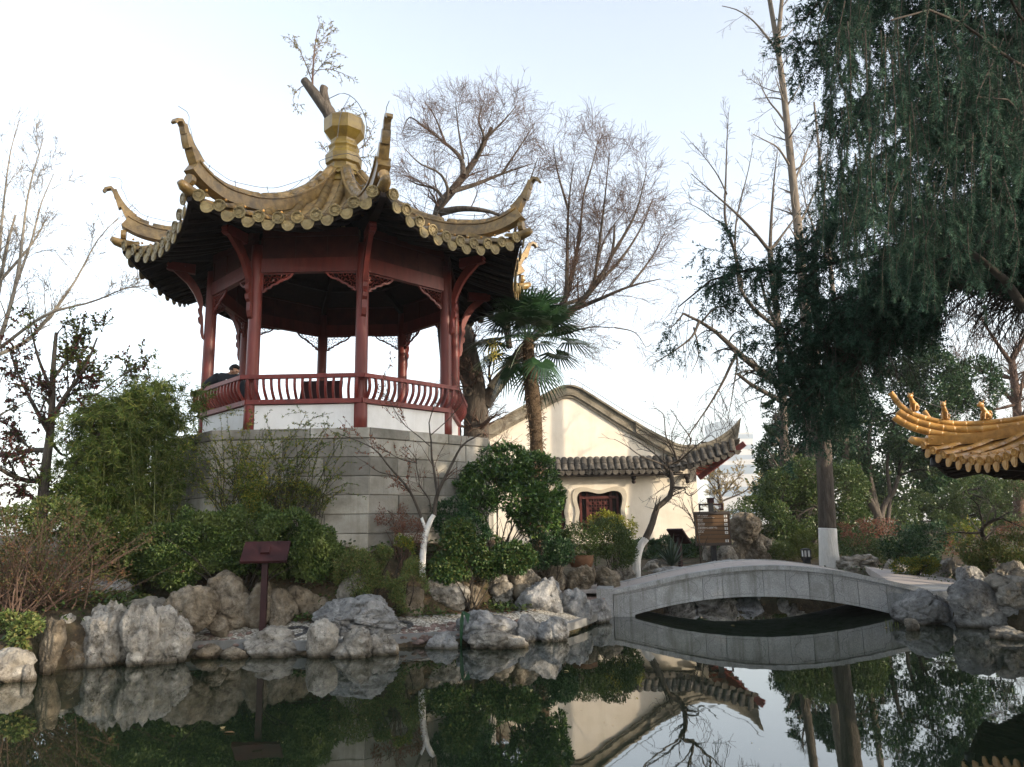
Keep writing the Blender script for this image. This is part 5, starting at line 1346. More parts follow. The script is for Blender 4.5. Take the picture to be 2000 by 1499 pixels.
LM = {}
LM['nandina'] = leaf('small_dark_green_leaf', [(0.025, 0.052, 0.015), (0.052, 0.093, 0.023), (0.087, 0.136, 0.032), (0.139, 0.178, 0.048)], .45, .25, .35, patch=((.16, .20, .06), 2.4, .5, .6))
LM['ivy'] = leaf('ivy_leaf', [(0.021, 0.052, 0.017), (0.042, 0.089, 0.025), (0.073, 0.125, 0.031), (0.135, 0.146, 0.042)], .4, .2, .4)
LM['bamboo'] = leaf('bamboo_leaf', [(0.037, 0.068, 0.014), (0.070, 0.115, 0.022), (0.118, 0.158, 0.032), (0.182, 0.182, 0.049)], .5, .3, .3)
LM['jasmine'] = leaf('yellowing_leaf', [(.05, .10, .024), (.08, .13, .026), (.14, .17, .03), (.30, .25, .03), (.07, .11, .03)], .5, .3, .3)
LM['camellia'] = leaf('glossy_leaf', [(0.023, 0.058, 0.018), (0.045, 0.101, 0.026), (0.075, 0.143, 0.034), (0.128, 0.192, 0.045)], .28, .2, .5)
LM['yellowbush'] = leaf('golden_green_leaf', [(.14, .17, .02), (.24, .25, .03), (.34, .30, .04)], .45, .3, .3)
LM['dusty'] = leaf('dull_green_leaf', [(0.062, 0.100, 0.031), (0.106, 0.150, 0.040), (0.163, 0.194, 0.056), (0.188, 0.150, 0.056)], .5, .25, .3)
LM['maroon'] = leaf('dark_red_leaf', [(0.052, 0.016, 0.018), (0.086, 0.023, 0.023), (0.138, 0.037, 0.030), (0.034, 0.052, 0.016), (0.057, 0.081, 0.023)], .45, .3, .3)
LM['olive'] = leaf('olive_leaf', [(.05, .075, .015), (.085, .11, .022), (.12, .13, .03)], .45, .35, .3)
LM['maple'] = leaf('dry_maple_leaf', [(.16, .05, .03), (.24, .085, .045), (.30, .13, .07)], .7, .35, .2)
LM['evergreen'] = leaf('evergreen_leaf', [(0.014, 0.042, 0.019), (0.024, 0.066, 0.026), (0.042, 0.090, 0.034), (0.060, 0.102, 0.036)], .4, .2, .35)
LM['evergreen2'] = leaf('mid_green_leaf', [(0.034, 0.069, 0.021), (0.057, 0.098, 0.028), (0.086, 0.127, 0.034), (0.103, 0.127, 0.034)], .4, .22, .35)
LM['cedar'] = leaf('cedar_needle', [(0.016, 0.042, 0.026), (0.024, 0.059, 0.037), (0.036, 0.075, 0.048), (0.052, 0.096, 0.062)], .6, .12, .12)
LM['cedar_tip'] = leaf('young_cedar_needle', [(0.049, 0.108, 0.070), (0.076, 0.151, 0.097), (0.108, 0.184, 0.119)], .55, .2, .2)
LM['palm'] = leaf('palm_blade', [(.014, .042, .018), (.024, .062, .024), (.042, .085, .034)], .35, .2, .45)
LM['yellowdry'] = leaf('pale_yellow_leaf', [(.30, .22, .09), (.42, .33, .15), (.36, .28, .14)], .6, .4, .2)
LM['pinktwig'] = leaf('pink_brown_leaf', [(.18, .075, .055), (.24, .11, .075), (.15, .09, .05)], .6, .3, .2)
LM['brown'] = leaf('dead_leaf', [(.10, .055, .025), (.16, .09, .04), (.22, .13, .06), (.12, .05, .03)], .7, .2, .2)
LM['agave'] = leaf('agave_blade', [(.035, .06, .04), (.05, .08, .055)], .45, .1, .35)

def tree(name, base, label, cat, group=None): return thing(name, base, label, cat, group)

# ---- shrubs of the raised bed -------------------------------------------------
def shrub(name, label, boxes, Y, L, Wd, dens, mat, seed, cat='bush', stem_mat='bark_dark', group='bushes of the raised bed', depth=.7, gap=-.22, scale=2.5, up=.35, droop=0., n_st=9, st_r=.012, base_px=None, shell=.45, extra=None, jit=.25):
    rng = np.random.RandomState(seed); cl = px_clumps(rng, boxes, Y, depth, jit)
    cx_ = np.mean([c[0][0] for c in cl]); yb = np.mean([c[0][1] for c in cl])
    if base_px is not None: q = W(base_px, 1000, Y); cx_, yb = q[0], Y
    b0 = ground((cx_, yb))
    t = thing(name, b0, label, cat, group)
    c = bush_crown(rng, cl, L, Wd, dens, gap=gap, scale=scale, up=up, droop=droop, shell=shell)
    tips = [c_ + rng.uniform(-.6, .6, 3) * r_ for c_, r_, _ in cl for _ in range(max(2, n_st // len(cl)))]
    P, R = stems(rng, b0 - (0, 0, .05), tips, st_r)
    P2, R2_ = shoots(P, R, len(P) * 5, rng, .5, (20, 55), .3)
    s_ = MB(); s_.tubes(P, R, 5); s_.tubes(P2, R2_, 4); part('stem', s_, M[stem_mat], t, fix=False)
    if extra: extra(rng, c, P, P2)
    part('foliage', c, LM[mat], t, fix=False)
    return t, P, P2
shrub('bush', 'broad dark green small-leaved bush behind the reading stand', [(252, 1025, 400, 1135, 2), (310, 995, 480, 1105, 2.4), (410, 985, 560, 1090, 2.2), (500, 1000, 630, 1095, 2), (560, 1025, 662, 1135, 1.8), (280, 1060, 400, 1150, 1.2), (380, 1040, 520, 1120, 1.6), (480, 1050, 640, 1130, 1.6)], 12.35, .062, .033, 3600, 'nandina', 21, depth=.5, n_st=14)
shrub('bush', 'low twiggy green bush left of the bare limewashed maple', [(650, 1072, 740, 1170, 1.3), (700, 1060, 800, 1150, 1.5), (760, 1090, 835, 1190, 1.1), (640, 1090, 700, 1150, .7)], 12.25, .045, .018, 2600, 'dusty', 22, depth=.5, n_st=16, gap=.0)
shrub('ivy_bank', 'low dark ivy and groundcover bank right of the bare maple', [(842, 1078, 930, 1135, 1.2), (890, 1050, 1000, 1125, 1.5), (960, 1060, 1045, 1120, 1.1), (862, 1015, 935, 1085, 1.0), (840, 1100, 900, 1140, .6)], 13.15, .06, .045, 3000, 'ivy', 23, cat='groundcover', depth=.5)
shrub('bush', 'dark reddish-brown thin bush against the stone wall left of the maple', [(735, 975, 800, 1060, 1.0), (770, 1010, 840, 1080, .8)], 13.0, .045, .02, 700, 'pinktwig', 24, stem_mat='bark_red', gap=.05, n_st=14, depth=.4)
shrub('bush', 'dark green bush in the corner between stone wall and glossy shrub', [(840, 975, 920, 1050, 1.2), (860, 1000, 960, 1070, 1.0)], 13.3, .06, .03, 1600, 'evergreen', 25, depth=.5)
shrub('bush', 'yellow-tinged small bush at the foot of the limewashed maple', [(750, 1045, 808, 1100, .8), (775, 1080, 814, 1120, .4)], 12.6, .045, .024, 900, 'jasmine', 26, depth=.5, gap=.05)
# winter jasmine: thin arching shoots with tiny leaves
def jasmine():
    rng = np.random.RandomState(31); Y = 12.85; b0 = ground(W(520, 1000, Y))
    t = thing('jasmine_bush', b0, 'arching thin-stemmed bush with yellowing leaves in front of the stone wall', 'bush', 'bushes of the raised bed')
    P = []
    for k in range(120):
        x = rng.uniform(420, 630); y = 1000 + rng.uniform(-10, 40); xt = x + rng.normal() * 90; yt = rng.uniform(850, 980) if rng.uniform() < .7 else rng.uniform(800, 870)
        a = W(x, y, Y + rng.uniform(-.2, .2)); e = W(np.clip(xt, 370, 680), yt, Y + rng.uniform(-.3, .05)); m = (a + e) / 2 + (rng.normal() * .1, 0, .12)
        tip = e + np.array((rng.choice((-1, 1)) * rng.uniform(.1, .35), -.05, -rng.uniform(0, .12)))
        P.append(resample(interp([a, m, e, tip], 20), K))
    P = np.stack(P); R = np.linspace(.006, .0022, K)[None] * np.ones((len(P), 1))
    P2, R2_ = shoots(P, R, 420, rng, .35, (20, 50), .1, grav=-.1)
    s_ = MB(); s_.tubes(P, R, 4); s_.tubes(P2, R2_, 3); part('stem', s_, M['bark_dark'], t, fix=False)
    c = MB()
    for PP, n in ((P, 6500), (P2, 6000)):
        p, T = along(PP, n, rng, .15); ax = unit(T * .5 + rng.normal(size=(n, 3)) * .8)
        leaves(c, p, ax, rnd_axis(rng, n, .8), .038 * rng.uniform(.6, 1.3, n), .019 * rng.uniform(.7, 1.2, n))
    cl = px_clumps(rng, [(430, 955, 540, 1015, 1.0), (500, 940, 640, 1015, 1.3), (450, 900, 530, 960, .35)], Y, .4)
    bush_crown(rng, cl, .035, .019, 3600, c, gap=-.02, scale=3)
    part('foliage', c, LM['jasmine'], t, fix=False)
jasmine()
# bamboo thicket
def bamboo():
    rng = np.random.RandomState(41); Y = 13.2; b0 = ground(W(290, 1000, Y))
    t = thing('bamboo_thicket', b0, 'dense green bamboo thicket at the left side of the stone platform', 'bamboo')
    P = []
    for k in range(75):
        xb = rng.uniform(150, 362); a = ground(W(xb, 1050, Y + rng.uniform(-.4, .7)))
        yt = np.interp(xb, [130, 190, 240, 300, 365], [930, 800, 740, 730, 800]) + abs(rng.normal()) * 55
        e = W(xb + rng.normal() * 25, yt, a[1] + rng.uniform(-.2, .2)); tip = e + (rng.normal() * .25, -.1, -rng.uniform(.0, .15))
        P.append(resample(interp([a, (a + e) / 2, e, tip], 20), K))
    P = np.stack(P); R = np.linspace(.011, .003, K)[None] * np.ones((len(P), 1))
    P2, R2_ = shoots(P, R, 2200, rng, (.2, .65), (25, 65), .15, grav=-.3, t0=.08, t_pow=.8)
    s_ = MB(); s_.tubes(P, R, 6); s_.tubes(P2, R2_, 3); part('culm', s_, surf('bamboo_culm', [(.08, .10, .03), (.14, .16, .05)], 8, .5, 0), t, fix=False)
    c = MB()
    p, T = along(P2, 9500, rng, .15); n = len(p)
    for j in range(6):                                   # fans of blades at each node
        ax = unit(T * .7 + rng.normal(size=(n, 3)) * .75 + (0, 0, -.25))
        leaves(c, p, ax, rnd_axis(rng, n, 1.), rng.uniform(.08, .16, n), rng.uniform(.012, .020, n), .1)
    part('foliage', c, LM['bamboo'], t, fix=False)
bamboo()
shrub('bush', 'dark leafy undergrowth below the bamboo, left of the broad green bush', [(150, 990, 260, 1090, 1.2), (200, 1040, 300, 1120, 1.0), (100, 930, 180, 1010, .8), (180, 1080, 290, 1150, .8)], 12.4, .08, .03, 1800, 'bamboo', 42, depth=.5, droop=.3)
# twig bush on the left bank
def twigbush():
    rng = np.random.RandomState(51); Y = 10.9
    b0 = ground(W(40, 1200, Y))
    t = thing('twiggy_bush', b0, 'tangled bush of bare reddish twigs with a few leaves at the left edge', 'bush', 'bushes of the raised bed')
    P = []
    for k in range(120):
        a = b0 + np.array((rng.normal() * .35, rng.normal() * .3, 0)); q = rng.uniform(-1.1, 1.25); ln = rng.uniform(.7, 1.75)
        e = a + np.array((sin(q) * ln, rng.normal() * .35, cos(q) * ln * .85))
        P.append(resample(interp([a, (a + e) / 2 + rng.normal(size=3) * .1, e], 16), K))
    P = np.stack(P); R = np.linspace(.010, .003, K)[None] * np.ones((len(P), 1))
    P2, R2_ = shoots(P, R, 900, rng, .6, (15, 50), .1, wig=.15)
    s_ = MB(); s_.tubes(P, R, 5); s_.tubes(P2, R2_, 3); part('twig', s_, M['bark_red'], t, fix=False)
    c = MB(); p, T = along(P2, 6500, rng, .3); n = len(p)
    leaves(c, p, unit(T + rng.normal(size=(n, 3))), rnd_axis(rng, n, .8), .045 * rng.uniform(.6, 1.2, n), .026 * rng.uniform(.7, 1.2, n)); part('foliage', c, leaf('mixed_autumn_leaf', [(.05, .07, .025), (.10, .075, .03), (.16, .07, .04), (.07, .09, .03), (.13, .10, .04)], .5, .3), t, fix=False)
twigbush()
def dry_grass():
    rng = np.random.RandomState(54); c0 = G(165, 1292, .06); t = thing('dry_grass', c0, 'tuft of straw-coloured dry grass at the water left of the big fluted rock', 'grass'); c = MB()
    for k in range(90):
        a = c0 + rng.normal(size=3) * (.14, .05, .0); d = np.array((rng.normal() * .6, -abs(rng.normal()) * .4, rng.uniform(.3, 1))); L_ = rng.uniform(.15, .35); P_ = interp([a, a + d * L_ * .6, a + d * L_ - (0, 0, L_ * rng.uniform(.2, .7))], 6); c.tube(P_, np.linspace(.0035, .0012, 6), 3)
    part('blades', c, leaf('straw', [(.20, .14, .07), (.30, .22, .12), (.14, .08, .045)], .8, .1), t, fix=False, kind='stuff')
dry_grass()
shrub('bush', 'broad-leaved low plant hanging over the water by the pale boulder', [(-30, 1195, 50, 1280, 1.4), (20, 1200, 82, 1270, 1.0), (-10, 1250, 50, 1290, .6)], 10.05, .075, .05, 700, 'dusty', 52, depth=.6, droop=.3)
shrub('bush', 'brownish-green leafy bush behind the bare twigs at the left edge', [(-30, 985, 80, 1090, 1.2), (40, 970, 170, 1080, 1.4), (120, 1010, 210, 1100, 1.0), (-20, 1080, 110, 1180, 1.0)], 11.9, .07, .035, 1500, 'dusty', 53, depth=.5, stem_mat='bark_red')
# glossy shrub with visible stems
shrub('glossy_shrub', 'tall glossy broad-leaved shrub with bare lower stems right of the stone platform', [(895, 900, 985, 990, 1.2), (930, 868, 1040, 950, 1.5), (990, 880, 1085, 970, 1.4), (960, 930, 1090, 1020, 1.6), (1010, 980, 1095, 1050, 1.0), (900, 930, 970, 1020, .8), (1030, 930, 1100, 1010, 1.0)], 14.2, .09, .046, 1500, 'camellia', 61, depth=.6, n_st=16, st_r=.016, base_px=965, gap=-.1)
shrub('bush', 'dark green bush between the glossy shrub and the planter tub', [(1020, 1040, 1090, 1110, 1.2), (1060, 1050, 1120, 1105, 1.0)], 15.0, .06, .03, 2000, 'evergreen', 66)
shrub('bush', 'round fine-leaved green bush below the house window', [(1090, 1020, 1180, 1105, 1.5), (1140, 1010, 1225, 1090, 1.5), (1180, 1040, 1240, 1110, .9), (1060, 1030, 1120, 1100, .9)], 16.6, .055, .026, 2600, 'evergreen2', 62, depth=.6)
shrub('golden_bush', 'golden-yellow bush in front of the lobed house window', [(1150, 1000, 1215, 1040, 1.0), (1190, 995, 1240, 1060, 1.0), (1160, 1020, 1230, 1060, .8)], 18.2, .075, .036, 700, 'yellowbush', 63, depth=.7)
shrub('hedge', 'dark green hedge along the foot of the cream house', [(1215, 1052, 1300, 1110, 1.5), (1270, 1045, 1360, 1112, 1.8), (1330, 1048, 1410, 1110, 1.6), (1385, 1060, 1430, 1112, .9)], 24.0, .085, .045, 2200, 'evergreen', 64, cat='hedge', depth=.6)
def agave():
    rng = np.random.RandomState(71); Y = 20.2; c0 = ground(W(1312, 1100, Y)); t = thing('agave', c0, 'spiky rosette of sword leaves left of the small reading stand', 'plant')
    for k in range(46):
        a = k * 2.4; el = radians(12 + 70 * (k / 46) ** .8); L_ = rng.uniform(.6, .95); d = np.array((cos(a) * cos(el), sin(a) * cos(el) * .9, sin(el)))
        sd = unit(np.cross(d, (0, 0, 1))); f = np.linspace(0, 1, 6)
        mid = c0 + (0, 0, .12) + d * (f * L_)[:, None] + np.array((0, 0, -.10)) * (f ** 2)[:, None] * L_
        w = np.interp(f, [0, .3, .8, 1], [.022, .03, .016, .001])[:, None]; b = MB()
        b.grid(np.stack([mid - sd * w, mid + (0, 0, -.008), mid + sd * w], 1)); part('blade', b, LM['agave'], t, fix=False)
agave()

# ---- bare and leafy trees of the left side --------------------------------------
def bark_tree(t, trunk, levels, rng, mats, sides=(9, 6, 4, 3), twig_name='branches', rmin=None):
    """trunk: limb specs; levels: keyword sets for successive shoots. Trunk meshes are parts, fine twigs one part"""
    P, R = limbs(trunk, K * 2 - 1)
    b = MB(); b.tubes(P, R, sides[0]); part('trunk', b, M[mats[0]], t, smooth=True, fix=False)
    P = np.stack([resample(p, K) for p in P]); R = R[:, ::2]
    allP = [(P, R)]; tw = MB()
    for i, kw in enumerate(levels):
        kw = dict(kw); n = kw.pop('n'); src = kw.pop('src', -1); Pn, Rn = shoots(*allP[src], n, rng, **kw)
        Rn = np.maximum(Rn, kw.get('rmin', .0)) if 0 else Rn
        allP.append((Pn, Rn)); 
    rmin = rmin or .00019 * float(np.linalg.norm(P[0][0][:2]))
    for i, (p, r) in enumerate(allP[1:]):
        if i >= 2 or len(p) > 1500: p, r = p[:, ::2], r[:, ::2]
        tw.tubes(p, np.maximum(r, rmin), sides[min(i + 1, 3)])
    part(twig_name, tw, M[mats[1]], t, smooth=True, fix=False)
    return allP
def LW(pts, Y, dy=None):
    """polyline given as picture points, each at distance Y (+ its own offset)"""
    return [W(p[0], p[1], Y + (p[2] if len(p) > 2 else 0.)) for p in pts]

def plum_tree():
    rng = np.random.RandomState(81); Y = 13.4; b0 = ground(W(85, 980, Y)); t = tree('plum_tree', b0, 'small tree with dark red and green leaves at the left edge', 'tree', 'leafy trees')
    tr = [([b0 - (0, 0, .1)] + LW([(88, 930), (98, 850), (102, 790), (104, 720), (110, 650)], Y), .125, .03),
          (LW([(88, 935), (60, 940), (25, 930, -.3), (-10, 910, -.6)], Y), .05, .03), (LW([(98, 850), (70, 800, .2), (40, 740, .4), (20, 690, .6)], Y), .045, .015),
          (LW([(100, 820), (130, 770, -.2), (165, 720, -.4), (190, 660, -.5)], Y), .045, .014), (LW([(103, 770), (75, 700, -.3), (60, 640, -.4)], Y), .035, .012),
          (LW([(92, 965), (130, 960, -.3), (150, 900, -.4), (185, 860, -.5), (230, 800, -.6)], Y), .035, .012), (LW([(104, 740), (140, 690, .3), (165, 640, .4)], Y), .03, .012),
          (LW([(97, 860), (125, 890, .3), (155, 870, .5)], Y), .03, .012), (LW([(95, 880), (60, 880, .4), (20, 890, .8), (-20, 885, 1.)], Y), .05, .03), (LW([(150, 780), (190, 770, -.2), (230, 740, -.3), (265, 715, -.4)], Y), .018, .006)]
    A = bark_tree(t, tr, [dict(n=70, length=1.0, angle=(20, 55), up=.35, rr=.5), dict(n=380, length=.55, angle=(20, 60), up=.25, rr=.6), dict(n=600, length=.35, angle=(20, 60), up=.1, rr=.6)], rng, ('bark', 'bark_dark'))
    c = MB(); p, T = along(A[2][0], 4600, rng); p2, T2 = along(A[3][0], 5200, rng); p = np.concatenate([p, p2]); T = np.concatenate([T, T2]); n = len(p)
    hi = (p[:, 2] > W(100, 740, Y)[2]) & (rng.uniform(size=n) < .62) & (p[:, 0] > W(70, 700, Y)[0])
    for m, mt, nm in ((~hi, 'maroon', 'foliage'), (hi, 'olive', 'foliage')):
        c = MB(); k = m.sum(); leaves(c, p[m], unit(T[m] + rng.normal(size=(k, 3))), rnd_axis(rng, k, .7), .066 * rng.uniform(.6, 1.2, k), .038 * rng.uniform(.7, 1.2, k)); part(nm, c, LM[mt], t, fix=False)
plum_tree()
def poplar():
    rng = np.random.RandomState(91); Y = 24.; b0 = ground(W(-30, 1000, Y)); t = tree('bare_poplar', b0, 'pale bare tree with upswept twigs behind the dark red tree at the left', 'tree', 'bare trees')
    tr = [([b0] + LW([(-30, 800), (-10, 620), (10, 500), (30, 420)], Y), .17, .03), (LW([(-25, 740), (30, 560, -.5), (55, 380, -.5), (85, 270, -.4)], Y), .08, .012),
          (LW([(-20, 700), (60, 660, .8), (140, 560, 1), (190, 470, 1.2), (232, 425, 1.4)], Y), .07, .012), (LW([(0, 680), (90, 615, -.6), (180, 590, -.8), (250, 562, -1), (310, 558, -1)], Y), .06, .01),
          (LW([(-10, 600), (5, 420, .6), (20, 300, .8), (38, 235, .9)], Y), .06, .012), (LW([(30, 560), (62, 470), (80, 400), (105, 340)], Y), .05, .012), (LW([(-10, 560), (60, 480, .4), (95, 420, .4)], Y), .06, .014)]
    bark_tree(t, tr, [dict(n=130, length=2.1, angle=(25, 55), up=.35, rr=.42), dict(n=900, length=.95, angle=(25, 60), up=.3, rr=.55), dict(n=2600, length=.32, angle=(30, 70), up=.2, rr=.7)], rng, ('bark_pale', 'bark_pale'), rmin=.0058)
poplar()
def maple():
    rng = np.random.RandomState(101); Y = 13.1; b0 = ground(W(825, 1096, Y)); t = tree('bare_maple', b0, 'slender bare maple with limewashed forked foot in front of the stone wall', 'tree', 'bare trees')
    wl = [([b0 - (0, 0, .1)] + LW([(825, 1092), (830, 1050), (835, 1030)], Y), .062, .05), (LW([(834, 1034), (842, 1015), (848, 1006)], Y), .046, .040), (LW([(832, 1036), (827, 1022), (823, 1011)], Y), .030, .026)]
    P, R = limbs(wl); c = MB(); c.tubes(P, R, 10); part('limewashed_foot', c, M['limewash'], t, smooth=True, fix=False)
    tr = [(LW([(848, 1007), (850, 985), (856, 960, -.05), (870, 932, -.1), (886, 900, -.1), (905, 868, -.2), (940, 848, -.3)], Y), .040, .010),
          (LW([(823, 1012), (806, 970, -.1), (790, 945, -.2), (760, 912, -.3), (735, 880, -.35), (700, 862, -.4), (645, 842, -.5)], Y), .026, .004),
          (LW([(854, 965), (848, 920, .1), (843, 895, .1), (842, 860, .1), (838, 825, .1), (850, 790, 0), (858, 760, -.1)], Y), .024, .004),
          (LW([(842, 1000), (838, 975, -.1), (820, 950, -.2), (818, 930, -.2), (812, 912, -.2), (815, 900, -.2), (800, 880, -.3), (790, 868, -.3)], Y), .014, .004),
          (LW([(790, 945), (770, 930, -.2), (740, 922, -.3), (715, 905, -.4), (690, 890, -.5)], Y), .012, .003), (LW([(815, 905), (785, 898, -.1), (760, 885, -.3), (730, 868, -.4)], Y), .010, .003),
          (LW([(840, 872), (815, 850, -.1), (790, 830, -.2), (770, 800, -.3), (755, 765, -.3), (752, 720, -.3)], Y), .010, .003), (LW([(842, 850), (880, 815, -.2), (905, 780, -.3), (900, 740, -.3)], Y), .009, .003)]
    A = bark_tree(t, tr, [dict(n=46, length=.75, angle=(20, 50), up=.2, rr=.45), dict(n=220, length=.36, angle=(20, 55), up=.1, rr=.55)], rng, ('bark', 'bark_red'))
    p = np.concatenate([along(A[1][0], 260, rng)[0], along(A[2][0], 700, rng)[0]]); p = p[(p[:, 0] < W(800, 880, Y)[0]) | (rng.uniform(size=len(p)) < .10)]; n = len(p)
    c = MB(); leaves(c, p, rnd_axis(rng, n, -.3), rnd_axis(rng, n, .6), .042 * rng.uniform(.6, 1.2, n), .028 * rng.uniform(.6, 1.2, n)); part('foliage', c, LM['maple'], t, fix=False)
maple()
def crooked():
    rng = np.random.RandomState(111); Y = 18.6; b0 = ground(W(1243, 1116, Y)); t = tree('crooked_tree', b0, 'crooked bare tree with limewashed foot in front of the cream gable', 'tree', 'bare trees')
    P, R = limbs([([b0 - (0, 0, .1)] + LW([(1244, 1095), (1252, 1065), (1262, 1052)], Y), .10, .085)]); c = MB(); c.tubes(P, R, 12); part('limewashed_foot', c, M['limewash'], t, smooth=True, fix=False)
    tr = [(LW([(1261, 1053), (1274, 1024), (1283, 992), (1296, 982), (1311, 966), (1313, 935), (1309, 922), (1298, 912), (1303, 905), (1325, 903)], Y), .085, .045),
          (LW([(1313, 952), (1325, 952, -.2), (1338, 955, -.3), (1338, 964, -.3)], Y), .028, .016), (LW([(1323, 903), (1320, 890), (1310, 870, -.3), (1300, 850, -.5), (1296, 810, -.6), (1277, 797, -.7)], Y), .03, .007),
          (LW([(1325, 902), (1338, 880, .3), (1350, 860, .5), (1330, 830, .6), (1310, 800, .8)], Y), .028, .007), (LW([(1325, 903), (1350, 880, -.3), (1372, 862, -.5), (1390, 850, -.6), (1400, 862, -.7)], Y), .024, .006),
          (LW([(1299, 910), (1280, 902, -.3), (1250, 890, -.6), (1225, 872, -.8), (1200, 858, -1)], Y), .026, .006), (LW([(1300, 905), (1270, 880, .3), (1240, 860, .5), (1210, 848, .7)], Y), .024, .006),
          (LW([(1320, 895), (1296, 862, .4), (1262, 850, .6), (1222, 846, .8)], Y), .02, .005), (LW([(1318, 890), (1312, 850, -.2), (1322, 820, -.2), (1314, 802, -.2)], Y), .018, .005),
          (LW([(1338, 962), (1350, 968, -.3), (1372, 950, -.5), (1376, 948, -.5)], Y), .016, .006), (LW([(1312, 945), (1290, 958, -.3), (1268, 972, -.5)], Y), .012, .004), (LW([(1322, 900), (1345, 905, -.3), (1362, 930, -.4)], Y), .013, .004)]
    bark_tree(t, tr, [dict(n=70, length=.95, angle=(25, 60), up=.2, rr=.42), dict(n=230, length=.38, angle=(25, 65), up=.2, rr=.5)], rng, ('bark', 'bark_dark'))
crooked()
def thin_sapling():
    rng = np.random.RandomState(112); Y = 20.5; b0 = ground(W(1368, 1080, Y)); t = tree('sapling', b0, 'thin bare sapling just left of the direction sign', 'tree', 'bare trees')
    tr = [([b0] + LW([(1365, 1050), (1358, 1030), (1350, 1010), (1335, 985)], Y), .03, .008), (LW([(1360, 1035), (1352, 990), (1350, 968), (1362, 955)], Y), .02, .006), (LW([(1352, 1012), (1328, 990), (1312, 985)], Y), .012, .004)]
    bark_tree(t, tr, [dict(n=26, length=.7, angle=(20, 55), up=.25, rr=.5), dict(n=70, length=.3, angle=(25, 60), up=.2, rr=.6)], rng, ('bark', 'bark_dark'))
thin_sapling()

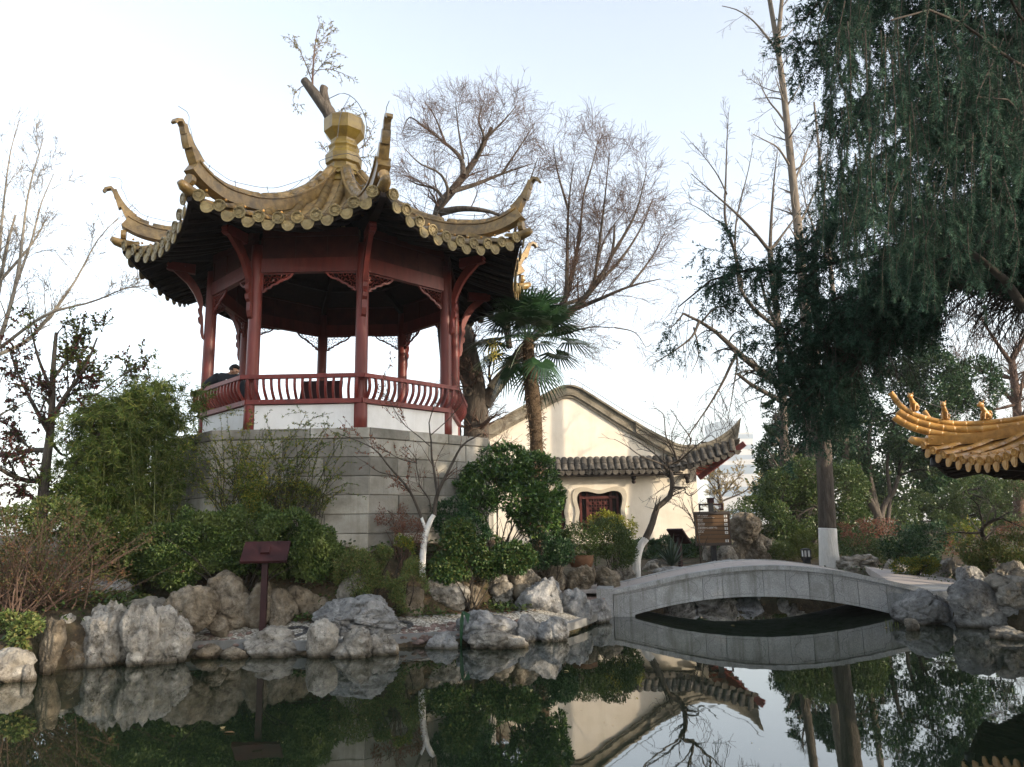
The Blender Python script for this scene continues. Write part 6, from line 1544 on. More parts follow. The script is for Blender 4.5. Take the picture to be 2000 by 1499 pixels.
# ---- old pollard with two bare crowns behind the platform ----------------------
def old_tree():
    rng = np.random.RandomState(121); Y = 20.3; b0 = np.array((*W(930, 900, Y)[:2], 1.0)); t = tree('old_tree', b0, 'big old bare tree with forked trunk and cut pale limb behind the platform', 'tree', 'bare trees')
    tr = [([b0] + LW([(930, 840), (930, 800), (925, 750), (912, 690), (902, 640)], Y), .40, .28), (LW([(902, 645), (890, 580, .3), (870, 500, .6), (850, 420, .8), (890, 365, .9), (930, 310, 1.), (960, 250, 1.1)], Y), .27, .05),
          (LW([(945, 790), (962, 765), (985, 735), (1000, 712)], Y), .20, .17), (LW([(1000, 712), (1020, 682), (1045, 655), (1085, 630), (1120, 605), (1160, 560, -.3), (1195, 500, -.5), (1200, 440, -.6)], Y), .15, .025),
          (LW([(1015, 690), (1050, 650, .3), (1090, 610, .5), (1112, 560, .7), (1130, 470, .8), (1140, 380, 1.)], Y), .12, .02), (LW([(995, 680), (990, 640), (988, 590), (1000, 500, -.3), (1010, 420, -.5)], Y), .09, .03),
          (LW([(1100, 620), (1106, 570), (1108, 500), (1110, 410), (1120, 320)], Y), .07, .012), (LW([(1120, 605), (1170, 585, -.6), (1230, 560, -.9), (1290, 545, -1.)], Y), .07, .012), (LW([(1160, 560), (1210, 510, .6), (1250, 450, .8), (1275, 390, 1.)], Y), .06, .01),
          (LW([(862, 415), (905, 408, -.5), (960, 415, -.8), (1010, 440, -1.)], Y), .11, .02), (LW([(905, 345), (900, 310, .4), (870, 280, .6), (830, 250, .8)], Y), .09, .015), (LW([(880, 375), (930, 360, .4), (980, 340, .8), (1040, 320, 1.)], Y), .08, .014),
          (LW([(930, 310), (945, 270, -.5), (935, 235, -.7), (945, 200, -.8)], Y), .06, .01), (LW([(870, 395), (850, 370, .3), (815, 360, .5), (795, 350, .6)], Y), .06, .012), (LW([(850, 420), (875, 380, -.4), (860, 340, -.6), (820, 320, -.8), (790, 290, -1)], Y), .06, .01),
          (LW([(870, 280, .6), (850, 230, .8), (830, 200, 1.)], Y), .04, .01), (LW([(945, 275, 1.), (985, 235, 1.2), (1010, 205, 1.4)], Y), .045, .01), (LW([(980, 340, .8), (1020, 280, 1.), (1045, 240, 1.2)], Y), .04, .01), (LW([(830, 250, .8), (800, 230, 1.), (785, 260, 1.1)], Y), .03, .01), (LW([(905, 310, .6), (895, 250, .8), (890, 200, .9)], Y), .04, .01),
          (LW([(1230, 560, -.9), (1275, 500, -.6), (1300, 450, -.4)], Y), .04, .01), (LW([(1195, 500, -.5), (1240, 420, -.6), (1262, 340, -.8)], Y), .05, .01), (LW([(1160, 560), (1180, 400, -.4), (1190, 300, -.6)], Y), .05, .01), (LW([(1140, 380, 1.), (1160, 310, 1.2), (1170, 265, 1.3)], Y), .03, .01), (LW([(1110, 410), (1090, 340, -.3), (1080, 280, -.5)], Y), .04, .01), (LW([(1010, 440, -.5), (1030, 370, -.6), (1050, 310, -.8)], Y), .045, .01), (LW([(1200, 640, -1.4), (1240, 650, -1.3), (1262, 680, -1.2)], Y), .02, .006),
          (LW([(1045, 655), (1090, 655, -.8), (1150, 640, -1.2), (1200, 640, -1.4)], Y), .05, .008), (LW([(1085, 600), (1150, 570, 1), (1180, 470, 1.5), (1230, 400, 2)], Y), .06, .01)]
    A = bark_tree(t, tr, [dict(n=340, src=0, length=1.6, angle=(25, 65), up=.12, rr=.36, t0=.25), dict(n=2100, length=1.1, angle=(22, 60), up=.10, rr=.5, wig=.11), dict(n=8000, length=.8, angle=(18, 55), up=.06, rr=.62, wig=.12), dict(n=6000, length=.45, angle=(20, 55), up=.0, rr=.8, wig=.13)], rng, ('bark', 'bark_red'), sides=(12, 6, 4, 3), rmin=.0034)
    P, R = limbs([(LW([(962, 762, -.02), (975, 745, -.02), (990, 727, -.02), (1003, 708, -.02)], Y), .195, .165)]); c = MB(); c.tubes(P, R, 12, True)
    part('stripped_limb', c, surf('stripped_pale_wood', [(.16, .12, .08), (.42, .36, .26), (.55, .49, .38)], 6, .9, .8, 12, pos=[.36, .44, .6]), t, smooth=True)
    # knot hole
    o = W(913, 765, Y - .36); c = MB(); a = np.linspace(0, 2 * pi, 13)[:-1]; c.sweep(np.array([o + (.09 * cos(q), -.02, .10 * sin(q)) for q in a]), [(.045 * cos(q), .045 * sin(q)) for q in np.linspace(0, 2 * pi, 7)[:-1]], (0, 1, 0), closed=True); part('knot', c, M['bark'], t, smooth=True)
    p, T = along(A[3][0], 260, rng); n = len(p); c = MB(); leaves(c, p, rnd_axis(rng, n, -.5), rnd_axis(rng, n, .5), .07, .035); part('foliage', c, LM['brown'], t, fix=False)
old_tree()
def stump_tree():
    rng = np.random.RandomState(131); Y = 20.5; b0 = np.array((*W(884, 900, Y)[:2], 1.0)); t = tree('lopped_tree', b0, 'lopped trunk with sprouting leaves rising behind the pavilion finial', 'tree', 'bare trees')
    tr = [([b0] + LW([(882, 800), (876, 680), (858, 590), (780, 500), (700, 400), (682, 330), (670, 265), (650, 232), (628, 198), (604, 168), (594, 157)], Y), .24, .125), (LW([(645, 225), (636, 200), (632, 178), (634, 170)], Y), .15, .115)]
    P, R = limbs(tr, 13); R[0] = np.interp(np.linspace(0, 1, 13), [0, .6, .8, .93, 1], [.26, .25, .22, .19, .12]); c = MB(); c.tubes(P, R, 12, True); part('trunk', c, M['bark'], t, smooth=True)
    sp_ = [(LW([(610, 168), (611, 140), (613, 110), (618, 70), (625, 45)], Y), .035, .006), (LW([(610, 160), (595, 120, .2), (580, 90, .3), (560, 72, .4)], Y), .015, .004), (LW([(611, 150), (635, 120, -.2), (655, 108, -.3), (672, 108, -.3)], Y), .012, .004), (LW([(611, 140), (640, 135, .2), (665, 142, .3), (690, 155, .3)], Y), .012, .004),
           (LW([(600, 165), (582, 175), (572, 195), (580, 215)], Y), .014, .004), (LW([(612, 120), (628, 80, .2), (650, 60, .2)], Y), .010, .003), (LW([(690, 300), (715, 280), (728, 250), (735, 235)], Y), .016, .004), (LW([(690, 310), (720, 305), (735, 290)], Y), .014, .004), (LW([(700, 330), (725, 340), (738, 320)], Y), .012, .004), (LW([(655, 320), (640, 300), (628, 285)], Y), .010, .003), (LW([(652, 228), (670, 212), (690, 214), (712, 225)], Y), .008, .003)]
    P, R = limbs(sp_); P2, R2_ = shoots(P, R, 120, rng, .65, (20, 55), .15, rr=.5); P3_, R3_ = shoots(P2, R2_, 160, rng, .3, (20, 60), .0)
    s_ = MB(); s_.tubes(P, np.maximum(R, .007), 5); s_.tubes(P2, np.maximum(R2_, .0045), 4); s_.tubes(P3_, np.maximum(R3_, .0035), 3); part('sprouts', s_, M['bark_red'], t, fix=False)
    p = np.concatenate([along(P2, 620, rng)[0], along(P3_, 420, rng)[0]]); n = len(p); c = MB(); leaves(c, p, rnd_axis(rng, n, -.6), rnd_axis(rng, n, .6), .085 * rng.uniform(.6, 1.2, n), .034 * rng.uniform(.7, 1.2, n)); part('foliage', c, leaf('olive_autumn_leaf', [(.10, .12, .03), (.20, .17, .05), (.26, .19, .06), (.08, .10, .04)], .5, .4), t, fix=False)
stump_tree()

# ---- fan palm --------------------------------------------------------------------
def palm():
    rng = np.random.RandomState(141); Y = 18.6; b0 = np.array((*W(1048, 900, Y)[:2], .9)); t = tree('fan_palm', b0, 'fan palm with shaggy trunk and drooping leaves in front of the house gable', 'palm tree')
    top = W(1032, 690, Y); tr = resample(interp([b0, W(1047, 850, Y), W(1040, 780, Y), top, W(1032, 660, Y)], 30), 26)
    r = np.interp(np.linspace(0, 1, 26), [0, .4, .8, 1], [.17, .15, .19, .12]) * (1 + .10 * rng.uniform(-1, 1, 26)); c = MB(); c.tube(tr, r, 14); part('trunk', c, M['bark_palm'], t, smooth=True)
    f = MB(); k = rng.randint(2, 25, 900); a = rng.uniform(0, 2 * pi, 900); rr = r[k]; o = tr[k] + np.stack([np.cos(a) * rr * .95, np.sin(a) * rr * .95, rng.uniform(-.1, .1, 900)], 1)
    leaves(f, o, unit(np.stack([np.cos(a) * .7, np.sin(a) * .7, rng.uniform(-.9, .8, 900)], 1)), rnd_axis(rng, 900), rng.uniform(.08, .2, 900), .02); part('trunk_fibre', f, leaf('palm_fibre', [(.06, .04, .025), (.11, .075, .045), (.16, .11, .07)], .9, .1), t, fix=False)
    crown = W(1030, 654, Y)
    for i in range(34):
        a = i * 2.39996 + rng.uniform(-.2, .2); el = radians(np.interp(i, [0, 8, 20, 28, 33], [75, 48, 14, -18, -48]) + rng.uniform(-9, 9)); st = rng.uniform(.72, 1.12) * (.8 if i < 6 else 1)
        d = np.array((cos(a) * cos(el), sin(a) * cos(el), sin(el))); hub = crown + d * st + (0, 0, -.12 * st); c = MB()
        c.tube(interp([crown - (0, 0, .15), crown + d * st * .5 + (0, 0, .03), hub], 6), .012, 4)
        sd = unit(np.cross(d, (0, 0, 1.)) + 1e-6); upv = np.cross(sd, d); nb = 30; R_ = rng.uniform(.68, .88)
        for q in np.linspace(-2.3, 2.3, nb):
            e = unit(d * cos(q) + sd * sin(q)); L_ = R_ * (.72 + .28 * cos(q * .6)) * rng.uniform(.93, 1.05); s2 = np.cross(e, upv); dr = (.10 + .22 * rng.uniform() + (.3 if i > 30 else 0)) * L_
            p0, p1, p2, p3 = hub, hub + e * L_ * .45 + upv * .03, hub + e * L_ * .8 - np.array((0, 0, dr * .45)), hub + e * L_ - np.array((0, 0, dr))
            w = .026
            c.add([p0, p1 - s2 * w, p1 + s2 * w, p2 - s2 * w * .7, p2 + s2 * w * .7, p3], [(1, 3, 4, 2)], [(0, 1, 2), (3, 5, 4)])
        part('palm_leaf', c, LM['palm'], t, fix=False)
    c = MB(); p = W(965, 685, Y - .9) + rng.normal(size=(260, 3)) * (.09, .09, .16); leaves(c, p, rnd_axis(rng, 260, -.3), rnd_axis(rng, 260), .05, .03); part('flower_spray', c, leaf('yellow_palm_flower', [(.42, .36, .06), (.5, .44, .12)], .6, .3), t, fix=False, kind='stuff')
palm()

# ------------------------------------------------------------------ right side: limewashed tree, cedar, evergreens
def lime_tree():
    rng = np.random.RandomState(201); Y = 20.0; b0 = ground(W(1619, 1092, Y)); t = tree('limewashed_tree', b0, 'tall straight tree with rough bark and limewashed foot right of the garden lantern', 'tree', 'bare trees')
    zt = W(1616, 1032, Y)
    def flute(path, radii, mat, name, n=22):
        c = MB(); P = resample(interp(path, 30), 40); R_ = np.interp(np.linspace(0, 1, 40), np.linspace(0, 1, len(radii)), radii); c.tube(P, R_, n)
        V = c.v[0].reshape(40, n, 3); a = np.arange(n) * 2 * pi / n
        q = np.stack([np.cos(a)[None] * 3.2 + 0 * V[..., 2], np.sin(a)[None] * 3.2 + 0 * V[..., 2], V[..., 2] * .8], -1)
        V += (V - P[:, None]) * (.10 * (1 - 2 * np.abs(noise3(q))))[..., None]; c.v[0] = V.reshape(-1, 3)
        return part(name, c, M[mat], t, smooth=True, fix=False)
    flute([b0 - (0, 0, .15), b0, W(1617, 1060, Y), zt], [.255, .235, .215, .205], 'limewash', 'limewashed_foot')
    flute([zt - (0, 0, .02), W(1613, 960, Y), W(1608, 880, Y), W(1603, 835, Y), W(1600, 815, Y)], [.203, .195, .19, .21, .22], 'bark', 'trunk')
    tr = [(LW([(1598, 832), (1580, 790, .2), (1545, 770, .2), (1500, 735), (1455, 702, -.3), (1400, 650, -.5), (1366, 628, -.6), (1335, 613, -.7)], Y), .15, .03),
          (LW([(1607, 830), (1625, 805), (1645, 785), (1660, 730, .2), (1690, 640, .4), (1700, 560, .5)], Y), .14, .05), (LW([(1600, 820), (1590, 740, .3), (1600, 640, .6), (1590, 540, .8), (1600, 430, 1.)], Y), .16, .05),
          (LW([(1602, 822), (1570, 760, .6), (1545, 690, 1.), (1500, 600, 1.4), (1480, 520, 1.6)], Y), .11, .03), (LW([(1560, 800, .1), (1500, 770, -.2), (1465, 750, -.3), (1440, 730, -.4)], Y), .08, .04),
          (LW([(1440, 690, -.3), (1428, 712, -.5), (1410, 750, -.8), (1380, 800, -1), (1345, 850, -1.2), (1330, 880, -1.3)], Y), .045, .008), (LW([(1366, 628, -.6), (1350, 660, -.9), (1310, 690, -1.2), (1270, 715, -1.4)], Y), .04, .007), (LW([(1425, 680, -.3), (1440, 700, -.6), (1432, 760, -1), (1420, 830, -1.2)], Y), .03, .006),
          (LW([(1335, 613, -.7), (1310, 640, -.9), (1290, 630, -1.)], Y), .025, .006), (LW([(1370, 630, -.6), (1400, 600, -.8), (1440, 610, -1), (1480, 650, -1.1)], Y), .03, .007), (LW([(1355, 640, -.6), (1365, 690, -.8), (1350, 730, -.9)], Y), .025, .006)]
    P, R = limbs(tr, 11); c = MB(); c.tubes(P, R, 9); part('limb', c, M['bark'], t, smooth=True, fix=False)
    P = np.stack([resample(p, K) for p in P]); R = np.stack([resample(np.stack([r, r, r], 1), K)[:, 0] for r in R])
    P2, R2_ = shoots(P, R, 170, rng, 1.5, (30, 70), .0, grav=-.55, t0=.3, rr=.4); P3_, R3_ = shoots(P2, R2_, 900, rng, .6, (25, 65), -.1, grav=-.5, rr=.6)
    s_ = MB(); s_.tubes(P2, np.maximum(R2_, .005), 4); s_.tubes(P3_, np.maximum(R3_, .0038), 3); part('branches', s_, M['bark_dark'], t, fix=False)
lime_tree()

def bare(name, label, base_px, Y, tr, lv, seed, mats=('bark_pale', 'bark'), group='bare trees', foliage=None, z=None):
    rng = np.random.RandomState(seed); b0 = ground(W(*base_px, Y)); t = tree(name, b0, label, 'tree', group)
    A = bark_tree(t, [([b0] + LW(tr[0][0], Y), tr[0][1], tr[0][2])] + [(LW(p, Y), a, e) for p, a, e in tr[1:]], lv, rng, mats)
    if foliage:
        n, L_, w_, mt, li = foliage; p, T = along(A[li][0], n, rng, .2); c = MB(); leaves(c, p, unit(T * .4 + rng.normal(size=(n, 3))), rnd_axis(rng, n, .6), L_ * rng.uniform(.6, 1.2, n), w_ * rng.uniform(.7, 1.2, n)); part('foliage', c, LM[mt], t, fix=False)
bare('bare_ginkgo', 'very tall bare trunk with spurred side branches rising out of the top of the picture', (1590, 1040), 27.,
     [([(1585, 800), (1572, 600), (1556, 420), (1545, 320), (1533, 200), (1520, 100), (1503, 0), (1490, -90)], .25, .07), ([(1517, 100), (1527, 0, -.3), (1532, -80, -.4)], .10, .05), ([(1522, 105), (1500, 75, .4), (1470, 40, .8), (1440, 20, 1.), (1410, 12, 1.2)], .06, .015),
      ([(1546, 330), (1520, 290, -.4), (1495, 275, -.8), (1470, 262, -1)], .05, .012), ([(1540, 250), (1520, 220, .4), (1500, 195, .7), (1478, 150, 1.)], .05, .012), ([(1550, 360), (1570, 310, .4), (1590, 260, .6)], .05, .012), ([(1535, 210), (1555, 180, -.3), (1575, 140, -.5)], .04, .01), ([(1560, 440), (1590, 380, .4), (1610, 330, .6)], .05, .01)],
     [dict(n=100, length=2.2, angle=(40, 75), up=.15, rr=.32, t0=.05), dict(n=480, length=.8, angle=(30, 70), up=.25, rr=.5), dict(n=1200, length=.22, angle=(40, 80), up=.2, rr=.8)], 211, ('tanbark', 'tanbark'))
bare('bare_ash', 'bare tree with a tight fan of upright twigs left of the tall bare trunk', (1530, 1040), 26.,
     [([(1530, 800), (1520, 640), (1508, 540), (1504, 490)], .16, .10), ([(1504, 490), (1507, 420, .3), (1513, 340, .5), (1520, 290, .6)], .07, .012), ([(1504, 492), (1470, 450, -.4), (1430, 410, -.6), (1390, 375, -.8), (1350, 340, -1)], .07, .012), ([(1506, 488), (1535, 450, .3), (1570, 400, .6)], .06, .012), ([(1440, 520), (1432, 480), (1416, 430), (1418, 340), (1420, 270), (1423, 220)], .06, .01),
      ([(1450, 560), (1436, 490, .2), (1440, 420, .4), (1460, 340, .6), (1470, 290, .7)], .05, .01), ([(1515, 640), (1470, 600, -.2), (1445, 560, -.2), (1438, 500, 0)], .07, .05), ([(1418, 440), (1390, 425, .4), (1370, 410, .6), (1340, 395, .8)], .03, .008), ([(1420, 380), (1400, 340, -.4), (1370, 300, -.7), (1352, 280, -.9)], .03, .008)],
     [dict(n=90, length=1.6, angle=(25, 55), up=.3, rr=.4), dict(n=360, length=.7, angle=(25, 60), up=.25, rr=.55), dict(n=500, length=.3, angle=(30, 65), up=.2, rr=.7)], 212, ('bark', 'bark'))
bare('bare_willow', 'slender bare tree seen through the cedar right of the tall bare trunk', (1650, 1030), 31., [([(1650, 800), (1630, 600), (1612, 420), (1600, 300), (1590, 200)], .15, .04), ([(1620, 520), (1580, 420, -.4), (1560, 330, -.6)], .06, .01)],
     [dict(n=60, length=2., angle=(25, 60), up=.2, rr=.4), dict(n=380, length=.9, angle=(25, 60), up=.2, rr=.5), dict(n=700, length=.4, angle=(30, 65), up=.1, rr=.7)], 213, ('tanbark', 'bark'))
bare('bare_elm', 'pinkish bare tree behind the orange roof at the right edge', (1990, 1030), 36., [([(1990, 900), (1985, 780), (1975, 700)], .28, .16), ([(1975, 710), (1940, 660, -.4), (1915, 620, -.6)], .12, .03), ([(1976, 705), (2010, 640, .4), (2030, 580, .6)], .13, .03), ([(1980, 740), (1930, 730, .6), (1890, 715, 1), (1870, 705, 1.2)], .10, .02), ([(1985, 790), (1940, 800, -.5), (1900, 790, -.8)], .08, .02), ([(1985, 760), (2040, 730, .4)], .1, .03)],
     [dict(n=90, length=2.6, angle=(25, 60), up=.2, rr=.4), dict(n=900, length=1.3, angle=(25, 60), up=.15, rr=.5), dict(n=3500, length=.7, angle=(25, 65), up=.05, rr=.7)], 214, ('bark_red', 'bark_red'))
bare('yellow_tree', 'thin tree with straw-yellow leaves behind the direction sign', (1410, 1010), 44., [([(1410, 985), (1405, 960), (1402, 930)], .14, .05), ([(1405, 975), (1430, 945), (1450, 925)], .06, .02), ([(1404, 965), (1385, 940), (1378, 925)], .06, .02), ([(1408, 980), (1455, 960), (1470, 940)], .06, .02)],
     [dict(n=40, length=1.5, angle=(25, 60), up=.2, rr=.45), dict(n=260, length=.9, angle=(25, 60), up=.1, rr=.5)], 215, ('bark', 'bark'), foliage=(2600, .10, .06, 'yellowdry', 2))
bare('small_prunus', 'small bare tree with a level left branch on the right bank', (1922, 1066), 18.5, [([(1921, 1050), (1916, 1038), (1922, 1028), (1938, 1018), (1958, 1012)], .075, .03), ([(1916, 1040), (1895, 1042, -.3), (1870, 1040, -.5), (1842, 1044, -.7)], .035, .008), ([(1921, 1030), (1915, 1005), (1908, 985), (1890, 968)], .03, .006), ([(1938, 1018), (1945, 1000, .3), (1930, 975, .5)], .025, .006), ([(1955, 1012), (1985, 1025, -.2), (2010, 1035, -.3)], .022, .006), ([(1950, 1013), (1975, 1000, .3), (2000, 1005, .4)], .02, .005)],
     [dict(n=40, length=.9, angle=(30, 65), up=.15, rr=.45), dict(n=140, length=.4, angle=(30, 65), up=.1, rr=.6)], 216, ('bark_dark', 'bark_pale'))

def big_evergreen(name, label, boxes, Y, dens, mat, seed, trunks, L=.15, Wd=.08, depth=.6, gap=-.10, scale=.9, bark='bark', jit=.8, group='evergreen trees on the right'):
    rng = np.random.RandomState(seed); b0 = ground(W(*trunks[0][0][0], Y)); t = tree(name, b0, label, 'tree', group)
    for p, a, e in trunks:
        c = MB(); P = resample(interp([ground(W(*p[0], Y)) - (0, 0, .1)] + LW(p[1:], Y), 24), 14); c.tube(P, np.linspace(a, e, 14), 9); part('trunk', c, M[bark], t, smooth=True)
    cl = px_clumps(rng, boxes, Y, depth, jit)
    P = np.stack([resample(interp([W(*trunks[i % len(trunks)][0][-1][:2], Y), (W(*trunks[i % len(trunks)][0][-1][:2], Y) + c_[0]) / 2 + rng.normal(size=3) * .2, c_[0]], 12), K) for i, c_ in enumerate(cl)]); R = np.linspace(.05, .015, K)[None] * np.ones((len(P), 1))
    P2, R2_ = shoots(P, R, len(P) * 22, rng, 1.4, (25, 65), .15); s_ = MB(); s_.tubes(P, R, 5); s_.tubes(P2, np.maximum(R2_, .004), 3); part('branches', s_, M['bark_dark'], t, fix=False)
    c = bush_crown(rng, cl, L, Wd, dens, gap=gap, scale=scale, up=.15, shell=.3); part('crown', c, LM[mat], t, fix=False)
big_evergreen('evergreen_tree', 'dark multi-stemmed evergreen with spreading sunlit trunks behind the orange roof', [(1600, 760, 1720, 900, 1.6), (1680, 700, 1820, 850, 2), (1760, 680, 1880, 800, 2), (1840, 690, 1950, 800, 1.4), (1640, 850, 1760, 970, 1.2), (1740, 800, 1860, 930, 1.6), (1820, 760, 1930, 880, 1.3), (1700, 620, 1830, 740, 1.2), (1620, 880, 1700, 980, .6), (1780, 880, 1860, 960, .8)], 31., 2400, 'evergreen', 221,
     [([(1722, 1052), (1716, 1010), (1690, 960), (1680, 920), (1670, 850)], .19, .08), ([(1726, 1052), (1722, 1000), (1745, 960), (1755, 930)], .16, .07), ([(1720, 1054), (1712, 1000), (1698, 930), (1697, 880), (1700, 820)], .17, .07), ([(1730, 1050), (1738, 970), (1733, 920), (1735, 880)], .10, .05)])
big_evergreen('evergreen_tree', 'dark rounded evergreen directly behind the limewashed tree', [(1470, 850, 1560, 940, 1.3), (1500, 800, 1600, 900, 1.6), (1480, 900, 1580, 1000, 1.3), (1560, 840, 1640, 940, 1.2), (1470, 930, 1530, 1010, .7), (1490, 780, 1540, 850, .6), (1540, 760, 1620, 840, 1.0)], 34., 2400, 'evergreen', 222, [([(1555, 1040), (1555, 960), (1548, 900)], .2, .1)])
big_evergreen('laurel_tree', 'bright mid-green rounded laurel left of the limewashed trunk', [(1440, 960, 1530, 1060, 1.2), (1490, 910, 1590, 1010, 1.6), (1530, 890, 1620, 990, 1.4), (1560, 930, 1680, 1060, 1.8), (1480, 980, 1580, 1080, 1.5), (1620, 900, 1690, 1000, 1.1), (1630, 980, 1700, 1080, .9)], 24.5, 2600, 'evergreen2', 223, [([(1560, 1090), (1560, 1040), (1565, 1000)], .06, .03), ([(1568, 1090), (1600, 1040), (1620, 990)], .05, .02), ([(1555, 1090), (1530, 1040), (1515, 1000)], .05, .02)], L=.10, Wd=.05, jit=.5)
big_evergreen('evergreen_tree', 'pale green feathery trees low behind the orange roof at the right', [(1780, 940, 1880, 1040, 1.3), (1850, 920, 1960, 1030, 1.6), (1930, 930, 2040, 1050, 1.6), (1800, 1000, 1900, 1080, 1), (1960, 880, 2060, 980, 1.0), (1700, 980, 1800, 1060, .9)], 34., 2000, 'evergreen2', 224, [([(1880, 1050), (1878, 1000), (1880, 960)], .12, .06), ([(1960, 1050), (1965, 990)], .12, .06)], L=.14, Wd=.05)
def far_wood():
    rng = np.random.RandomState(229); cl = px_clumps(rng, [(1480, 880, 1600, 1030, 2), (1580, 900, 1720, 1035, 2.2), (1690, 870, 1830, 1035, 2.4), (1800, 900, 1940, 1035, 2.2), (1900, 880, 2060, 1035, 2.4), (1640, 820, 1760, 940, 1.4), (1780, 830, 1900, 950, 1.2)], 48., .5, 2.)
    solo('far_wood', bush_crown(rng, cl, .34, .2, 1500, gap=-.2, scale=.5, up=.1, shell=.3), LM['evergreen2'], (0, 0, 0), kind='stuff', fix=False)
far_wood()
GB = 'bushes along the right bank'
shrub('bush', 'dark rounded bush with glossy leaves right of the limewashed trunk', [(1725, 1035, 1800, 1110, 1.3), (1770, 1025, 1845, 1100, 1.4), (1740, 1060, 1830, 1120, 1.2)], 19.5, .085, .045, 900, 'evergreen', 231, group=GB, depth=.8)
shrub('bush', 'rusty-leaved bush between the limewashed trunk and the dark rounded bush', [(1640, 1015, 1720, 1060, 1.0), (1680, 1010, 1760, 1050, 1.0), (1650, 1040, 1700, 1070, .5)], 21.5, .07, .03, 700, 'pinktwig', 232, group=GB, stem_mat='bark_red', gap=.0)
shrub('bush', 'low green cover between the limewashed trunk and the flat pale rock', [(1640, 1045, 1720, 1095, 1.3), (1690, 1055, 1750, 1100, .9)], 20.6, .07, .03, 1100, 'evergreen2', 233, group=GB)
shrub('bush', 'yellow-green feathery pine-like bush by the garden lantern', [(1510, 1050, 1570, 1095, 1.0), (1545, 1035, 1600, 1080, 1.1), (1560, 1060, 1605, 1095, .8)], 22.2, .07, .014, 1700, 'olive', 234, group=GB)
shrub('bush', 'bush with orange-flecked leaves at the bridge end', [(1745, 1090, 1800, 1125, 1.0), (1780, 1085, 1830, 1122, 1.0)], 17.2, .06, .03, 1300, 'jasmine', 235, group=GB)
shrub('bush', 'yellowing tall bush behind the small bare tree', [(1850, 1020, 1900, 1070, .9), (1870, 1010, 1930, 1050, .8)], 21.5, .075, .034, 800, 'jasmine', 236, group=GB, gap=.0)
shrub('bush', 'mixed green and rust bush at the right edge above the bank boulders', [(1880, 1050, 1960, 1110, 1.4), (1930, 1040, 2020, 1110, 1.6), (1960, 1075, 2030, 1120, 1.0), (1870, 1080, 1930, 1120, .8)], 16.8, .065, .034, 1300, 'dusty', 237, group=GB)
shrub('bush', 'reddish dry bush behind the mixed bush at the right edge', [(1840, 1040, 1920, 1090, .8), (1940, 1020, 2030, 1060, 1.0)], 19.8, .06, .022, 700, 'pinktwig', 238, group=GB, stem_mat='bark_red', gap=.0)
shrub('bush', 'dark undergrowth behind the rusty-leaved bush', [(1600, 1030, 1700, 1090, 1.2), (1690, 1020, 1800, 1080, 1.4), (1790, 1020, 1870, 1075, 1.2)], 24.0, .09, .045, 1500, 'evergreen', 239, group=GB)
shrub('bush', 'green bush between the scholar rock and the garden lantern', [(1495, 1060, 1550, 1100, 1.0), (1420, 980, 1470, 1040, .5)], 23.0, .07, .035, 1200, 'evergreen2', 240, group=GB)

# ------------------------------------------------------------------ weeping cedar on the right bank
def needle_spray(rng, n, spread, ln):
    """template along +x, unit length: a stem set with needles; triangles (n,3,3)"""
    f = rng.uniform(.02, 1, n); a = rng.uniform(0, 2 * pi, n)
    d = unit(np.stack([np.full(n, .75), np.cos(a) * spread, np.sin(a) * spread], 1)); l = ln * rng.uniform(.7, 1.1, n) * (1 - .45 * f ** 4)
    p = np.stack([f, 0 * f, 0 * f], 1); s_ = unit(np.cross(d, rng.normal(size=(n, 3))))
    return p, d * l[:, None], s_
def put_sprays(b, rng, base, tip, n, spread, ln, width):
    """needled twigs from base to tip (m,3): needle length and width in metres"""
    for g in range(4):
        sel = np.arange(len(base)) % 4 == g; B, T_ = base[sel], tip[sel]; m = len(B)
        if m == 0: continue
        p, d, s_ = needle_spray(rng, n, spread, 1.)
        X = T_ - B; Ls = np.linalg.norm(X, axis=1, keepdims=True); X = X / Ls; Y_ = unit(np.cross(X, unit(rng.normal(size=(m, 3))))); Z = np.cross(X, Y_)
        def rot(v): return v[None, :, :1] * X[:, None] + v[None, :, 1:2] * Y_[:, None] + v[None, :, 2:] * Z[:, None]
        P = B[:, None] + p[None, :, :1] * X[:, None] * Ls[:, None]
        D, S = rot(d) * ln, rot(s_) * width / 2
        b.tris(np.stack([P - S, P + S, P + D], 2).reshape(-1, 3, 3))
    return b
